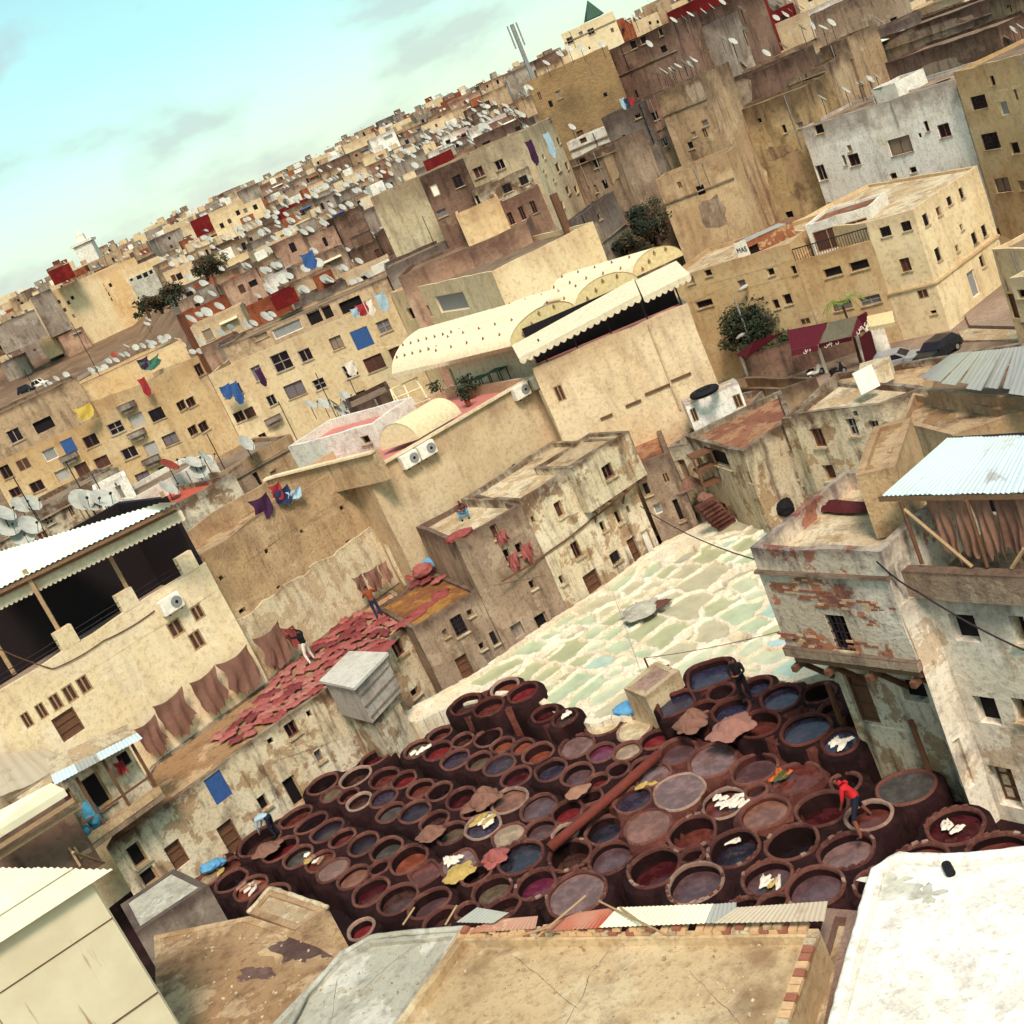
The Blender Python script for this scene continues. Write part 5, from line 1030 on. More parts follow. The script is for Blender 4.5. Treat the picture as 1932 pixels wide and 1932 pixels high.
for (bd, x, y) in ((A1,455,525),(A1,905,372),(A1,1000,545),(A1,840,190),(A3,1800,280)):
    f_ = [a0, a1, a2] if bd is A1 else [a5, a6, a7]; best = None
    for P_, Q_ in zip(f_, f_[1:]):
        e_ = (Q_-P_).normalized(); q = onface('e', x, y, P_, e_); u = (V2(q)-P_).dot(e_)/(Q_-P_).length
        if 0 < u < 1: best = (q, e_)
    if best:
        q, e_ = best; nr = Vector((e_.y, -e_.x)); mb = MB(); mb.box((q.x+nr.x*.3, q.y+nr.y*.3, q.z), (1.7, .6, .5), math.atan2(e_.y, e_.x)); mb.box((q.x+nr.x*.2, q.y+nr.y*.2, q.z-.45), (1.0, .4, .4), math.atan2(e_.y, e_.x)); mb.build('window_box', 'greyb', bd)
mb = MB(); a = Wd('c', 335, 1280, 104); b = Wd('c', 545, 1800, 104); mb.tube([(b.x, b.y, -7), (b.x, b.y, up(b, 'c', 335, 1280))], .35, 8)
one('chimney_pole', mb, 'wood', 'thick dark pole standing in front of the cream tower house', 'pole')
# ================================================================== right hillside: old walls and houses
rw = random.Random(5)
PM = dict(brown=['mud', 'pinkish', 'brown'], tan=['tan_light', 'mud'], greyb=['mud', 'greyb'], mud=['tan', 'brown'], tan_light=['tan', 'earth_light'], earth=['tan_light', 'mud'], pinkish=['tan'])
def dress(root, A, B, z0, z1, n=3, mat='tan'):
    if mat not in PM: n = 0    # repairs, pipes and ledges on an old wall, each a part
    L = (B-A).length; e_ = (B-A).normalized(); nr = Vector((e_.y, -e_.x)); an_ = math.atan2(e_.y, e_.x)
    for _ in range(n):
        u, z = rw.uniform(.15, .85)*L, rw.uniform(max(z0, z1-9)+1, z1-1.2); w_, h_ = rw.uniform(.8, L*.22), rw.uniform(.6, 2.0); k = 13; mb = MB(); vs = []
        for i in range(k):
            a_ = 2*math.pi*i/k; r_ = rw.uniform(.75, 1.15); uu, zz = u+max(-1, min(1, math.cos(a_)*1.25))*w_*r_, z+max(-1, min(1, math.sin(a_)*1.25))*h_*r_; uu = max(.1, min(L-.1, uu)); zz = min(zz, z1-.15); p_ = A+e_*uu+nr*.025; vs.append((p_.x, p_.y, zz))
        mb.add(vs, [tuple(range(k))]); mb.build('plaster_patch', rw.choice(PM[mat]), root)
    for _ in range(rw.choice([0, 1, 1, 2])):
        u = rw.uniform(.05, .95)*L; p_ = A+e_*u+nr*.08; mb = MB(); mb.tube([(p_.x, p_.y, z1-.1), (p_.x+e_.x*.05, p_.y+e_.y*.05, z1-rw.uniform(2, 6))], .05, 5); mb.build('drainpipe', rw.choice(['iron', 'steel', 'mud']), root)
    if rw.random() < .6:
        c = (A+B)/2+nr*.07; z = z1-rw.uniform(.6, 3.2); mb = MB(); mb.box((c.x, c.y, z), (L*.98, .16, .12), an_); mb.build('ledge', 'mud', root)
def wallhouse(name, label, pts, d0_, d1_, z0, mat, wins=(), depth=8, dz=0, par=.3, cat='house', extra=True):
    (ta, xa, ya), (tb, xb, yb) = pts; A, za = fpt(ta, xa, ya, d0_); B, zb = fpt(tb, xb, yb, d1_); z1 = (za+zb)/2+dz; mw = []
    if z0 < -2: z0 = -9
    if extra:
        for _ in range(rw.choice([2, 3, 4])): mw.append((0, rw.uniform(.08, .92), z1-rw.uniform(1, 6), rw.uniform(.3, .8), rw.uniform(.4, 1.0), rw.choice(['v', 'h', 'v', 'x'])))
    r_ = house(name, label, cat, [A, B], z0, z1, depth, mat, wins, par=par, roof='roof_dark', mwins=mw)
    if extra: dress(r_, A, B, z0, z1, 3 if (B-A).length > 10 else 1, mat)
    return r_
wallhouse('brick_wall_house', 'big blank brick-faced house on the hillside right of the mast', (('c',150,530),('c',700,310)), 150, 150, -2, 'brickwall', [('c',525,905,46,90,'d'),('c',625,1015,40,40,'v')])
wallhouse('arched_house', 'dark house with three tall arched windows on the ridge', (('c',690,320),('c',1100,165)), 156, 152, 0, 'brown', [('c',795,312,42,84,'v'),('c',856,276,44,100,'v'),('c',925,250,44,84,'v'),('c',1040,200,28,80,'v')])
vl = wallhouse('cream_villa', 'cream villa with pink parapet and green pyramid roof on the ridge', (('c',385,215),('c',735,85)), 225, 225, 10, 'cream', [('c',450,265,44,40,'w'),('c',520,220,26,24,'w'),('c',588,208,46,40,'w')])
p_, zv = fpt('c', 600, 100, 228); mb = MB(); q = 1.6; mb.add([(p_.x-q, p_.y-q, zv-.5), (p_.x+q, p_.y-q, zv-.5), (p_.x+q, p_.y+q, zv-.5), (p_.x-q, p_.y+q, zv-.5), (p_.x, p_.y, zv+2.6)], [(0, 1, 4), (1, 2, 4), (2, 3, 4), (3, 0, 4)]); mb.build('pyramid_roof', 'greenroof', vl)
wallhouse('block_wall_house', 'grey-brown concrete block house with laundry on its roof', (('c',650,770),('c',925,680)), 132, 130, -3, 'greyb', [('c',900,1030,60,20,'h')])
wallhouse('strip_house', 'narrow house strip with small white window and red brick panel', (('c',925,680),('c',1010,625)), 131, 131, -3, 'pinkish', [('c',1000,770,70,60,'v'),('c',1065,940,60,60,'w'),('c',960,750,40,60,'x')])
wallhouse('mud_house', 'tall plain mud-plastered house with one small window', (('c',1010,620),('c',1310,510)), 128, 126, -3, 'tan', [('c',1272,660,32,42,'v')])
wallhouse('red_wall_house', 'house with a big red painted wall on the right skyline', (('c',1080,70),('c',1500,-90)), 175, 170, 14.5, 'redpaint', [], extra=False)
wallhouse('brown_base_house', 'brown house carrying the big red wall on the right skyline', (('c',1085,170),('c',1520,20)), 174, 169, 2, 'brown', [])
wallhouse('grey_patch_house', 'grey patched house with tiny windows below the red wall', (('c',1150,240),('c',1400,150)), 160, 158, 2, 'greyb', [('c',1225,325,26,50,'w'),('c',1302,292,26,40,'v')])
wallhouse('retaining_wall', 'old retaining wall of brown and pale earth above the garden', (('c',1010,1190),('c',1480,1010)), 122, 120, -8, 'earth', [('c',1260,1050,40,50,'h'),('c',1355,1005,34,34,'h')], 4)
wallhouse('ruin_wall', 'huge stained ochre ruin wall left of the white house', (('c',1425,800),('c',1990,560)), 134, 129, -8, 'tan_light', [('c',1555,845,24,24,'h'),('c',1700,795,24,30,'h'),('d',205,1480,50,60,'h'),('d',385,1420,50,50,'h')], 6)
wallhouse('dark_terrace_house', 'dark shadowed terrace house with a collapsing wooden roof', (('c',1310,600),('c',1920,390)), 142, 138, 0, 'brown', [], 7)
wallhouse('garden_wall', 'low broken grey wall enclosing the overgrown garden', (('c',500,1480),('c',720,1220)), 108, 118, -8, 'greyb', [], 1)
wallhouse('white_annex', 'small bright white annex with a brown door under the brick wall', (('c',410,900),('c',700,880)), 140, 138, 0, 'white_lime', [('c',525,900,46,90,'d'),('c',628,1012,40,36,'v')], 4)
wallhouse('shadow_house', 'brown roofless house in the gap right of the tower house', (('c',420,1000),('c',760,1010)), 128, 124, -6, 'mud', [('c',510,1030,60,130,'h'),('c',620,1080,40,60,'v')], 5)
WH = wallhouse('white_town_house', 'tall stained white house with dark windows on the right hillside', (('d',440,790),('d',1490,590)), 128, 117, -4, 'peel_white', [('d',810,1055,72,80,'f'),('d',1115,962,150,110,'f'),('d',1405,862,80,90,'f'),('d',588,1142,72,104,'w'),('d',1200,1122,46,42,'v'),('d',1070,1162,44,42,'v'),('d',660,1350,60,36,'v'),('d',575,840,60,90,'v')], 8)
wallhouse('white_attic', 'whitewashed attic with red door on top of the white house', (('d',920,590),('d',1080,550)), 125, 123, 8, 'white_lime', [('d',1085,650,24,120,'red')], 4)
wallhouse('upper_attic', 'stained pale attic wall behind the white house roof', (('d',1080,620),('d',1450,520)), 125, 121, 6, 'peel_white', [], 4)
wallhouse('ochre_town_house', 'ochre house with white barred windows at the right edge', (('d',1470,500),('d',2060,290)), 116, 108, -7, 'ochre_apt', [('d',1635,675,100,90,'b'),('d',1800,715,56,95,'g'),('d',1712,932,110,110,'b'),('d',1872,978,56,80,'v'),('d',1790,1222,96,96,'f'),('d',1918,1225,40,70,'v')], 8)
wallhouse('slit_house', 'tan house with three slit windows above the white house, left one', (('d',375,545),('d',600,410)), 138, 136, 0, 'tan', [('d',472,555,18,60,'h'),('d',500,545,18,60,'h'),('d',525,535,18,60,'h')], 6)
wallhouse('slit_house', 'tan house with three slit windows above the white house, right one', (('d',580,320),('d',760,250)), 146, 144, 2, 'tan', [('d',682,455,16,50,'h'),('d',705,445,16,50,'h'),('d',728,440,16,50,'h')], 6)
wallhouse('long_brown_house', 'long dark brown windowless house with a pink awning on top right', (('d',750,330),('d',1700,0)), 154, 140, 0, 'brown', [('d',1605,200,80,50,'f')], 7)
wallhouse('pale_wall_house', 'long pale cream wall near the top right corner', (('d',1050,130),('d',1520,-50)), 172, 162, 8, 'cream_wall', [('d',1000,160,36,50,'v')], 7)
wallhouse('tin_corner_house', 'ochre house front with window at the top right corner', (('d',1700,30),('d',2050,-140)), 138, 130, 0, 'tan', [('d',1830,60,40,60,'w')], 7)
wallhouse('dark_ledge_house', 'dark weathered ledge house behind the white house dishes', (('d',1010,400),('d',1760,190)), 138, 128, 0, 'brown', [], 6)
# ================================================================== street, yellow corner building, café
SZ_ = -7.0
yc = [V2(W(t_, x, y, SZ_)) for t_, x, y in (('h',1120,885),('h',1445,800),('h',1790,430))]
zy = up(yc[1], 'd', 1220, 1372); yc[2] = V2(W('d', 1622, 1092, zy)); yc[0] = V2(W('d', 908, 1452, zy)).lerp(yc[0], .5)
Y2 = house('yellow_corner_house', 'pale yellow three-storey corner house with small windows by the street', 'house', yc, -8, zy, 14, 'yellow_apt',
 [('d',1018,1528,70,66,'b'),('d',1155,1492,64,64,'b'),('d',1150,1748,66,90,'f'),('d',1285,1450,36,80,'b'),('d',1370,1395,32,60,'v'),('d',1440,1325,34,56,'b'),('d',1520,1275,28,72,'b'),('d',1520,1500,22,44,'v'),('d',1605,1572,34,76,'b'),('d',1670,1522,32,76,'b'),('d',1492,1638,22,46,'v'),('d',1365,1678,36,86,'b'),('h',1265,560,70,60,'x'),('h',1335,680,40,26,'v'),('h',1600,490,60,170,'g'),('h',1658,345,34,80,'v')], par=.25, roof='roof_pale')
# continuous cornice band
mb = MB()
for A, B in zip(yc, yc[1:]):
    e_ = (B-A).normalized(); nr = Vector((e_.y, -e_.x)); a = onface('h', 1075, 550, yc[0], (yc[1]-yc[0]).normalized()).z; c = (A+B)/2+nr*.06; mb.box((c.x, c.y, a), ((B-A).length+.1, .16, .16), math.atan2(e_.y, e_.x))
mb.build('cornice', 'ochre_apt', Y2)
yd = Vector((-1, .95)).normalized(); ym = yc[0]+yd*6.6; ya = yc[0]+yd*19; zy1 = up(yc[0], 'h', 910, 200)
Y1 = house('ochre_cafe_house', 'weathered ochre building with square dark windows above the café', 'building', [ya, ym], -8, zy1+1.45, 9, 'ochre_apt',
 [('h',70,492,50,50,'v'),('h',262,415,46,50,'v'),('h',422,400,50,60,'v'),('h',372,596,54,72,'v'),('h',512,565,58,72,'v'),('h',296,628,40,66,'v'),('h',138,672,54,72,'v'),('h',490,740,66,46,'x'),('g',1360,422,46,46,'v'),('g',1245,468,46,52,'v'),('g',1335,625,110,50,'v'),('g',1560,712,20,30,'h')], par=.35, roof='roof_pale')
Y1b = house('balcony_block', 'ochre block with four wide windows between café house and corner house', 'building', [ym-yd*.03, yc[0]+yd*.05], -8, zy1-.1, 9, 'ochre_apt', [('h',670,415,120,62,'v'),('h',845,372,128,64,'v'),('h',732,635,128,60,'f'),('h',918,602,138,60,'w')], par=.9, roof='roof_pale')
ye = -yd; yn = Vector((-ye.y, ye.x))
lg0, lg1 = onface('h', 480, 90, yc[0]+yn*2.2, ye), onface('h', 915, 0, yc[0]+yn*2.2, ye)
LG = house('loggia', 'whitewashed rooftop loggia with two dark slatted screens', 'house', [V2(lg0), V2(lg1)], zy1-1.2, (lg0.z+lg1.z)/2, 4, 'white_lime', [('h',645,195,190,140,'x'),('h',840,135,150,130,'x')], par=.2, roof='roof_red')
rg = thing('balcony_railing', 'black iron balcony railing in front of the slatted screens', 'railing', (ym.x, ym.y, zy1-.1))
ra, rb_ = Vector((ym.x, ym.y, zy1-.1)), Vector((yc[0].x, yc[0].y, zy1-.1)); ra.x += yn.x*.12; rb_.x += yn.x*.12
for i in range(30):
    p_ = ra.lerp(rb_, i/29); mb = MB(); mb.box((p_.x, p_.y, zy1+.4), (.04, .04, 1.0)); mb.build('bar', 'iron', rg)
mb = MB(); mb.tube([(ra.x, ra.y, zy1+.9), (rb_.x, rb_.y, zy1+.9)], .05, 5); mb.build('top_rail', 'iron', rg)
# brick lean-to with lettering
bl0, bl1 = onface('h', 95, 225, yc[0]+yn*1.5, ye), onface('h', 400, 85, yc[0]+yn*4.5, ye)
house('brick_lean_to', 'small brick lean-to with tin roof and painted letters on its side', 'house', [V2(bl0), V2(bl1)], zy1, (bl0.z*.5+bl1.z*.5), 3, 'brickred', [('h',150,280,80,80,'h')], par=.05, roof='sheet_grey')
fc_ = bpy.data.curves.new('lettering', 'FONT'); fc_.body = 'MAS'; fc_.size = .62; fc_.extrude = .01; fc_.align_x = 'CENTER'
sg0 = onface('h', 80, 290, yc[0]+yn*1.3, ye); mb = MB(); mb.box(sg0, (1.1, .1, 2.0), math.atan2(ye.y, ye.x)); sgn = one('wall_sign', mb, 'white_paint', 'white panel with black letters MAS beside the brick lean-to', 'sign')
def lettering(curve, mat, parent, loc, rot, scl):
    tmp = bpy.data.objects.new('tmp', curve); C.objects.link(tmp); dg = bpy.context.evaluated_depsgraph_get(); me = bpy.data.meshes.new_from_object(tmp.evaluated_get(dg)); bpy.data.objects.remove(tmp)
    me.materials.clear(); me.materials.append(M[mat]); fo = bpy.data.objects.new('lettering', me); C.objects.link(fo); fo.parent = parent; fo.location = Vector(loc)-woff(parent); fo.rotation_euler = rot; fo.scale = scl; return fo
lettering(fc_, 'black', sgn, sg0+Vector((-yn.x*.08, -yn.y*.08, .1)), (rad(90), 0, math.atan2(ye.y, ye.x)), (.8, 1, 1))
# street surfaces
def sheet_z(name, pts, z, mat): 
    mb = MB(); q = [W(t_, x, y, z) for t_, x, y in pts]; mb.add([(v.x, v.y, z) for v in q], [tuple(range(len(q)))]); 
    return struct(mb.build(name, mat))
mb = MB(); mb.add([(10, 62, SZ_), (70, 62, SZ_), (90, 112, SZ_), (20, 108, SZ_)], [(0, 1, 2, 3)]); struct(mb.build('street', 'paving'))
def kerbed(name, pts, z, h_, mat):
    q = [W(t_, x, y, z) for t_, x, y in pts]; mb = MB(); mb.prism([(v.x, v.y) for v in q][::-1], z-.4, z+h_); return struct(mb.build(name, mat))
kerbed('pavement', [('h',1540,700),('h',1580,790),('h',1932,800),('h',2100,600),('h',1760,440)], SZ_, .3, 'paving')
kerbed('stepped_ramp', [('h',1500,820),('h',1540,880),('h',1932,870),('h',1932,810),('h',1570,800)], SZ_, .16, 'roof_pale')
wallhouse('street_house', 'cream low house with wooden gate at the far right street edge', (('h',1735,325),('h',2050,190)), 84, 80, -8, 'yellow_apt', [('h',1850,640,90,170,'d')], 6)
wallhouse('street_annex', 'small cream annex with one window at the right edge', (('h',1840,490),('h',2080,400)), 74, 72, -8, 'cream', [('h',1915,560,50,60,'v')], 3)

# ================================================================== hillside town: tier after tier of flat-roofed houses
rnd = random.Random(21)
HC = [('brown', 'dark brown', 16), ('tan', 'tan', 24), ('greyb', 'grey', 22), ('pinkish', 'pinkish', 9), ('mud', 'mud-brown', 12), ('cream_wall', 'cream', 13), ('terracotta', 'brick-red', 3), ('yellow_apt', 'yellow', 3), ('peel_white', 'whitish', 8), ('redpaint', 'red-painted', 1)]
bag = [c for c in HC for _ in range(c[2])]
roofs = []           # places for dishes
def hill_house(x, y, w, dep, h_, rot, mat, cname, label, d):
    g_ = ground(x, y); e_ = Vector((math.cos(rot), math.sin(rot))); n_ = Vector((-e_.y, e_.x)); c = Vector((x, y))
    A, B = c-e_*w/2, c+e_*w/2; z1 = g_+h_; mw = []
    nst = max(1, int((h_-1)/2.8)); nw = rnd.choice([1, 2, 2, 3]) if d < 330 else rnd.choice([0, 1, 2])
    for s_ in range(nst):
        for k in range(nw):
            if rnd.random() < .3: continue
            mw.append((0, (k+.5)/nw+rnd.uniform(-.08, .08), z1-1.7-2.8*s_+rnd.uniform(-.2, .2), rnd.uniform(.6, 1.3), rnd.uniform(.8, 1.5), rnd.choice(['v', 'v', 'f', 'x', 'w', 'h'])))
    front = [A, B]
    hs = house('hillside_house', label, 'house', front, g_-4, z1, dep, mat, par=rnd.uniform(.3, .9), roof=rnd.choice(['roof_dark', 'roof_stain', 'roof_pale', 'roof_red']), group='houses of the hillside town', far=d > 170, mwins=mw, jit=.06)
    if rnd.random() < .55:      # stair room or wash house on the roof
        q = c+e_*rnd.uniform(-.28, .28)*w+n_*rnd.uniform(.35, .6)*dep; mb = MB(); sw_, sh_ = rnd.uniform(1.8, 3.2), rnd.uniform(1.6, 2.6); mb.box((q.x, q.y, z1-.3+sh_/2), (sw_, 2.2, sh_), rot); mb.build('roof_room', rnd.choice(['tan', 'greyb', 'brown', 'cream_wall', 'white_lime', 'terracotta']), hs)
    if rnd.random() < .25:
        q = c-n_*.35; mb = MB(); mb.box((q.x+e_.x*w*.2, q.y+e_.y*w*.2, z1-1.15), (w*.35, .8, .06), rot, rx=rad(18)); mb.build('canopy_sheet', rnd.choice(['sheet_grey', 'sheet_white', 'rust', 'blue', 'awn_white']), hs)
    for _ in range(rnd.choice([1, 2, 2, 3, 4, 5]) if d < 420 else rnd.choice([0, 1, 2])):
        q = c+e_*rnd.uniform(-.45, .45)*w+n_*rnd.uniform(.05, .25)*dep; roofs.append((q.x, q.y, z1, d))
    return hs
cnt = {}
def tier(d, az0, az1, wmin, wmax, hmin, hmax, word):
    a = az0; k = 0
    while a < az1:
        w = rnd.uniform(wmin, wmax); am = a+w/2/d; dd = d*rnd.uniform(.965, 1.035); x, y = dd*math.sin(am), dd*math.cos(am)
        mat, cname, _ = rnd.choice(bag); h_ = rnd.uniform(hmin, hmax)
        if rnd.random() < .12: h_ += 2.5
        rot = -am+rnd.gauss(0, .16)+.06
        if inframe(x, y, ground(x, y)+h_*.8):
            k += 1; hill_house(x, y, w, rnd.uniform(5, 8), h_, rot, mat, cname, f'{cname} flat-roofed hillside house, {ORD[min(k-1, 28)]} from left in the {word} tier', d)
        a += (w+rnd.uniform(-.3, .5))/d
def inframe(x, y, z, m_=30):
    X, Y = proj((x, y, z)); return -m_ < X < 1932+m_ and -m_-20 < Y < 1932+m_
TN = [(131, 'lowest central'), (141, 'second central'), (152, 'third central'), (165, 'fourth central'), (180, 'fifth central'), (197, 'sixth central'), (217, 'seventh central'), (240, 'eighth central'), (266, 'ninth central'), (297, 'tenth central'), (334, 'eleventh central'), (378, 'twelfth central')]
for d, wd in TN: tier(d, -.172 if d > 145 else -.16, .085 if d < 150 else .11, 4.2, 8.2, 4.6, 7.2, wd)
for d, wd in ((432, 'first far'), (460, 'second far')): tier(d, -.31, .16, 7.5, 13, 6, 9.5, wd)
fh = MB(); FM = ['tan', 'greyb', 'brown', 'mud', 'cream_wall', 'peel_white', 'pinkish', 'terracotta', 'void', 'yellow_apt']
for d in (488, 516, 545, 576, 608, 640):       # too far to pick apart: one mass of flat-roofed houses
    a = -.32
    while a < .3:
        w = rnd.uniform(5, 11); am = a+w/2/d; dd = d*rnd.uniform(.97, 1.03); x, y = dd*math.sin(am), dd*math.cos(am); g_ = ground(x, y); h_ = rnd.uniform(5, 9.5); rot = -am+rnd.gauss(0, .2); mi = rnd.choice([0, 0, 0, 1, 1, 2, 3, 3, 4, 4, 5, 6, 7, 9])
        fh.box((x, y, g_+h_/2-2), (w, rnd.uniform(5, 8), h_+4), rot, mi)
        if rnd.random() < .6: fh.box((x+rnd.uniform(-2, 2), y+1, g_+h_+1), (rnd.uniform(2, 3.5), 3, 2), rot, rnd.choice([0, 1, 4, 5, 7]))
        for _ in range(rnd.choice([0, 1, 2, 3])): q = rnd.uniform(-.4, .4)*w; fh.box((x+math.cos(rot)*q+math.sin(rot)*4.1, y+math.sin(rot)*q-math.cos(rot)*4.1, g_+h_-rnd.uniform(1.5, 4)), (.9, .15, 1.2), rot, 8)
        for _ in range(rnd.choice([0, 1, 2])): roofs.append((x+rnd.uniform(-2, 2), y-1, g_+h_, d))
        a += (w+rnd.uniform(-.5, .5))/d
o = fh.build('far_town', FM); o['kind'] = 'stuff'; o['label'] = 'crowded far rows of flat-roofed houses up to the skyline'; o['category'] = 'houses'
for d, wd in ((152, 'lower right'), (166, 'middle right'), (183, 'upper right'), (203, 'high right'), (228, 'highest right'), (258, 'top right')): tier(d, .10 if d < 175 else .09, .40, 7, 12, 6, 9, wd)
# particular houses one can pick out
def pick(name, label, t_, x, y, d, w, h_, mat, wins=(), below=6): 
    A, z = fpt(t_, x, y, d); am = math.atan2(A.x, A.y); e_ = Vector((math.cos(-am), math.sin(-am))); return house(name, label, 'house', [A, A+e_*w], z-h_, z, 6, mat, wins, par=.3, roof='roof_dark', far=True)
pick('red_panel_house', 'house with a bright red painted wall on the far left skyline', 'a', 1250, 360, 420, 8.5, 7, 'redpaint')
pick('red_panel_house', 'small house with red wall left of the far yellow row', 'a', 315, 690, 420, 7, 4.5, 'redpaint')
pick('red_panel_house', 'red rooftop wall above the window with two curtains', 'b', 1135, 790, 150, 3.6, 2.2, 'redpaint')
pick('red_panel_house', 'dark red rooftop wall beside the crowd of dishes', 'b', 125, 1690, 127, 2.6, 1.5, 'redpaint')
pick('long_yellow_house', 'long yellow house with arched windows below the red skyline wall', 'a', 1385, 345, 330, 14, 14, 'yellow_apt', [('a',1465,385,26,36,'v'),('a',1515,355,24,30,'v'),('a',1570,300,26,34,'v'),('a',1620,285,24,30,'w'),('a',1685,262,28,34,'v'),('a',1460,465,24,34,'v')])
for k, (x, y, w, h_, c) in enumerate(((130,910,13,19,'yellow_apt'),(320,830,24,24,'yellow_apt'),(640,700,13,24,'ochre_apt'),(800,690,13,24,'yellow_apt'),(960,640,12,22,'yellow_apt'),(1100,560,13,22,'tan_light'))):
    w_ = [('a', x+rnd.uniform(20, w*8.5-20), y+rnd.uniform(30, 200), 20, 26, rnd.choice(['v', 'v', 'w', 'x'])) for _ in range(18)]
    pick('valley_house', f'sunlit yellow house above the far left valley road, {ORD[k]} from the left', 'a', x, y, 428, w, h_, c, w_)
pick('far_grey_house', 'dark grey house with green-framed upper loggia in the far valley row', 'a', 195, 860, 424, 7, 14, 'greyb', [('a',235,940,14,20,'v'),('a',205,945,14,20,'v')])
lo = pick('glazed_loggia', 'grey glazed loggia with four green windows in the valley row', 'a', 845, 740, 418, 12, 8, 'roof_cement', [('a',865,738,20,26,'w'),('a',915,718,34,40,'w'),('a',958,705,30,40,'w'),('a',995,688,22,30,'w')])
pick('low_wall_house', 'grey house at the frame edge beside the parked vans', 'a', -60, 1060, 415, 14, 9, 'greyb')
# minaret-like little tower on the far skyline
c, z = fpt('a', 560, 520, 640); mb = MB(); mb.box((c.x, c.y, z-4), (9, 9, 10)); mb.box((c.x, c.y, z+1.8), (11, 11, 1.2)); mb.box((c.x, c.y, z+4), (4, 4, 3.6)); mb.tube([(c.x, c.y, z+5.5), (c.x, c.y, z+7.6)], [1.6, .1], 8)
one('skyline_tower', mb, 'white_lime', 'small white domed tower on the far left skyline', 'tower')
# valley road
rdm = MB(); rd = [Wd('a', x, y, d) for x, y, d in ((-300,1330,330),(200,1300,345),(500,1230,365),(800,1180,385))]
g = [[], []]
for q in rd:
    n_ = Vector((q.x, q.y, 0)).normalized(); g[0].append((q.x-n_.x*7, q.y-n_.y*7, ground(q.x-n_.x*7, q.y-n_.y*7)+.35)); g[1].append((q.x+n_.x*7, q.y+n_.y*7, ground(q.x+n_.x*7, q.y+n_.y*7)+.35))
rdm.sheet(g); struct(rdm.build('valley_road', 'paving'))
# ================================================================== houses in the low ground behind the left restaurant
wallhouse('old_roof_house', 'old stone-topped house with small window behind the white metal roof', (('e',-80,985),('e',800,640)), 84, 86, -8, 'peel', [('e',325,950,56,56,'w'),('e',130,840,40,40,'v')], 5)
wallhouse('white_hut', 'white rooftop hut with grey door behind the left restaurant', (('e',620,760),('e',830,650)), 80, 80, 2, 'white_lime', [('e',800,770,40,110,'g')], 3)
wallhouse('white_parapet_house', 'house with white balustrade parapet below the ochre apartments', (('e',850,760),('e',1420,560)), 78, 80, -8, 'white_lime', [], 5)
slabroof('red_roof_house', 'house with a bright terracotta-red flat roof behind the left restaurant', [('e',870,870),('e',1180,830),('e',1540,640),('e',1080,740)], 8.6, 8, 'peel', 'tile', .3)
wallhouse('stone_house', 'rough stone house with slate-like roof edge below the yellow apartments', (('e',1430,620),('f',270,950)), 78, 80, -8, 'earth', [('e',1520,690,60,50,'h')], 6)
wallhouse('shack_roof', 'patched shack roofs with dark gap left of the white wedge house', (('e',1540,580),('e',1932,420)), 90, 92, -8, 'mud', [('e',1620,580,140,60,'h')], 5)
wallhouse('dark_stone_house', 'dark stone wall house behind the white wedge house', (('f',640,760),('f',930,650)), 84, 84, 0, 'brown', [], 5)
# ================================================================== satellite dishes
DR = .52
def dish_parts():
    b = MB(); g = []; N = 14
    for r_, h_ in ((0.001, 0), (.35, .03), (.7, .11), (1, .2)): g.append([(DR*r_*math.cos(2*math.pi*k/N), DR*r_*1.08*math.sin(2*math.pi*k/N), DR*h_) for k in range(N+1)])
    b.sheet(g); a = MB(); a.tube([(0, -DR*1.0, .1), (0, -DR*.55, DR*1.0)], .014, 4); a.box((0, -DR*.5, DR*1.02), (.09, .09, .1)); return b, a
def mk(mb, name, mats):
    me = bpy.data.meshes.new(name); me.from_pydata(mb.v, [], mb.f)
    for q in mats: me.materials.append(M[q])
    if len(mats) > 1: me.polygons.foreach_set('material_index', mb.m)
    return me
b_, a_ = dish_parts(); me_b = mk(b_, 'reflector', ['dish']); me_br = mk(b_, 'reflector', ['dish_rust']); me_a = mk(a_, 'arm', ['iron'])
for q in (me_b, me_br): q.polygons.foreach_set('use_smooth', [True]*len(q.polygons))
s_ = MB(); s_.add(b_.v, b_.f, 0); s_.add(a_.v, a_.f, 1); s_.m = [0]*len(b_.f)+[1]*len(a_.f); me_s = mk(s_, 'satellite_dish', ['dish', 'iron'])
mp_ = MB(); mp_.tube([(0, 0, 0), (0, 0, 1)], .03, 5); me_m = mk(mp_, 'mast', ['iron'])
dish_n = 0
def dish(p_, r_, label, near=True, rusty=False, mast=1.0, group='satellite dishes on the roofs', az=None):
    """p_: centre of the reflector; faces south-east like all its neighbours"""
    az = rad(122)+random.gauss(0, .24) if az is None else az; el = rad(34)+random.gauss(0, .12)
    dv = Vector((math.sin(az)*math.cos(el), math.cos(az)*math.cos(el), math.sin(el))); q = dv.to_track_quat('Z', 'Y'); k = r_/DR
    root = thing('satellite_dish', label, 'satellite dish', (p_[0], p_[1], p_[2]-mast), group)
    o = bpy.data.objects.new('reflector', me_br if rusty else me_b); C.objects.link(o); o.parent = root; o.location = (0, 0, mast); o.rotation_mode = 'QUATERNION'; o.rotation_quaternion = q; o.scale = (k, k, k)
    if near:
        o2 = bpy.data.objects.new('arm', me_a); C.objects.link(o2); o2.parent = root; o2.location = (0, 0, mast); o2.rotation_mode = 'QUATERNION'; o2.rotation_quaternion = q; o2.scale = (k, k, k)
    o3 = bpy.data.objects.new('mast', me_m); C.objects.link(o3); o3.parent = root; o3.location = (-dv.x*.05, -dv.y*.05, 0); o3.scale = (1, 1, mast)
    return root
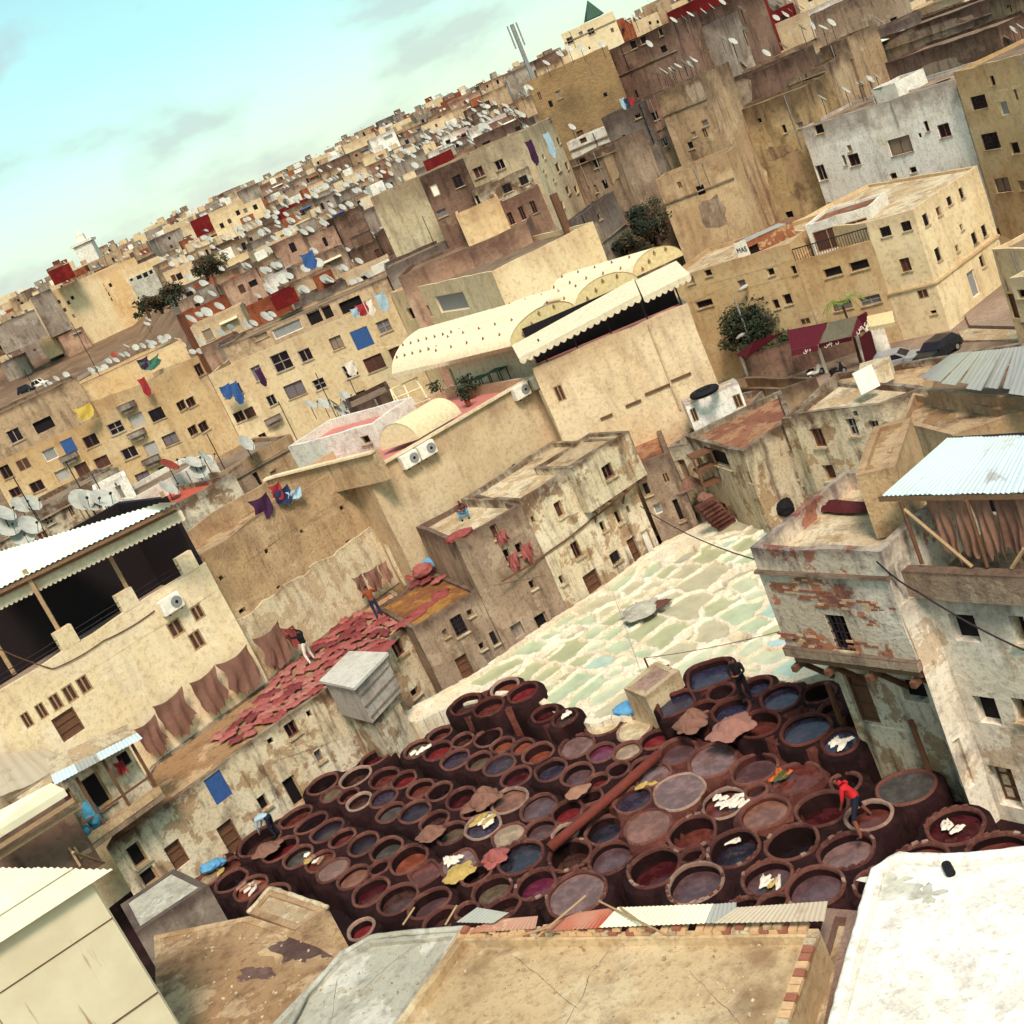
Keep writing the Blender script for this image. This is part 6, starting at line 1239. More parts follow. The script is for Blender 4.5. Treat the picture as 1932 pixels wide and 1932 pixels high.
def dlist(t_, pts, label, near=True, group=None, rref=.52, dd=None):
    for k, q in enumerate(pts):
        x, y, r_ = q[:3]; d = (dd or 4452/r_*rref/.55); p_ = Wd(t_, x, y, d); dish(p_, rref*random.uniform(.93, 1.05), label.replace('#', ORD[k]), near, len(q) > 3, 1.1, group)
dlist('e', [(1110,745,66),(1115,838,48)], 'big white dish at the end of the white metal roof, # from top', rref=.62)
dlist('e', [(20,910,46),(55,995,54),(150,1040,36),(190,988,60),(535,820,60),(590,825,48),(675,812,56)], 'large white dish behind the left metal roof, # from left', rref=.62, dd=66)
dlist('e', [(135,855,40),(205,840,30),(1280,572,58),(1310,628,46),(1350,540,44),(1620,445,40),(1115,590,44,1)], 'dish in front of the ochre apartments, # listed from left', rref=.6, dd=78)
dlist('f', [(395,745,44),(480,735,26),(545,732,30),(585,785,26),(620,690,33),(630,755,26),(940,800,46,1)], 'dish on masts by the white wedge house, # from left', rref=.55, dd=92)
cl = dict(a=[(290,1440),(330,1430),(370,1395),(435,1370),(600,1340),(640,1325),(670,1345),(690,1320),(625,1370),(715,1280),(765,1275),(800,1240),(835,1235),(755,1240,1),(830,1180),(895,1190),(940,1180),(980,1155),(1010,1160),(1000,1185),(1045,1210),(1060,1130),(1085,1140),(1105,1120),(1070,1155),(1205,1170),(1270,1220),(1320,1215),(1365,1220),(1245,1265),(1360,1155),(965,960),(975,1005),(970,1035),(1000,850),(1065,860),(1130,840),(1160,890),(1215,815),(1265,780),(1290,770),(1320,770),(1250,865),(1290,830),(1335,895),(1375,885),(1425,920),(1385,935),(1410,950),(1345,985),(1440,870),(1500,930),(1565,900,1),(1490,660),(1660,790),(1690,800),(1720,770),(1755,785),(1795,780),(1830,760),(1860,745),(1885,750),(1755,705),(1695,725),(1810,685),(1750,630),(1690,660),(1680,580),(1780,510),(1820,480),(1845,490),(1790,550),(1765,320),(1825,300),(1885,310),(1545,410),(1580,400),(1615,395),(1645,395),(1830,390)],
 b=[(505,920),(545,900),(590,960),(615,945),(560,985),(575,1010),(650,920),(690,935),(730,910),(760,995),(785,885),(835,890),(870,860),(905,810),(920,870),(850,880),(970,785),(995,780),(1095,700),(1070,755),(1140,630),(1170,635),(1205,610),(1240,605),(1255,590),(1295,600),(1315,570),(1335,550),(1365,550),(1430,540),(1505,485),(1560,430),(1605,405),(1685,425),(1265,675),(1265,715),(1330,690),(1375,670),(1440,635),(1480,655,1),(1720,475),(1780,525),(1785,475),(1815,565),(1720,625),(1780,350),(1835,300),(945,1140),(980,1125),(1010,1110),(1065,1095),(1070,1125,1),(1255,1130),(1310,1095),(1330,1075),(1470,965),(1490,925),(1515,930),(1545,920),(1575,900),(1595,965),(165,1130),(150,1160),(100,1155),(230,1140),(310,1130),(420,1160),(460,1170),(515,1150),(435,1115),(175,1220),(110,1255),(65,1270),(115,1335),(165,1305),(190,1310),(135,1370),(20,1400),(85,1460),(135,1445),(175,1435),(30,1490),(100,1530),(155,1510),(35,1550),(470,1360),(515,1345),(550,1320),(580,1320),(620,1305),(490,1350),(640,1375),(565,1430),(590,1425),(540,1430),(685,1450),(725,1435),(870,1240),(875,1385),(1150,1455),(1190,1465),(1175,1450),(1230,1440),(1255,1430),(1270,1425),(1140,1490),(1760,1170),(1805,1210),(1910,1145),(870,1665),(350,940)],
 c=[(20,700),(70,755),(100,745),(130,760),(120,805),(155,840),(60,905),(125,625),(180,580),(110,1450),(155,1490),(255,1425),(380,1515),(295,1785),(290,418),(380,360),(440,325),(520,318),(655,297),(970,292),(1025,492),(1055,470),(1070,475),(1120,465),(1130,455),(1160,438),(1195,410),(1210,440),(1240,425),(1255,395),(1265,400),(1130,135),(1200,120),(1240,97),(1325,75),(1380,45),(1450,15),(1580,62),(1590,200),(1450,260),(1520,275),(460,840),(825,140),(875,118)],
 d=[(65,60),(10,275),(80,195),(465,185),(530,168),(605,185),(660,152),(600,650),(755,598),(845,565),(865,555),(915,525),(960,508),(1825,255),(1860,200),(1905,180),(1350,1175),(460,1520)])
DD = dict(a=128, b=132, c=128, d=116)
names = dict(a='white dish crowded on left hillside', b='white dish crowded on central hillside', c='white dish right of tower house', d='white dish around white town house')
total = 0
for t_, pts in cl.items():
    for q in pts:
        X, Y = px(t_, q[0], q[1]); el_ = math.degrees(math.asin(ray(t_, q[0], q[1]).z))
        d = {'a': 127, 'b': 131, 'c': 117, 'd': 108}[t_]
        if t_ in 'ab': d = 126+max(0, (el_+5.5))*22
        if t_ == 'c' and el_ > -3: d = 146
        if t_ == 'd': d = 122 if el_ < -5.5 else 128
        dish(Wd(t_, q[0], q[1], d), .47*(1+max(0, d-150)/350), names[t_], False, len(q) > 2, 1.6, names[t_].replace('white dish', 'dishes')); total += 1
far_d = [r_ for r_ in roofs if r_[3] > 150 and inframe(*r_[:3])]; rnd.shuffle(far_d)
sm = MB()
for k, (x, y, z, d) in enumerate(far_d):
    if total < 298: dish((x, y, z+.9), rnd.uniform(.42, .6), 'tiny white dish below the skyline', False, False, 1.0, 'tiny dishes far up the hill'); total += 1
    else:
        az = rad(122)+rnd.gauss(0, .2); dv = Vector((math.sin(az)*.83, math.cos(az)*.83, .56)); R_ = dv.to_track_quat('Z', 'Y').to_matrix(); k_ = rnd.uniform(.5, .8)/DR; c = Vector((x, y, z+.8))
        sm.add([c+R_@(Vector(v)*k_) for v in b_.v], b_.f)
if sm.v:
    o = sm.build('distant_dishes', 'dish'); o['kind'] = 'stuff'; o['label'] = 'scatter of tiny white dishes on the farthest roofs'; o['category'] = 'satellite dishes'
# ================================================================== air conditioners
def ac(t_, x, y, A, e_, label, w=.95, dark=False):
    c = onface(t_, x, y, A, e_); nr = Vector((e_.y, -e_.x)); an = math.atan2(e_.y, e_.x); c = Vector((c.x+nr.x*.24, c.y+nr.y*.24, c.z)); root = thing('air_conditioner', label, 'air conditioner', (c.x, c.y, c.z-.36), 'air conditioners on the cream walls')
    bm = bmesh.new(); bmesh.ops.create_cube(bm, size=1); bmesh.ops.scale(bm, vec=(w, .36, .68), verts=bm.verts); bmesh.ops.bevel(bm, geom=bm.edges[:], offset=.03, segments=2, affect='EDGES')
    bmesh.ops.rotate(bm, cent=(0, 0, 0), matrix=Matrix.Rotation(an, 3, 'Z'), verts=bm.verts); me = bpy.data.meshes.new('casing'); bm.to_mesh(me); bm.free(); me.materials.append(M['white_paint']); o = bpy.data.objects.new('casing', me); C.objects.link(o); o.parent = root; o.location = (0, 0, .36)
    f = MB(); p_ = c+Vector((e_.x*w*.2+nr.x*.19, e_.y*w*.2+nr.y*.19, 0)); f.tube([p_-Vector((nr.x, nr.y, 0))*.03, p_+Vector((nr.x, nr.y, 0))*.012], .25, 20); f.build('fan_grille', 'steel', root)
    f = MB(); f.tube([p_, p_+Vector((nr.x, nr.y, 0))*.03], .07, 10); f.build('fan_hub', 'black', root)
    f = MB()
    for s_ in (-.3, .3): f.box((c.x+e_.x*s_*w-nr.x*.05, c.y+e_.y*s_*w-nr.y*.05, c.z-.37), (.05, .5, .05), an)
    f.build('bracket', 'iron', root)
le = (l1-l0).normalized()
ac('e', 1110, 1500, B1b, e1, 'air conditioner on the cream restaurant wall above brown shutters', 1.0)
ac('f', 1028, 1100, l0, le, 'left air conditioner of the pair below the cream coping')
ac('f', 1140, 1035, l0, le, 'right air conditioner of the pair below the cream coping')
ac('f', 1762, 650, l0, le, 'left air conditioner beside the blank restaurant wall')
ac('f', 1880, 580, l0, le, 'right air conditioner beside the blank restaurant wall')
# ================================================================== hides
def hang(A, B, z, h_, mat, label, group, ragged=.2, name='hanging_hide', fold=.06, parent_dir=None):
    """hide hung from A to B (plan points) with its top edge at z"""
    A, B = V2(A), V2(B); L = (B-A).length; e_ = (B-A)/L; nr = Vector((e_.y, -e_.x)); n = 16; m_ = 12; ph = random.random()*6; g = []
    sag = .12*L; bot = [h_*(1-ragged*random.random()) for _ in range(n+1)]
    for j in range(m_+1):
        v = j/m_; row = []
        for i in range(n+1):
            u = i/n; top = z-sag*4*u*(1-u); narrow = 1-.16*math.sin(math.pi*min(1, v*1.1))*(.5-abs(u-.5))*0; uu = .5+(u-.5)*(1-.14*math.sin(v*3.0))+.03*math.sin(v*7+ph)
            hh = bot[i]*(1-.25*(abs(u-.5)*2)**2); off = fold*math.sin(u*17+ph+v*2)*(.3+v)+.04*math.sin(v*6+u*5+ph)
            p_ = A+e_*(uu*L)+nr*(.08+off); row.append((p_.x, p_.y, top-hh*v+.03*math.sin(u*9+ph)*v))
        g.append(row)
    mb = MB(); mb.sheet(g); o = one(name, mb, mat, label, 'hide', group, True); return origin_to_base(o)
off_ = Vector((nb.x, nb.y))*-.35
hw = [('i',860,700,985,560,330,'hide_brown'),('i',968,530,1170,400,330,'hide_brown'),('i',1205,368,1390,270,330,'hide_brown'),('i',1398,245,1605,120,360,'hide_brown'),('i',1630,85,1800,-30,360,'hide_brown'),('j',-10,640,150,545,300,'hide_brown')]
wl = [B1a, B1b, P2, P3_]
def wallpt(t_, x, y, back=.4):          # nearest survey point on the wall above the terrace
    best = None
    for A, B in zip(wl, wl[1:]):
        e_ = (B-A).normalized(); p_ = onface(t_, x, y, A, e_); u = (V2(p_)-A).dot(e_)/(B-A).length
        if -.15 <= u <= 1.1 and (best is None or abs(u-.5) < best[0]): best = (abs(u-.5), p_, Vector((e_.y, -e_.x)))
    return best[1]+Vector((best[2].x, best[2].y, 0))*back if best else None
for k, (t_, x0, y0, x1, y1, hp, mt) in enumerate(hw):
    a, b = wallpt(t_, x0, y0), wallpt(t_, x1, y1)
    if a is None or b is None: continue
    z = (a.z+b.z)/2; hang(a, b, z+.1, min(z-TZ-.15, 1.9) if z-TZ > .6 else .6, mt, f'brown hide hung on the wall over the red terrace, {ORD[k]} from left', 'brown hides hung along the wall')
for k, (x0, y0, x1, y1, hp, mt) in enumerate(((650,240,705,190,100,'hide_brown'),(715,200,805,145,120,'hide_brown'),(805,140,870,125,110,'hide_tan'),(880,110,940,80,150,'hide_red'))):
    a, b = wallpt('j', x0, y0), wallpt('j', x1, y1)
    if a is None or b is None: continue
    z = (a.z+b.z)/2; hang(a, b, z+.1, 1.25, mt, f'small hide hanging behind the man in red jacket, {ORD[k]} from left', 'small hides hung by the porch', .4)
def flat_hide(p_, rx, ry, ang_, mat, label, group, name='drying_hide', bumpz=.07, star=1.):
    n = 18; ph = random.random()*6; mb = MB(); vs = []; rings = (.0, .45, .8, 1.0)
    prof = [1+star*(.2*math.sin(2*a_+ph)+.26*math.sin(4*a_+1.7*ph)+random.uniform(-.2, .2)) for a_ in [2*math.pi*i/n for i in range(n)]]
    for r_ in rings:
        for i in range(n):
            a_ = 2*math.pi*i/n; x, y = rx*r_*prof[i]*math.cos(a_), ry*r_*prof[i]*math.sin(a_); c_, s_ = math.cos(ang_), math.sin(ang_)
            vs.append((p_.x+x*c_-y*s_, p_.y+x*s_+y*c_, p_.z+.02+(bumpz*(1-r_)+.07*abs(math.sin(a_*3+ph+r_*5))+.05*abs(math.sin(a_*7+2*ph))*r_)*(1 if r_ < 1 else .25)+random.uniform(0, .025)))
    fs = [(r_*n+i, r_*n+(i+1) % n, (r_+1)*n+(i+1) % n, (r_+1)*n+i) for r_ in range(len(rings)-1) for i in range(n)]
    mb.add(vs, fs); return origin_to_base(one(name, mb, mat, label, 'hide', group, True))
poly = [(405,1392),(470,1335),(545,1262),(600,1215),(655,1168),(735,1138),(800,1098),(835,1112),(770,1150),(716,1212),(690,1232),(612,1296),(520,1362),(440,1410)]
def pin(x, y, P_):
    r = False
    for i in range(len(P_)):
        (x1, y1), (x2, y2) = P_[i], P_[i-1]
        if (y1 > y) != (y2 > y) and x < (x2-x1)*(y-y1)/(y2-y1)+x1: r = not r
    return r
k = 0; placed = []
for _ in range(4000):
    x, y = random.uniform(400, 840), random.uniform(1090, 1415)
    if not pin(x, y, poly): continue
    q = W('u', x, y, TZ)
    if any((q-r_).length < .5 for r_ in placed): continue
    placed.append(q); k += 1
    flat_hide(q, random.uniform(.28, .5), random.uniform(.22, .36), random.uniform(0, 3.1), random.choice(['hide_red', 'hide_pink', 'hide_pink', 'hide_rose', 'hide_wine']), 'red hide drying flat on terrace', 'red hides drying on the terrace')
    if k >= 115: break
for k, (x, y) in enumerate(((980,1840),(1050,1880),(1110,1870),(1180,1850),(1240,1900),(1080,1930),(1320,1850),(1400,1830),(1160,1905))):
    flat_hide(W('f', x, y, TZ+.27), random.uniform(.3, .5), random.uniform(.22, .36), random.uniform(0, 3), random.choice(['hide_red', 'hide_wine', 'hide_pink']), 'red hide lying on the mustard-stained terrace', 'red hides on the mustard terrace')
for k, (x, y, r_) in enumerate(((f_x, f_y, r_) for f_x, f_y, r_ in ((800,1150,.6),(830,1125,.55),(770,1175,.6),(728,1222,.6),(700,1235,.6),(640,1286,.5)))):
    q = W('u', x, y, TZ+.12); flat_hide(q, r_, .4, rad(40), 'hide_red', f'red hide hanging over the terrace edge, {ORD[k]} from right', 'red hides on the terrace edge', bumpz=.16)
# hides stuffed in and hung from the brown house windows
def lump(c, r_, mat, label, cat, sx=1, sy=1, sz=1, name='hide_bundle', group=None, rough_=.2, seed=0, n=18):
    bm = bmesh.new(); bmesh.ops.create_icosphere(bm, subdivisions=4, radius=1); sd = random.random()*50
    for v in bm.verts:
        d = v.co.normalized(); k_ = 1+rough_*noise.noise(d*1.7+Vector((sd, 0, 0)))+rough_*.55*noise.noise(d*4.5+Vector((0, sd, 0)))+.045*math.sin(d.z*26+7*noise.noise(d*1.6+Vector((sd, 3, 0))))+.03*math.sin((d.x+d.y*.6)*19+6*noise.noise(d*2+Vector((3, sd, 0))))
        v.co = Vector((d.x*sx, d.y*sy, d.z*sz))*r_*k_
    me = bpy.data.meshes.new(name); bm.to_mesh(me); bm.free(); me.materials.append(M[mat]); me.polygons.foreach_set('use_smooth', [True]*len(me.polygons)); o = bpy.data.objects.new(name, me); C.objects.link(o); o.location = c
    tag(o, label, cat, group); return origin_to_base(o)
def pile(c, r_, mat, label, sx=1.15, sy=.85, sz=1.0, layers=7, name='hide_pile', group=None):
    """limp heap: sheet over sheet, each sagging to the ones below, edges left free"""
    mb = MB(); n = 26; rg_ = [0, .25, .5, .72, .88, 1.0]
    for l in range(layers):
        k = 1-.5*l/layers; ox, oy = random.gauss(0, .14)*r_, random.gauss(0, .14)*r_; ph = random.random()*6; h0 = r_*sz*(.12+.95*(l+1)/layers); rx, ry = r_*sx*k*random.uniform(.9, 1.12), r_*sy*k*random.uniform(.9, 1.12); vs = []
        pr = [1+.18*math.sin(2*a_+ph)+.13*math.sin(5*a_+ph*2)+random.uniform(-.08, .08) for a_ in [2*math.pi*i/n for i in range(n)]]
        for q in rg_:
            for i in range(n):
                a_ = 2*math.pi*i/n; fold = .05*r_*math.sin(a_*7+ph+q*3)*q+.035*r_*math.sin(a_*13+2*ph); x = ox+rx*q*pr[i]*math.cos(a_); y = oy+ry*q*pr[i]*math.sin(a_); drop = h0*(q**2.2)*.62+r_*.12*(q > .95)
                vs.append((c.x+x+fold*math.cos(a_), c.y+y+fold*math.sin(a_), c.z-r_*sz*.5+max(.02, h0-drop+fold)))
        mb.add(vs, [(r*n+i, r*n+(i+1) % n, (r+1)*n+(i+1) % n, (r+1)*n+i) for r in range(len(rg_)-1) for i in range(n)])
    return origin_to_base(one(name, mb, mat, label, 'hide', group, True))
em4 = (m4b-m4a).normalized()
for k, (t_, x, y, lab) in enumerate((('f',1645,1615,'upper left'),('f',1805,1695,'right'),('f',1720,1760,'lower left'))):
    c = onface(t_, x, y, m4b, em4)-Vector((-em4.y, em4.x, 0))*.15; hang(V2(c)-em4*.3, V2(c)+em4*.3, c.z+.35, random.uniform(.8, 1.1), 'hide_pink', f'pink hide hung out of the {lab} window of the brown house', None, .5, fold=.12)
c = onface('f', 1395, 1590, mid, em4); lump(Vector((c.x-.2, c.y+.3, m4z+.02)), .5, 'hide_red', 'red hide draped over the brown house roof edge', 'hide', 1.3, .7, .4)
c = W('f', 1135, 1830, TZ+.7); lump(c, .5, 'hide_pink', 'pile of pink hides on a blue tub by the porch door', 'hide', 1.1, .8, .7); lump(c+Vector((.35, .3, .05)), .42, 'bluecloth', 'blue plastic tub under the pink hides by the porch', 'tub', 1, .9, .7, name='plastic_tub', rough_=.1)
c = W('f', 1440, 1835, TZ+.35); lump(c, .5, 'hide_pink', 'pink hide folded over the corner of the mustard terrace', 'hide', .8, 1.1, .4)
# bundles on the vats
for (t_, x, y, z, r_, mt, lab, sz) in (('o',145,830,.45,.5,'hide_brown','big brown hide bundle heaped on the double vat row',1.0),('n',1450,660,.3,.4,'hide_brown','tan folded hide bundle on a vat of the left row',.8),('o',225,1225,.2,.36,'hide_pink','bright pink hide bundle beside the slate vat',1.0),('o',770,795,.25,.34,'hide_tan','yellowish hide draped over a centre vat rim',.6),('k',1240,1700,.9,.5,'hide_brown','brown hides slumped over the front of the raised block',1.1),('k',1510,1745,1.1,.62,'hide_rose2','large folded pile of pinkish hides on the raised block',.62),('n',1640,930,.15,.42,'hide_yellow','yellow hide heap in the square vat',.45),('n',365,770,.0,.42,'hide_brown','brown hide heap at the washing vat',.7),('k',1230,150,2.2,.5,'hide_brown','brown hide pile at the top of the worn stair',1.0),('k',1330,230,1.9,.32,'hide_brown','smaller brown hide pile beside the stair',.9),('k',910,975,.55,.7,'roof_cement','grey-green heap of wool on the lime pits',.5),('k',1020,950,.45,.42,'hide_wet','dark wool heap at the end of the grey-green one',.4),('k',1130,535,.1,.35,'hide_white','white hide scraps by the red gutter',.3)):
    pile(W(t_, x, y, z), r_, mt, lab, 1.2, .95, sz)
for (x, y, r_, mt, lab) in (('o',1690,310,'hide_white',''),):
    pass
# pale skins floating in vats
for (t_, x, y, lv_, n_, mts, lab) in (('n',705,845,-.24,7,('hide_white','hide_yellow','hide_tan'),'left row'),('o',150,1010,-.1,8,('hide_white','hide_yellow'),'near centre'),('o',1755,885,0,7,('hide_white','hide_white'),'right front'),('p',260,1265,-.1,6,('hide_white','hide_white','hide_yellow'),'red shirted man side'),('p',330,570,.18,5,('hide_white','leaf2','hide_orange'),'square block'),('p',1455,915,-.12,3,('hide_white',),'far right'),('o',690,312,.42,3,('hide_white',),'upper raised'),('n',1590,850,-.1,5,('hide_white',),'square'),('n',262,1032,-.4,6,('hide_tan','hide_white'),'corner'),('n',1400,130,.0,4,('hide_white',),'grey shed side'),('n',50,950,-.3,4,('hide_white','hide_yellow'),'far corner'),('p',715,360,.58,4,('hide_white',),'raised right'),('o',1830,1135,-.3,3,('hide_white',),'slate'),('p',45,740,.0,4,('hide_white',),'pink'),('o',1230,770,.2,3,('hide_white','hide_yellow'),'long block')):
    for k in range(n_):
        q = W(t_, x+random.uniform(-55, 55), y+random.uniform(-28, 28), lv_+.03); flat_hide(q, random.uniform(.12, .32), random.uniform(.05, .11), random.gauss(.4, .5), random.choice(mts), f'pale skin floating in the {lab} vat', f'skins soaking in the {lab} vat', 'floating_skin', .03, .45)
# hides in the loft
lb = MB()
for k in range(15):
    u = .06+k*.062; p0 = Pc+es*(u*9.5)+ns*.55; p1 = p0+es*.62; hang(p0, p1, lz-.12, random.uniform(1.5, 2.1), random.choice(['hide_tan', 'hide_tan', 'hide_brown']), 'tan hide hanging in the corrugated loft', 'tan hides hanging in the loft', .25, fold=.05)
q = W('l', 745, 600, zs-.5); flat_hide(q, 1.0, .35, math.atan2(es.y, es.x), 'hide_wet2', 'dark red hide spread against the stilted roof parapet', None, bumpz=.2)
c = W('l', 355, 590, .9); lump(c, .4, 'black', 'black plastic sack by the pit wall', 'sack', name='plastic_sack')
c = W('k', 855, 1625, .25); lump(c, .55, 'bluecloth', 'light blue cloth crumpled beside the cream vats', 'cloth', 1.3, .9, .35, name='blue_cloth')
# ================================================================== big pipe across the vats, grey shed, kiosk
mb = MB(); mb.tube([W('o', 590, 1180, .25), W('o', 830, 980, .35), W('o', 1075, 770, .45), W('o', 1310, 560, .6)], .17, 10)
one('rusty_pipe', mb, 'redpipe', 'long rusty red pipe laid diagonally across the vats', 'pipe', smooth=True)
gs0, gs1, gs2 = V2(W('u', 612, 1440, -1.0)), V2(W('u', 722, 1400, -1.0)), V2(W('u', 775, 1340, -1.0)); 
gsA = V2(W('j', 490, 900, 2.3)); gsB = V2(W('j', 680, 935, 2.3)); gsC = V2(W('j', 900, 760, 2.3))
zg = 2.5
gsB = V2(W('u', 722, 1432, -1.1)); zg = 3.45; gsB = V2(W('j', 680, 938, zg)); gsA = V2(W('j', 475, 895, zg)); gsC = V2(W('j', 880, 730, zg))
SHD = house('grey_shed', 'grey plank-sided shed with pale slab roof standing before the plaster house', 'shed', [gsA, gsB, gsC], zg-1.75, zg-.12, 2, 'greyplank', [], par=.02, roof='roof_cement', back=[V2(W('j', 650, 722, zg))])
q4 = inset([gsA, gsB, gsC, V2(W('j', 650, 722, zg))], .22); house('shed_base', 'narrow plastered wall carrying the grey shed', 'house', q4[:3], -1.6, zg-1.76, 2, 'peel', [], par=.02, roof='roof_dark', back=q4[3:])
sp = inset([gsA, gsB, gsC, V2(W('j', 650, 722, zg))], -.14); mb = MB(); mb.prism([(q.x, q.y) for q in sp], zg-.1, zg+.02); mb.build('roof_slab', 'scuff', SHD)
for k in range(3):
    z = zg-.5-.5*k; c = (gsB+gsC)/2; e_ = (gsC-gsB).normalized(); n_ = Vector((e_.y, -e_.x)); mb = MB(); mb.box((c.x+n_.x*.01, c.y+n_.y*.01, z), ((gsC-gsB).length, .05, .035), math.atan2(e_.y, e_.x)); mb.build('plank_joint', 'mud', SHD)
kA, kB, kC = V2(W('k', 800, 1520, .1)), V2(W('k', 960, 1600, .1)), V2(W('k', 1170, 1450, .1))
hz_ = 1.3; house('pit_hut', 'small masonry hut with whitewashed side between pits and raised vats', 'hut', [V2(W('k',800,1510,hz_)), V2(W('k',945,1560,hz_)), V2(W('k',1165,1385,hz_))], -1.4, hz_, 1, 'earth_light', [], par=.03, roof='rimgrey', back=[V2(W('k', 1010, 1330, hz_))])
# ================================================================== tin scraps along the ochre parapet
sc_pts = [((880,1760),(1010,1752),(930,1735),(1015,1728),'sheet_rust'),((1000,1758),(1150,1750),(1090,1722),(1160,1712),'sheet_rust'),((1130,1750),(1330,1742),(1165,1712),(1350,1705),'sheet_cream'),((1330,1742),(1390,1740),(1345,1706),(1390,1702),'sheet_grey'),((1345,1742),(1555,1738),(1390,1712),(1562,1700),'sheet_dull'),((860,1740),(930,1742),(900,1712),(960,1722),'sheet_grey')]
tr = 0
for k, (a, b, c, d, mt) in enumerate(sc_pts):
    z = 4.78+.03*k; r_ = thing('tin_sheet', ['rusty red tin sheet at the left end of the parapet', 'rust-brown tin sheet in the middle of the parapet', 'cream ribbed plastic sheet on the parapet', 'bent grey tin scrap on the parapet', 'weathered white board sheet at the right parapet end', 'small grey tin scrap over the left vats'][k], 'sheet', W('u', *a, z), 'tin scraps along the parapet')
    corrugated('sheet', mt, r_, W('u', *a, z), W('u', *c, z+.12), W('u', *b, z), W('u', *d, z+.1), .11, .014, segs=2)
for k, (a, b) in enumerate((((1010,1770),(1105,1690)),((1130,1700),(1260,1765)),((1170,1712),(1215,1745)),((935,1778),(1040,1748)),((760,1745),(782,1712)),((840,1745),(862,1708)))):
    mb = MB(); mb.tube([W('u', *a, 5.0), W('u', *b, 5.12)], .025, 5); one('wooden_stick', mb, 'wood_pale', ['long stick leaning over the tin sheets', 'long thin lath across the cream sheet', 'short stick crossing the long lath', 'pale lath lying on the rusty sheet', 'orange-brown stake over the brown vat', 'second stake beside the grey scrap'][k], 'stick', 'sticks on the parapet')
# ================================================================== left edge: balcony house and lean-to roofs
fe = (fr_m3[2]-fr_m3[1]).normalized(); fn = Vector((fe.y, -fe.x)); fp = fr_m3[1]+fn*1.0
Q0, Q1 = onface('i', 480, 1450, fp, fe), onface('i', 1090, 1120, fp, fe); q0, q1 = V2(Q0), V2(Q1); bz = (Q0.z+Q1.z)/2; qe = fe; qn = -fn; an = math.atan2(qe.y, qe.x)
rtz = onface('i', 640, 900, fp, fe).z
BH = house('balcony_house', 'plastered room with dark door behind the left balcony', 'house', [q0-qe*.6+qn*.8, q1+qn*.8], bz-.1, rtz, 1.6, 'peel', [('i',445,1135,100,120,'v'),('i',640,1080,130,230,'v'),('i',820,870,80,90,'b')], par=.05, roof='roof_pale')
bl = MB(); c = (q0+q1)/2+qn*.45; bl.box((c.x, c.y, bz-.15), ((q1-q0).length, 1.1, .2), an); bl.build('balcony_slab', 'mud', BH)
for (k, z) in ((0, bz+.1), (1, bz+.75)):
    mb = MB(); c = (q0+q1)/2; mb.box((c.x+qn.x*.04, c.y+qn.y*.04, z), ((q1-q0).length, .07 if k else .16, .07 if k else .34), an); mb.build('balcony_rail', 'wood' if k else 'earth', BH)
for u in (.02, .36, .66, .98):
    p_ = q0.lerp(q1, u)+qn*.06; mb = MB(); mb.box((p_.x, p_.y, (bz+rtz)/2), (.1, .1, rtz-bz), an); mb.build('post', 'wood', BH)
pr = thing('porch_roof', 'lean-to porch roof of zinc sheets over the left balcony', 'roof', (q0.x, q0.y, 3.5))
ra0, ra1 = onface('i', 360, 1040, fp+fn*.35, fe), onface('i', 935, 735, fp+fn*.35, fe); rb0, rb1 = onface('i', 300, 870, fp-fn*.9, fe), onface('i', 840, 640, fp-fn*.9, fe)
for i in range(4):
    u0, u1 = i/4, (i+1)/4+.01; corrugated('roof_sheet', 'sheet_zinc' if i != 1 else 'sheet_grey', pr, ra0.lerp(ra1, u0), rb0.lerp(rb1, u0).lerp(ra0.lerp(ra1, u0), .62), ra0.lerp(ra1, u1), rb0.lerp(rb1, u1).lerp(ra0.lerp(ra1, u1), .62), .14, .015)
mb = MB(); mb.add([rb0.lerp(ra0, .6), rb1.lerp(ra1, .6), rb1, rb0], [(0, 1, 2, 3)]); mb.build('upper_slab', 'roof_pale', pr)
gr = thing('sheet_roof', 'dull pinkish sheet roof sagging at the left frame edge', 'roof', W('i', 0, 1000, 4.6))
for i in range(3):
    u0, u1 = i/3, (i+1)/3+.01; a0, a1, b0_, b1_ = onface('i', -150, 1170, B1b-nb*2.2, e1), onface('i', 520, 920, B1b-nb*2.2, e1), onface('i', -250, 860, B1b-nb*.3, e1), onface('i', 300, 800, B1b-nb*.3, e1)
    corrugated('roof_sheet', 'sheet_dull', gr, a0.lerp(a1, u0), b0_.lerp(b1_, u0), a0.lerp(a1, u1), b0_.lerp(b1_, u1), .5, .02)
st_ = thing('lean_to', 'cream-edged lean-to with dark cluttered interior at the left edge', 'shed', W('m', 0, 600, 3))
z5 = 6.6; fa, fb = W('m', -250, 590, z5), W('m', 495, 125, z5); ga, gb2 = W('m', -250, 420, z5+.4), W('m', 395, 75, z5+.4)
mb = MB(); mb.add([fa, fb, gb2, ga], [(0, 1, 2, 3)]); mb.add([fa, fb, fb-Vector((0, 0, .25)), fa-Vector((0, 0, .25))], [(0, 3, 2, 1)]); mb.build('roof_edge', 'sheet_cream', st_)
dz_ = Vector((0, 0, 1)); df = (fb-fa).normalized()
for q in range(2):
    mb = MB(); c = (fa+fb)/2-dz_*(.55+.4*q)+Vector((0, .2+.3*q, 0)); mb.box(c, ((fb-fa).length, .15, .14), math.atan2(df.y, df.x)); mb.build('beam', 'wood_pale', st_)
mb = MB(); c = (fa+fb)/2-dz_*2.0+Vector((-.8, 1.8, 0)); mb.box(c, ((fb-fa).length*.9, .1, 3.6), math.atan2(df.y, df.x)); mb.build('back_wall', 'brown', st_)
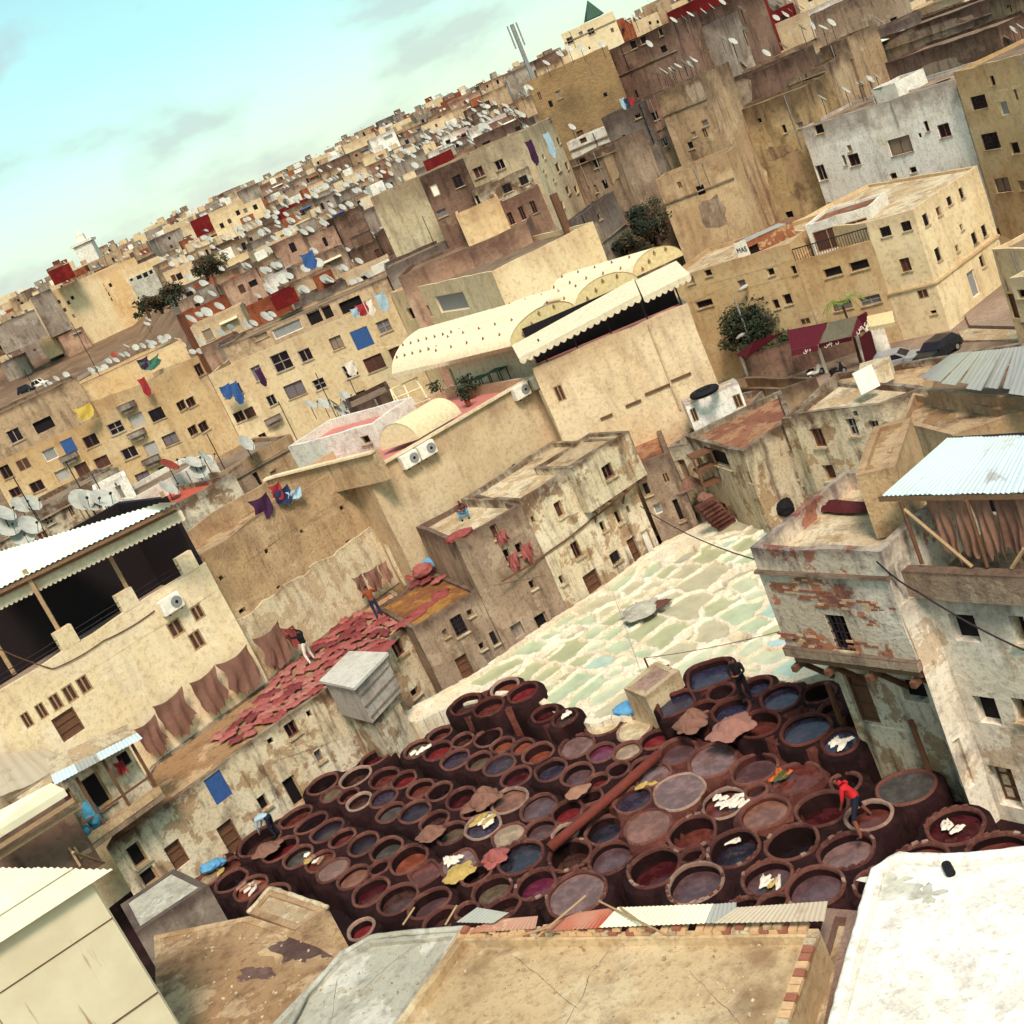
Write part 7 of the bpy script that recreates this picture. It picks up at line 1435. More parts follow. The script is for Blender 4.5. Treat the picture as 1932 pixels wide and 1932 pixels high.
for (a, b) in (((370,310),(620,720)),((450,280),(640,560)),((560,610),(800,690))):
    p0, p1 = W('m', *a, 5.2), W('m', *b, 3.4); mb = MB(); mb.tube([p0, p1], .05, 6); mb.build('strut', 'wood_pale', st_)
c = onface('i', 610, 1240, fp-fn*.3, fe); lump(c, .42, 'bluebag', 'tall blue plastic bale standing on the left balcony', 'bale', .75, .7, 1.35, name='plastic_bale', rough_=.15)
c = onface('i', 545, 1350, fp-fn*.3, fe); lump(c, .3, 'bluebag', 'low blue plastic bag next to the tall bale', 'bag', 1, .9, .7, name='plastic_bag', rough_=.2)
ha, hb_ = onface('i', 740, 900, fp-fn*.4, fe), onface('i', 805, 870, fp-fn*.4, fe); hang(V2(ha), V2(hb_), ha.z, .7, 'redcloth', 'red cloth hanging under the left porch roof', None, .4, 'red_cloth')
c = W('n', 20, 885, -.1); lump(c, .4, 'bluecloth', 'pale blue plastic heap beside the corner vats', 'sheet', 1.3, .8, .4, name='plastic_heap', rough_=.3)
# ================================================================== people
def person(label, loc, face, J={}, wear=('shirt_red', 'black', 'skin', 'black'), h_=1.74, bare_arm=False, bare_leg=False):
    """one continuous skinned body; J overrides joints; face = heading of the front; local x right, y forward"""
    T = dict(pel=(0, 0, .95), che=(0, .02, 1.27), nk=(0, .03, 1.47), hb=(0, .05, 1.56), ht=(0, .05, 1.69), nose=(0, .135, 1.59),
             sL=(-.18, .0, 1.41), eL=(-.25, .02, 1.14), wL=(-.26, .12, .92), hL=(-.26, .15, .84), sR=(.18, .0, 1.41), eR=(.25, .02, 1.14), wR=(.26, .12, .92), hR=(.26, .15, .84),
             pL=(-.095, 0, .9), kL=(-.11, .04, .5), aL=(-.12, 0, .09), tL=(-.14, .16, .05), pR=(.095, 0, .9), kR=(.11, .04, .5), aR=(.12, 0, .09), tR=(.14, .16, .05))
    T.update({'iL': (0, 0, 0), 'iR': (0, 0, 0), 'uL': (0, 0, 0), 'uR': (0, 0, 0)}); T.update(J)
    for s_ in 'LR':      # fingers and thumb beyond the palm
        w_, hh = Vector(T['w'+s_]), Vector(T['h'+s_]); d_ = (hh-w_).normalized(); T['i'+s_] = tuple(hh+d_*.09); T['u'+s_] = tuple(hh+d_*.02+Vector((.045 if s_ == 'L' else -.045, .02, 0)))
    R_ = dict(pel=.135, che=.15, nk=.055, hb=.078, ht=.082, nose=.02, sL=.07, sR=.07, eL=.048, eR=.048, wL=.034, wR=.034, hL=.038, hR=.038, iL=.018, iR=.018, uL=.014, uR=.014, pL=.1, pR=.1, kL=.068, kR=.068, aL=.045, aR=.045, tL=.042, tR=.042)
    E = [('pel', 'che', 0), ('che', 'nk', 0), ('nk', 'hb', 2), ('hb', 'ht', 4), ('hb', 'nose', 2)]
    for s_ in 'LR': E += [('che', 's'+s_, 0), ('s'+s_, 'e'+s_, 0), ('e'+s_, 'w'+s_, 2 if bare_arm else 0), ('w'+s_, 'h'+s_, 2), ('h'+s_, 'i'+s_, 2), ('h'+s_, 'u'+s_, 2), ('pel', 'p'+s_, 1), ('p'+s_, 'k'+s_, 1), ('k'+s_, 'a'+s_, 2 if bare_leg else 1), ('a'+s_, 't'+s_, 3)]
    ks = list(T); me = bpy.data.meshes.new('person'); k_ = h_/1.74
    me.from_pydata([tuple(c*k_ for c in T[q]) for q in ks], [(ks.index(a), ks.index(b)) for a, b, _ in E], [])
    o = bpy.data.objects.new('tmp', me); C.objects.link(o); o.modifiers.new('skin', 'SKIN'); sb = o.modifiers.new('sub', 'SUBSURF'); sb.levels = sb.render_levels = 2
    for i, q in enumerate(ks): me.skin_vertices[0].data[i].radius = (R_[q]*k_, R_[q]*k_)
    me.skin_vertices[0].data[ks.index('pel')].use_root = True
    dg = bpy.context.evaluated_depsgraph_get(); dg.update(); m2 = bpy.data.meshes.new_from_object(o.evaluated_get(dg)); bpy.data.objects.remove(o)
    m2.materials.clear()
    for q in (wear[0], wear[1], 'skin', wear[3], 'hair'): m2.materials.append(M[q])
    segs = [(Vector(T[a])*k_, Vector(T[b])*k_, mi, R_[a]*k_) for a, b, mi in E]; hd = Vector(T['hb'])*k_; htp = Vector(T['ht'])*k_; up_ = (htp-hd).normalized()
    for f in m2.polygons:
        c = f.center; best = (9, 0)
        for a, b, mi, r_ in segs:
            ab = b-a; t_ = max(0, min(1, (c-a).dot(ab)/ab.length_squared)); d_ = (c-(a+ab*t_)).length-r_*.35
            if d_ < best[0]: best = (d_, mi)
        mi = best[1]
        if mi == 4: mi = 4 if ((c-hd).dot(up_) > .085*k_ or (c.y-hd.y) < -.01 and (c-hd).dot(up_) > .0) else 2
        f.material_index = mi
    m2.polygons.foreach_set('use_smooth', [True]*len(m2.polygons))
    ob = bpy.data.objects.new('person', m2); C.objects.link(ob); ob.location = loc; ob.rotation_euler = (0, 0, face); tag(ob, label, 'person'); return ob
# man in red astride a vat (seen from behind-left, head bowed)
pf = W('p', 895, 905, .2)
person('person in red shirt and dark shorts straddling a vat, looking down', (pf.x, pf.y, .2), rad(55), dict(che=(-.02, .16, 1.22), nk=(-.02, .26, 1.40), hb=(-.02, .33, 1.46), ht=(-.02, .40, 1.57), nose=(-.02, .42, 1.43), sL=(-.19, .2, 1.33), sR=(.17, .2, 1.33), eL=(-.27, .26, 1.06), wL=(-.24, .36, .84), hL=(-.23, .4, .77), eR=(.24, .28, 1.06), wR=(.2, .4, .86), hR=(.19, .44, .79), pL=(-.11, 0, .88), kL=(-.34, .12, .5), aL=(-.5, .02, .06), tL=(-.56, .16, .03), pR=(.11, 0, .88), kR=(.3, .1, .5), aR=(.42, -.05, .06), tR=(.48, .1, .03)), ('shirt_red', 'denimdark', 'skin', 'denimdark'), 1.8, True, True)
pf = W('k', 1630, 1590, .82)
person('person in black tracksuit standing on the raised vat block', (pf.x, pf.y, .82), rad(150), dict(eL=(-.27, .1, 1.16), wL=(-.12, .26, 1.12), hL=(-.04, .3, 1.12), eR=(.27, .1, 1.16), wR=(.12, .26, 1.12), hR=(.05, .3, 1.13), hb=(0, .08, 1.55), ht=(0, .12, 1.67), nose=(0, .17, 1.55)), ('black', 'black', 'skin', 'black'), 1.78)
pf = W('j', 410, 780, TZ+.05)
o = person('person in black top and pale trousers holding up a red hide', (pf.x, pf.y, TZ+.05), rad(50), dict(eL=(-.3, .22, 1.44), wL=(-.22, .42, 1.58), hL=(-.2, .48, 1.64), eR=(.3, .22, 1.46), wR=(.2, .42, 1.62), hR=(.18, .48, 1.68), kL=(-.2, .05, .5), aL=(-.24, -.1, .09), tL=(-.28, .06, .05), kR=(.16, .1, .5), aR=(.2, .06, .09), tR=(.22, .22, .05)), ('black', 'hide_white', 'skin', 'black'), 1.74)
a = V2(W('j', 205, 590, TZ+1.4)); b = V2(W('j', 300, 560, TZ+1.5)); hang(a, b, TZ+1.75, 1.2, 'hide_red', 'deep red hide held up by the person in pale trousers', None, .45)
pf = W('j', 855, 490, TZ+.05)
person('person in rust-red jacket and jeans on the hide terrace', (pf.x, pf.y, TZ+.05), rad(10), dict(eL=(-.3, .1, 1.2), wL=(-.18, .32, 1.22), hL=(-.12, .38, 1.25), eR=(.3, .12, 1.2), wR=(.3, .34, 1.36), hR=(.28, .4, 1.42)), ('rust', 'denim', 'skin', 'black'), 1.76)
pf = W('n', 455, 690, -.1)
person('person in pale blue shirt bending over a vat by the wall', (pf.x, pf.y, -.12), rad(70), dict(che=(0, .36, 1.02), nk=(0, .52, 1.0), hb=(0, .6, .98), ht=(0, .7, .92), nose=(0, .64, .9), sL=(-.19, .44, 1.0), sR=(.19, .44, 1.0), eL=(-.22, .5, .72), wL=(-.16, .58, .48), hL=(-.15, .6, .4), eR=(.22, .5, .72), wR=(.14, .6, .5), hR=(.12, .63, .42), kL=(-.14, .08, .48), kR=(.14, .08, .48)), ('palecloth', 'denimdark', 'skin', 'black'), 1.72)
sq = W('f', 1425, 1490, m4z-.2)
person('person in brown with light blue trousers crouching on the brown house roof', (sq.x, sq.y+.35, m4z-.27), rad(170), dict(pel=(0, -.1, .28), che=(0, .06, .58), nk=(0, .14, .78), hb=(0, .2, .86), ht=(0, .23, .98), nose=(0, .28, .86), sL=(-.18, .1, .72), sR=(.18, .1, .72), eL=(-.28, .3, .56), wL=(-.14, .46, .56), hL=(-.06, .5, .56), eR=(.28, .3, .56), wR=(.14, .46, .56), hR=(.06, .5, .56), pL=(-.1, -.06, .26), kL=(-.2, .4, .52), aL=(-.16, .28, .09), tL=(-.17, .44, .05), pR=(.1, -.06, .26), kR=(.2, .4, .52), aR=(.16, .28, .09), tR=(.17, .44, .05)), ('hide_wet', 'bluecloth', 'skin', 'black'), 1.74)
# ================================================================== café, trees, lamp, vehicles
cz = -7.0
ca0, ca1 = W('h', 415, 1040, cz), W('h', 900, 1040, cz)
cf = thing('cafe_canopy', 'maroon café pavilion with grey roof panel and white posts by the street', 'canopy', (ca0.x, ca0.y, cz))
zt_, zl_ = -2.8, -4.1
def quad(root, name, mat, pts):
    mb = MB(); mb.add([W('h', x, y, z) for x, y, z in pts], [(0, 1, 2, 3)]); return mb.build(name, mat, root)
quad(cf, 'roof_panel', 'maroon2', ((365, 800, zt_), (640, 745, zt_), (572, 895, zl_), (395, 930, zl_)))
quad(cf, 'roof_panel', 'canopygrey', ((644, 747, zt_), (830, 705, zt_), (792, 838, zl_), (578, 888, zl_)))
quad(cf, 'side_panel', 'maroon2', ((832, 704, zt_), (895, 690, zt_), (890, 795, zl_+.1), (796, 850, zl_)))
quad(cf, 'side_panel', 'maroon2', ((30, 960, zl_), (150, 870, zt_), (360, 805, zt_), (100, 985, zl_)))
fs_ = quad(cf, 'fascia', 'maroon2', ((395, 932, zl_), (572, 897, zl_), (575, 935, zl_-.42), (400, 970, zl_-.42)))
fs2 = quad(cf, 'fascia', 'maroon2', ((578, 890, zl_), (794, 840, zl_), (796, 868, zl_-.36), (580, 918, zl_-.36)))
quad(cf, 'side_screen', 'maroon2', ((845, 850, zl_), (918, 790, zl_), (960, 950, -6.4), (888, 1030, -6.6)))
for k, (x0, y0, x1, y1) in enumerate(((575,905,632,1080),(832,850,892,1030),(75,1000,110,1100))):
    b_ = W('h', x1, y1, cz); mb = MB(); mb.tube([b_, (b_.x, b_.y, zl_-.1)], .13, 8); mb.build('post', 'white_paint', cf)
c = W('h', 640, 960, -5.6); mb = MB(); mb.box((c.x, c.y+3.2, -5.6), (11, .1, 2.9), rad(-16)); mb.build('back_wall', 'brown', cf)
def arabic(txt, parent, t_, x, y, z, size, rz):
    fc_ = bpy.data.curves.new('lettering', 'FONT'); fc_.body = txt; fc_.size = size; fc_.extrude = .01; fc_.align_x = 'CENTER'
    p_ = W(t_, x, y, z); lettering(fc_, 'white_paint', parent, p_+Vector((0, -.12, 0)), (rad(90), 0, rz), (1, 1, 1))
# only fragments of the painted script can be made out
arabic('\u0633\u0645\u0648\u0646', fs2, 'h', 660, 890, zl_-.26, .42, rad(-14)); arabic('\u0633\u0648\u0633', fs2, 'h', 735, 868, zl_-.26, .42, rad(-14)); arabic('\u0642\u0647\u0648', fs_, 'h', 500, 940, zl_-.3, .4, rad(-14)); arabic('\u0635\u064a\u0646', cf, 'h', 868, 785, zl_+.45, .7, rad(35))
aw = awning('cream striped shop awning next to the maroon café', 'h', ((895,705),(1065,670),(900,780),(1080,745)), -3.9, -3.2, 4, mat='awn_cream')
mb = MB(); a, b = W('h', 990, 860, -6.9), W('h', 1110, 830, -6.9); c = (a+b)/2; mb.box((c.x, c.y+.05, -5.4), (4.2, .1, 2.8), rad(20)); one('shop_gate', mb, 'maroon', 'dark red shop gate under the cream awning', 'gate')
mb = MB(); c = W('h', 962, 850, -5.5); mb.box((c.x, c.y-.1, -5.5), (1.6, .12, 2.7), rad(15)); one('shop_wall', mb, 'white_lime', 'white wall strip left of the dark red shop gate', 'wall')
mb = MB(); c = W('g', 1450, 1015, -6); mb.box((c.x, c.y, -5.0), (4.6, .2, 4.0), rad(-12)); one('red_gate', mb, 'redpaint', 'tall red metal gate at the end of the restaurant wall', 'gate')
# trees: leaf-sized faces clumped round limbs
def tree(name, label, base, h_, r_, mats, clumps, leaves, leaf=.28, cat='tree', sq=1.0):
    root = thing(name, label, cat, base); b = Vector(base); tr_ = MB(); rr_ = random.Random(hash(label) % 999)
    top = b+Vector((0, 0, h_*.55)); tr_.tube([b, b+Vector((.1, 0, h_*.3)), top], [.16*r_/2+.05, .11*r_/2+.04, .07], 7); cc = []
    for k in range(clumps):
        a_ = rr_.uniform(0, 6.28); q = b+Vector((math.cos(a_)*r_*rr_.uniform(.15, .8), math.sin(a_)*r_*rr_.uniform(.15, .8), h_*(.35+.62*rr_.random()**.8*sq))); cc.append((q, rr_.uniform(.28, .5)*r_)); tr_.tube([b+Vector((0, 0, h_*.3)), b.lerp(q, .6)+Vector((0, 0, h_*.12)), q], [.06, .04, .02], 5)
    tr_.build('trunk', 'trunk', root)
    for mi, mt in enumerate(mats):
        cr = MB()
        for q, cr_ in cc[mi::len(mats)]:
            for _ in range(leaves//clumps):
                d_ = Vector((rr_.gauss(0, 1), rr_.gauss(0, 1), rr_.gauss(0, .8))); d_ = d_.normalized()*cr_*rr_.random()**.45; p_ = q+d_; u_ = Vector((rr_.uniform(-1, 1), rr_.uniform(-1, 1), rr_.uniform(-.6, .6))).normalized(); v_ = u_.orthogonal().normalized(); l_ = leaf*rr_.uniform(.6, 1.3)
                cr.add([p_-u_*l_*.5, p_+v_*l_*.26, p_+u_*l_*.5, p_-v_*l_*.26], [(0, 1, 2, 3)])
        cr.build('crown', mt, root)
    return root
p_ = W('h', 235, 1060, cz); tree('street_tree', 'dense dark tree growing beside the street lamp', (p_.x, p_.y, cz), 6.4, 3.0, ['leaf', 'leafdark', 'leaf'], 22, 5200, .3)
p_ = W('h', 400, 1060, cz); tree('orange_tree', 'small lighter green tree in front of the maroon café', (p_.x, p_.y, cz), 3.2, 1.5, ['leaf2', 'leaf'], 12, 1800, .26)
for k, (x, y, h_, r_) in enumerate(((780,1640,4,2.0),(860,1560,4.5,2.2),(900,1440,5,2.4),(960,1400,4.5,2.2),(985,1540,3.5,2),(760,1560,3,1.6))):
    p_ = Wd('c', x, y, 114+k); tree('garden_bush', f'tangled bush in the walled garden above the vaults, {ORD[k]} from below', (p_.x, p_.y, p_.z-h_*.7), h_*.85, r_*.85, ['leafbrown', 'leaf' if k % 2 else 'leafdark'], 12, 1500, .32, 'bush')
for k, (x, y, d, h_, r_) in enumerate(((1110,800,135,3.4,2.4),(1020,860,133,3,2.2),(1320,640,150,3.5,2.6),(1400,610,150,3,2.2),(940,900,130,2.6,2))):
    p_ = Wd('a', x, y, d); tree('hillside_bush', f'dark shrub between the left hillside roofs, {ORD[k]} listed from right', (p_.x, p_.y, p_.z-h_*.6), h_*.7, r_*.75, ['leafbrown', 'leaf'], 10, 900, .34, 'bush')
p_ = W('h', 860, 1030, cz); pm = thing('palm_tree', 'slender palm with bright fronds rising through the café roof', 'palm', (p_.x, p_.y, cz)); mb = MB(); mb.tube([p_, p_+Vector((.15, 0, 2.6)), p_+Vector((.1, 0, 5.0))], [.13, .1, .09], 7); mb.build('trunk', 'trunk', pm)
tp = p_+Vector((.1, 0, 5.0))
for k in range(15):
    a_ = k*2.4; L = random.uniform(1.5, 2.2); fr_ = MB(); prev = None; dr = Vector((math.cos(a_), math.sin(a_), 0)); sd = Vector((-dr.y, dr.x, 0)); pts = [tp+dr*L*s_+Vector((0, 0, .9*math.sin(s_*2.2)*(1-.2*s_)-.9*s_*s_)) for s_ in [i/9 for i in range(10)]]
    fr_.tube(pts, .015, 4)
    for i in range(1, 9):
        for s_ in (-1, 1): q = pts[i]; e2_ = q+sd*s_*.38*(1-i/12)+dr*.14-Vector((0, 0, .14)); fr_.add([q, q+dr*.09, e2_], [(0, 1, 2)])
    fr_.build('frond', 'palmleaf', pm)
# street lamp
p_ = W('g', 1720, 1095, cz); zt_l = up(p_, 'g', 1530, 590)
lmp = thing('street_lamp', 'grey street lamp with two white heads in front of the tree', 'street lamp', (p_.x, p_.y, cz)); mb = MB(); mb.tube([p_, (p_.x, p_.y, zt_l)], [.12, .07], 8); mb.build('pole', 'steel', lmp)
for (x, y, dz) in ((1595, 520, 0), (1575, 838, 0)):
    hh = Wd('g', x, y, math.hypot(p_.x, p_.y)); mb = MB(); mb.tube([(p_.x, p_.y, hh.z-.2), hh], .035, 5); arm = mb.build('arm', 'steel', lmp)
    mb = MB(); mb.tube([hh-Vector((.45, 0, .05)), hh-Vector((.2, 0, 0)), hh+Vector((.2, 0, .05)), hh+Vector((.45, 0, .08))], [.05, .16, .18, .06], 8); mb.build('lamp_head', 'dish', arm, True)
# cars
def car(label, loc, rot, mat, L=4.1, Wd_=1.7, H=1.42):
    root = thing('parked_car', label, 'car', loc); root.rotation_euler = (0, 0, rot)
    def ch(name, mb, mt, par=root, sm=False):
        me = bpy.data.meshes.new(name); me.from_pydata([tuple(v) for v in mb.v], [], mb.f); me.materials.append(M[mt]); o = bpy.data.objects.new(name, me); C.objects.link(o); o.parent = par
        if sm: me.polygons.foreach_set('use_smooth', [True]*len(me.polygons))
        return o
    prof = [(-L/2, .35), (-L/2, .72), (-L/2+.12, .92), (-L*.18, .98), (L*.22, .96), (L*.42, .86), (L/2-.03, .7), (L/2, .42), (L/2-.06, .25), (-L/2+.05, .25)]
    g = []
    for y, k in ((-Wd_/2, .93), (-Wd_/2*.9, 1), (0, 1.02), (Wd_/2*.9, 1), (Wd_/2, .93)): g.append([(x*(1 if abs(y) < Wd_/2 else .98), y, .25+(z-.25)*k) for x, z in prof+[prof[0]]])
    mb = MB(); mb.sheet(g); n = len(prof); mb.add(g[0][:n], [tuple(range(n))]); mb.add(g[-1][:n], [tuple(range(n))[::-1]]); body = ch('body', mb, mat)
    cab = [(-L*.46, .95), (-L*.34, H), (L*.06, H), (L*.24, .95)]; mb = MB(); ins_ = .12
    vs = [(x, s_*(Wd_/2*.93-(ins_ if z > 1 else 0)), z) for s_ in (-1, 1) for x, z in cab]; mb.add(vs, [(0, 1, 2, 3), (7, 6, 5, 4), (1, 5, 6, 2)]); mb.add(vs, [(0, 4, 5, 1), (2, 6, 7, 3)]); cb2 = ch('cabin', mb, mat)
    for nm_, pts in (('windscreen', [(L*.225, -.62, .99), (L*.225, .62, .99), (L*.075, .58, H-.06), (L*.075, -.58, H-.06)]), ('rear_window', [(-L*.45, .6, 1.0), (-L*.45, -.6, 1.0), (-L*.355, -.56, H-.07), (-L*.355, .56, H-.07)])):
        mb = MB(); dx = .02 if nm_ == 'windscreen' else -.02; mb.add([(x+dx, y, z+.012) for x, y, z in pts], [(0, 1, 2, 3)]); ch(nm_, mb, 'glassdark')
    for s_ in (-1, 1):
        for x0, x1, x2, x3 in ((-L*.42, -L*.13, -L*.13, -L*.33), (-L*.11, L*.2, L*.05, -L*.11)):
            mb = MB(); y0, y1 = s_*(Wd_/2*.93+.012), s_*(Wd_/2*.93-.1); q = [(x0, y0, .99), (x1, y0, .99), (x2, y1, H-.08), (x3, y1, H-.08)]; mb.add(q, [(0, 1, 2, 3)]); ch('side_window', mb, 'glassdark')
        mb = MB(); mb.box((L/2-.1, s_*.58, .66), (.16, .34, .16)); ch('headlight', mb, 'dish')
        mb = MB(); mb.box((-L/2+.05, s_*.62, .72), (.1, .22, .2)); ch('tail_light', mb, 'redcloth')
        mb = MB(); mb.box((L*.2, s_*(Wd_/2+.08), .98), (.14, .18, .12)); ch('wing_mirror', mb, mat)
        for x in (-L*.31, L*.31):
            mb = MB(); mb.tube([(x, s_*(Wd_/2-.2), .3), (x, s_*(Wd_/2+.015), .3)], .3, 16); w_ = ch('wheel', mb, 'tyre'); mb = MB(); mb.tube([(x, s_*(Wd_/2), .3), (x, s_*(Wd_/2+.03), .3)], .18, 12); ch('rim', mb, 'steel', w_)
    mb = MB(); mb.box((L/2+.0, 0, .42), (.14, Wd_*.92, .2)); ch('bumper', mb, 'iron')
    return root
p_ = W('h', 1110, 1050, cz); car('silver hatchback parked in the street by the shop', (p_.x, p_.y, cz), rad(-38), 'silver')
p_ = W('h', 1370, 985, cz); car('dark car parked behind the silver one, half hidden by the tin roof', (p_.x, p_.y, cz), rad(-150), 'darkcar')
for k, (x, y, c_) in enumerate(((40, 1230, 'darkcar'), (130, 1190, 'white_paint'))):
    p_ = Wd('a', x, y, 392); car(['dark car parked on the far left valley road', 'white van-like car parked on the far left valley road'][k], (p_.x, p_.y, ground(p_.x, p_.y)), rad(-20), c_, 5.5, 2.2, 2.3)
def scooter(label, loc, rot, mat):
    root = thing('scooter', label, 'scooter', loc); root.rotation_euler = (0, 0, rot)
    def ch(name, mb, mt, par=root):
        me = bpy.data.meshes.new(name); me.from_pydata([tuple(v) for v in mb.v], [], mb.f); me.materials.append(M[mt]); o = bpy.data.objects.new(name, me); C.objects.link(o); o.parent = par; return o
    for x in (-.6, .6):
        mb = MB(); N = 14; g = [[(x+.27*math.cos(2*math.pi*i/N), y, .27+.27*math.sin(2*math.pi*i/N)) for i in range(N+1)] for y in (-.06, .06)]; mb.sheet(g); g2 = [[(x+.17*math.cos(2*math.pi*i/N), y, .27+.17*math.sin(2*math.pi*i/N)) for i in range(N+1)] for y in (-.06, .06)]; mb.sheet([g[0], g2[0]]); mb.sheet([g[1], g2[1]]); w_ = ch('wheel', mb, 'tyre'); mb = MB(); mb.tube([(x, -.05, .27), (x, .05, .27)], .15, 10); ch('hub', mb, 'steel', w_)
    mb = MB(); mb.tube([(-.75, 0, .62), (-.4, 0, .6), (-.1, 0, .42), (.25, 0, .36), (.48, 0, .7), (.5, 0, .95)], [.1, .17, .14, .13, .16, .09], 8); ch('body', mb, mat)
    mb = MB(); mb.tube([(-.78, 0, .8), (-.5, 0, .82), (-.05, 0, .74)], [.08, .13, .1], 8); ch('seat', mb, 'black')
    mb = MB(); mb.tube([(.6, 0, .27), (.46, 0, 1.0)], .03, 6); mb.tube([(.44, -.34, 1.05), (.46, 0, 1.0), (.44, .34, 1.05)], .025, 6); ch('handlebar', mb, 'iron')
    mb = MB(); mb.box((.56, 0, .86), (.1, .16, .16)); ch('headlight', mb, 'dish'); return root
p_ = W('h', 565, 1110, cz); scooter('white and black scooter parked before the café', (p_.x, p_.y, cz), rad(20), 'white_paint')
p_ = W('h', 715, 1105, cz); scooter('black motor scooter parked right of the white one', (p_.x, p_.y, cz), rad(25), 'black')
# ================================================================== poles, aerials, cables, laundry and other small things
def rod(t_, a, b, d, r_, label, name='aerial_mast', mat='iron'):
    p0, p1 = Wd(t_, *b, d), Wd(t_, *a, d); mb = MB(); z1 = up(p0, t_, *a); mb.tube([p0-Vector((0, 0, 1)), (p0.x, p0.y, z1)], r_, 5)
    root = one(name, mb, mat, label, 'mast', 'thin roof masts'); return p0, z1, root
ms = [('e',(430,560),(610,880),74,'left of the big dishes'),('e',(640,630),(735,880),74,'right of the big dishes'),('e',(110,650),(280,1000),72,'at the far left roofs'),('e',(1380,370),(1540,720),80,'before the ochre apartments'),('f',(455,515),(555,800),92,'over the white wedge house'),('f',(670,565),(700,680),95,'before the yellow block'),('f',(195,710),(265,890),90,'left of the white wedge house'),('a',(390,1060),(640,1340),127,'on the far left apartments'),('a',(150,1340),(250,1500),124,'at the left apartment roof'),('b',(1155,1140),(1190,1290),116,'on the yellow apartment end'),('f',(1150,190),(1190,290),112,'beside the yellow canopy'),('h',(1020,1000),(1160,1370),58,'leaning at the patched roof')]
for t_, a, b, d, lb_ in ms: rod(t_, a, b, d, .035 if t_ != 'h' else .06, f'thin metal mast {lb_}')
# Yagi aerials on two masts
for (t_, x, y, d) in (('e', 645, 640, 74), ('e', 640, 665, 74)):
    c = Wd(t_, x, y, d); mb = MB(); mb.tube([c-Vector((.6, 0, 0)), c+Vector((.6, 0, 0))], .012, 4)
    for k in range(8): q = c+Vector((-.55+.15*k, 0, 0)); mb.tube([q-Vector((0, .3, 0)), q+Vector((0, .3, 0))], .008, 4)
    one('tv_aerial', mb, 'steel', 'comb-shaped TV aerial on the mast right of the big dishes' if y < 650 else 'lower comb-shaped TV aerial on the same mast', 'aerial')
# lattice mast on the skyline
p_ = Wd('c', 150, 380, 300); zt_m = up(p_, 'c', 65, 160); mb = MB(); mb.tube([p_-Vector((0, 0, 8)), (p_.x, p_.y, zt_m)], .5, 6); rm = one('radio_mast', mb, 'steel', 'tall thin radio mast on the skyline', 'mast'); 
for k in range(3): mb = MB(); mb.box((p_.x-p_.x+(-1.2+1.2*k), 0, 0), (.3, .3, 1)); 
an_ = MB()
for k in (-1.1, 0, 1.1): an_.box((p_.x+k, p_.y, zt_m-2.6), (.35, .35, 5.2))
an_.build('antenna_panels', 'steel', rm)
def cable(pts, label, r_=.02, mat='iron', sag=.3):
    P_ = [Vector(q) for q in pts]; out = []
    for a, b in zip(P_, P_[1:]):
        for i in range(8): u = i/8; out.append(a.lerp(b, u)-Vector((0, 0, sag*4*u*(1-u))))
    out.append(P_[-1]); mb = MB(); mb.tube(out, r_, 4); return one('cable', mb, mat, label, 'cable', 'slack cables')
cable([onface('e', 0, 1800, B1b-nb*.05, e1)-Vector((0, 0, 0)), onface('e', 350, 1930, B1b-nb*.05, e1), onface('e', 680, 1745, B1b-nb*.05, e1), onface('e', 1020, 1545, B1b-nb*.05, e1)], 'brown cable drooping across the cream restaurant wall', .025, 'wood', .08)
cable([onface('k', 0, 800, m4b-nm*.06, em), onface('k', 330, 590, m4b-nm*.06, em), onface('k', 590, 390, m4b-nm*.06, em), onface('k', 880, 160, m4b-nm*.62, em)], 'dark cable bundle running along the plaster house', .05, 'wood', .05)
cable([onface('l', 960, 945, Pb-ns*.1, es), onface('l', 1230, 1145, Pc-ns*.4, es), onface('l', 1932, 1530, Pc-ns*.4, es)], 'thick cable sagging past the right-hand house', .03, 'iron', .1)
cable([W('k', 730, 870, 1.5), W('k', 930, 1440, .9)], 'thin wire stay crossing above the lime pits', .015, 'steel', .1)
cable([W('k', 940, 1305, 1.3), W('k', 1832, 1130, 2.6)], 'thin wire stretched over the lime pits to the stilted house', .015, 'wood', .1)
cable([W('l', -600, 580, 2.5), W('l', 150, 930, zs-.7)], 'black cable sagging toward the stilted house corner', .02, 'iron', .3)
mb = MB(); mb.tube([W('k', 940, 1310, 1.3), W('k', 980, 1400, .2)], .04, 5); mb.tube([W('k', 975, 1400, .6), W('k', 1100, 1355, .8)], .05, 5); one('water_tap_pipe', mb, 'redpipe', 'short rusty pipe frame at the edge of the lime pits', 'pipe')
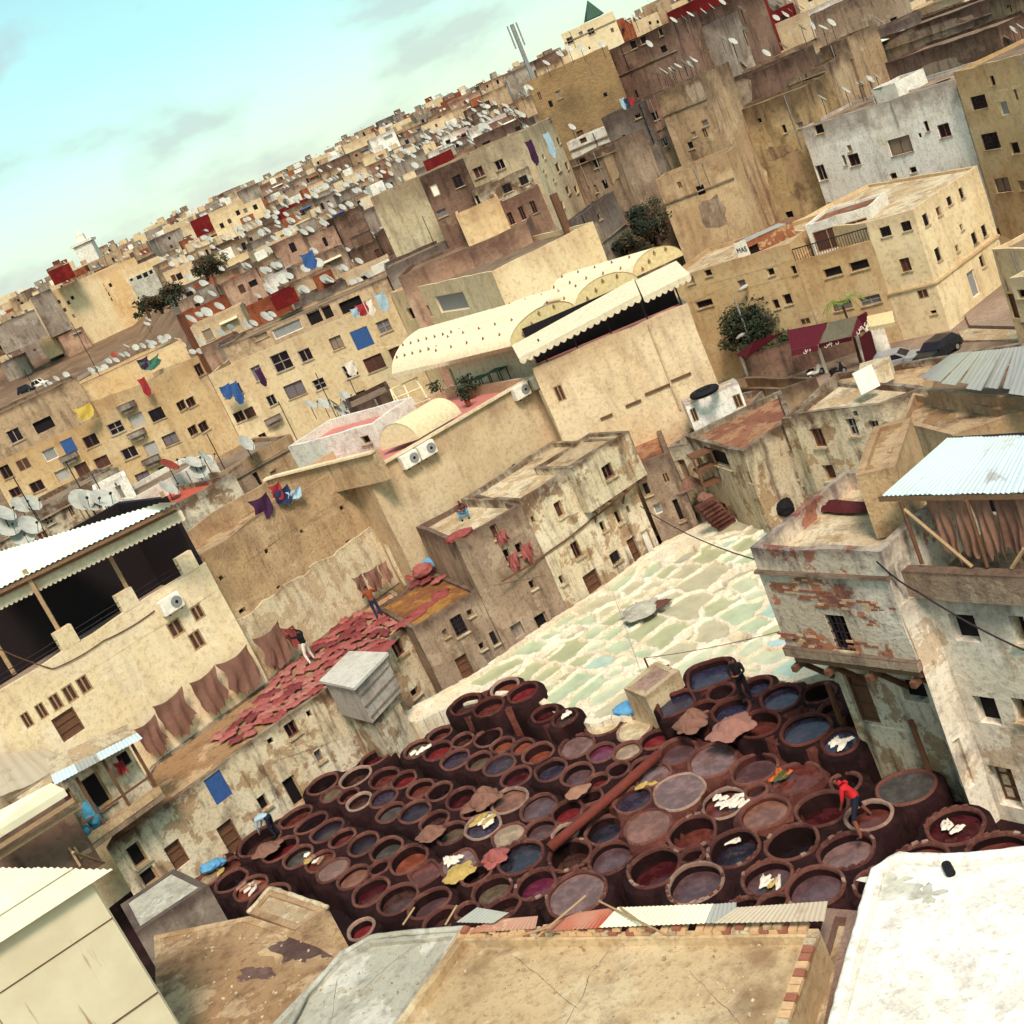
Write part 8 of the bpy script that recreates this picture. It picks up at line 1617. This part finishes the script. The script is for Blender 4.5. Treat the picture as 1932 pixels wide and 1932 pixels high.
# clothes: each piece on its own
def cloth(t_, x, y, d, w, h_, mat, label, face=0, group='laundry on windows and lines'):
    p_ = Wd(t_, x, y, d); am = -math.atan2(p_.x, p_.y)+face; w *= .72; h_ *= .72; e_ = Vector((math.cos(am), math.sin(am))); A = V2(p_)-e_*w/2; B = V2(p_)+e_*w/2
    return hang(A, B, p_.z+h_/2, h_, mat, label, group, .12, 'laundry', .03)
for (t_, x, y, d, w, h_, mt, lab) in (('e',1495,100,119.5,1.5,2.0,'blue','blue cloth hung at the left window of the yellow block'),('e',1565,110,119.5,1.3,3.2,'blue','long blue cloth at the second window of the yellow block'),('e',960,70,116.5,1.0,2.6,'redcloth','red pennant cloth on the ochre attic'),('e',560,230,118,2.4,1.8,'yellowcloth','bright yellow cloth on the ochre balcony'),('f',735,105,112.5,1.6,1.6,'redcloth','red sheet on the attic loggia line'),('f',785,100,112.5,1.2,2.0,'hide_white','white patterned sheet beside the red one'),('f',870,60,112,1.4,2.4,'palecloth','pale grey-green cloth at the end of the loggia'),('f',690,130,112.5,1.0,1.3,'palecloth','pale cloth left of the red sheet'),('f',1700-1040,500,113,1.3,2.0,'hide_white','white curtain flapping from a yellow block window'),('f',70,560,117,.9,2.6,'purple','dark mixed laundry at the first window'),('a',990,1290,124,3.0,1.4,'shade_green','green cloth on the left hillside roof'),('a',950,1290,124,1.6,1.5,'purple','navy cloth left of the green one'),('c',800,685,128,.7,1.6,'palecloth','pale shirt on the block house roof line'),('c',825,680,128,.7,1.4,'denim','dark shirt on the block house roof line'),('c',855,670,128,.7,1.2,'redcloth','red shirt on the block house roof line'),('c',205,1010,110,.9,3.2,'purple','dark cloth hanging from the cream tower'),('c',320,960,118,.9,3.4,'palecloth','striped pale cloth hanging from the cream tower'),('b',385,1440,126,2.0,2.4,'blue','blue cloth in a dark hillside doorway')):
    cloth(t_, x, y, d, w, h_, mt, lab)
ep = V2(P2); 
for (x, y, w, h_, mt, lab) in ((70,1410,1.0,1.1,'purple','dark purple cloth hung over the earth wall'),(165,1310,.6,.8,'redcloth','red cloth in the laundry on the earth wall'),(205,1335,.9,.8,'denim','striped blue cloth in the laundry on the earth wall'),(280,1320,.8,.5,'palecloth','pale lilac cloth in the laundry on the earth wall')):
    p_ = onface('f', x, y, P2-Vector((e1.y, -e1.x))*-.0, (P3_-P2).normalized()); e_ = (P3_-P2).normalized(); hang(V2(p_)-e_*w/2+Vector((e_.y, -e_.x))*.1, V2(p_)+e_*w/2+Vector((e_.y, -e_.x))*.1, p_.z+h_/2, h_, mt, lab, 'laundry on the earth wall', .15, 'laundry', .03)
# bags, boxes and tyres on roofs
lump(onface('g', 105, 1745, l0-Vector((0, .8)), le), .62, 'black', 'black plastic sacks heaped on the plaster house roof', 'sack', 1.4, .8, .75, name='plastic_sack'); lump(onface('g', 435, 1565, l0-Vector((0, .8)), le), .5, 'mustard', 'mustard tarpaulin heap on the plaster house roof', 'tarpaulin', 1.3, .8, .55, name='tarpaulin')
mb = MB(); c = W('h', 890, 1125, 5.6); mb.box(c, (.9, .06, .95), rad(8), rx=rad(-10)); one('white_board', mb, 'white_paint', 'white square board leaning on the patched roof', 'board')
cb0 = V2(W('h', 940, 1165, 4.75)); house('chimney_box', 'small masonry box with slatted side on the patched roof', 'hut', [V2(W('h', 870, 1150, 4.75)), cb0, V2(W('h', 1065, 1095, 4.75))], 4.6, up(cb0, 'h', 925, 1065), .8, 'earth_light', [], par=.02, roof='roof_pale')
house('roof_box', 'whitewashed roof box with wooden shutters on the flat roof', 'hut', [V2(W('g', 1260, 1430, 4.2)), V2(W('g', 1500, 1320, 4.2)), V2(W('g', 1610, 1280, 4.2))], 3.9, 5.3, 1.1, 'peel_white', [('g',1265,1360,50,90,'x'),('g',1560,1265,60,90,'x')], par=.03, roof='roof_pale')
mb = MB(); c = W('g', 1335, 1205, 5.6); N = 16
g = [[(c.x+(.42+.16*math.cos(b2))*math.cos(a2)*1.3, c.y+(.42+.16*math.cos(b2))*math.sin(a2), c.z+.16*math.sin(b2)) for b2 in [2*math.pi*j/8 for j in range(9)]] for a2 in [2*math.pi*i/N for i in range(N+1)]]
mb.sheet(g); one('tyre', mb, 'tyre', 'old black tyre on the flat roof box', 'tyre', smooth=True)
# terrace furniture
def plant(t_, x, y, z, label, s_=1.0):
    p_ = W(t_, x, y, z); root = thing('potted_plant', label, 'potted plant', tuple(p_)); mb = MB(); mb.tube([p_, p_+Vector((0, 0, .35*s_))], [.13*s_, .19*s_], 10); mb.build('pot', 'terracotta', root); mb = MB()
    for _ in range(160):
        d_ = Vector((random.gauss(0, .22), random.gauss(0, .22), random.uniform(.35, 1.3)))*s_; q = p_+d_; u_ = Vector((random.uniform(-1, 1), random.uniform(-1, 1), random.uniform(-1, 1))).normalized()*.1*s_; v_ = u_.orthogonal()*.5; mb.add([q-u_, q+v_, q+u_, q-v_], [(0, 1, 2, 3)])
    mb.build('foliage', 'leaf', root)
plant('f', 1468, 690, 8.2, 'potted plant by the terrace table', 1.0); plant('f', 1440, 745, 8.2, 'potted plant nearest the terrace parapet', .9); plant('f', 1250, 700, 8.2, 'potted plant beside the terrace door', .8)
for k, (x, y) in enumerate(((1540, 640), (1660, 590))):
    p_ = W('f', x, y, 8.25); t_ = thing('terrace_table', f'dark metal terrace table, {"left" if k == 0 else "right"} of the two', 'table', tuple(p_)); mb = MB(); mb.box(p_+Vector((0, 0, .74)), (1.0, .7, .05), angk); mb.build('top', 'shade_green', t_)
    for sx in (-.42, .42):
        for sy in (-.28, .28): mb = MB(); mb.box(p_+Vector((sx*math.cos(angk)-sy*math.sin(angk), sx*math.sin(angk)+sy*math.cos(angk), .37)), (.04, .04, .72), angk); mb.build('leg', 'iron', t_)
pg = thing('pergola', 'cream metal pergola frame left of the terrace room', 'pergola', tuple(W('f', 980, 780, 8.2)))
for (a, b) in (((920,640),(975,785)),((1010,610),(1075,765)),((1085,560),(1160,690)),((915,640),(1100,555)),((940,700),(1130,620)),((970,785),(1180,700)),((925,640),(1010,780))):
    mb = MB(); mb.tube([W('f', *a, 9.4 if a[1] < 705 else 8.7), W('f', *b, 8.3 if b[1] > 700 else 9.4)], .04, 5); mb.build('bar', 'cream_metal', pg)
# seams and rust lines on the tin shed, and its narrow end wall
o3 = Vector((rb.y, -rb.x)); o3 = o3 if o3.dot(-V2(E0)) > 0 else -o3
for k, z in enumerate((3.4, 5.9, 8.1)):
    mb = MB(); c = wa+rb*4.5+o3*.04; mb.box((c.x, c.y, z), (9, .02, .03), math.atan2(rb.y, rb.x)); mb.build('seam', 'wood', sh)
mb = MB(); c = wa+gb*.62-o3*.02; mb.box((c.x, c.y, 5.6), (1.2, .1, 7.0), math.atan2(gb.y, gb.x)); mb.build('end_wall', 'tin', sh)

# ================================================================== single out look-alikes by their place
def single_out(base, what='row', per=20):
    it = [o for o in C.objects if o.parent is None and o.get('label') == base]
    if len(it) < 2: return
    it.sort(key=lambda o: proj(o.location)[1]+.42*proj(o.location)[0]); rows_ = [it[i:i+per] for i in range(0, len(it), per)]
    for r_, row in enumerate(rows_):
        for k, o in enumerate(sorted(row, key=lambda o: proj(o.location)[0])):
            o['label'] = f"{base}, {ORD[k]} from left" + (f" in {ORD[r_]} {what} down" if len(rows_) > 1 else '')
for base in sorted({o['label'] for o in C.objects if o.parent is None and 'label' in o}): single_out(base)
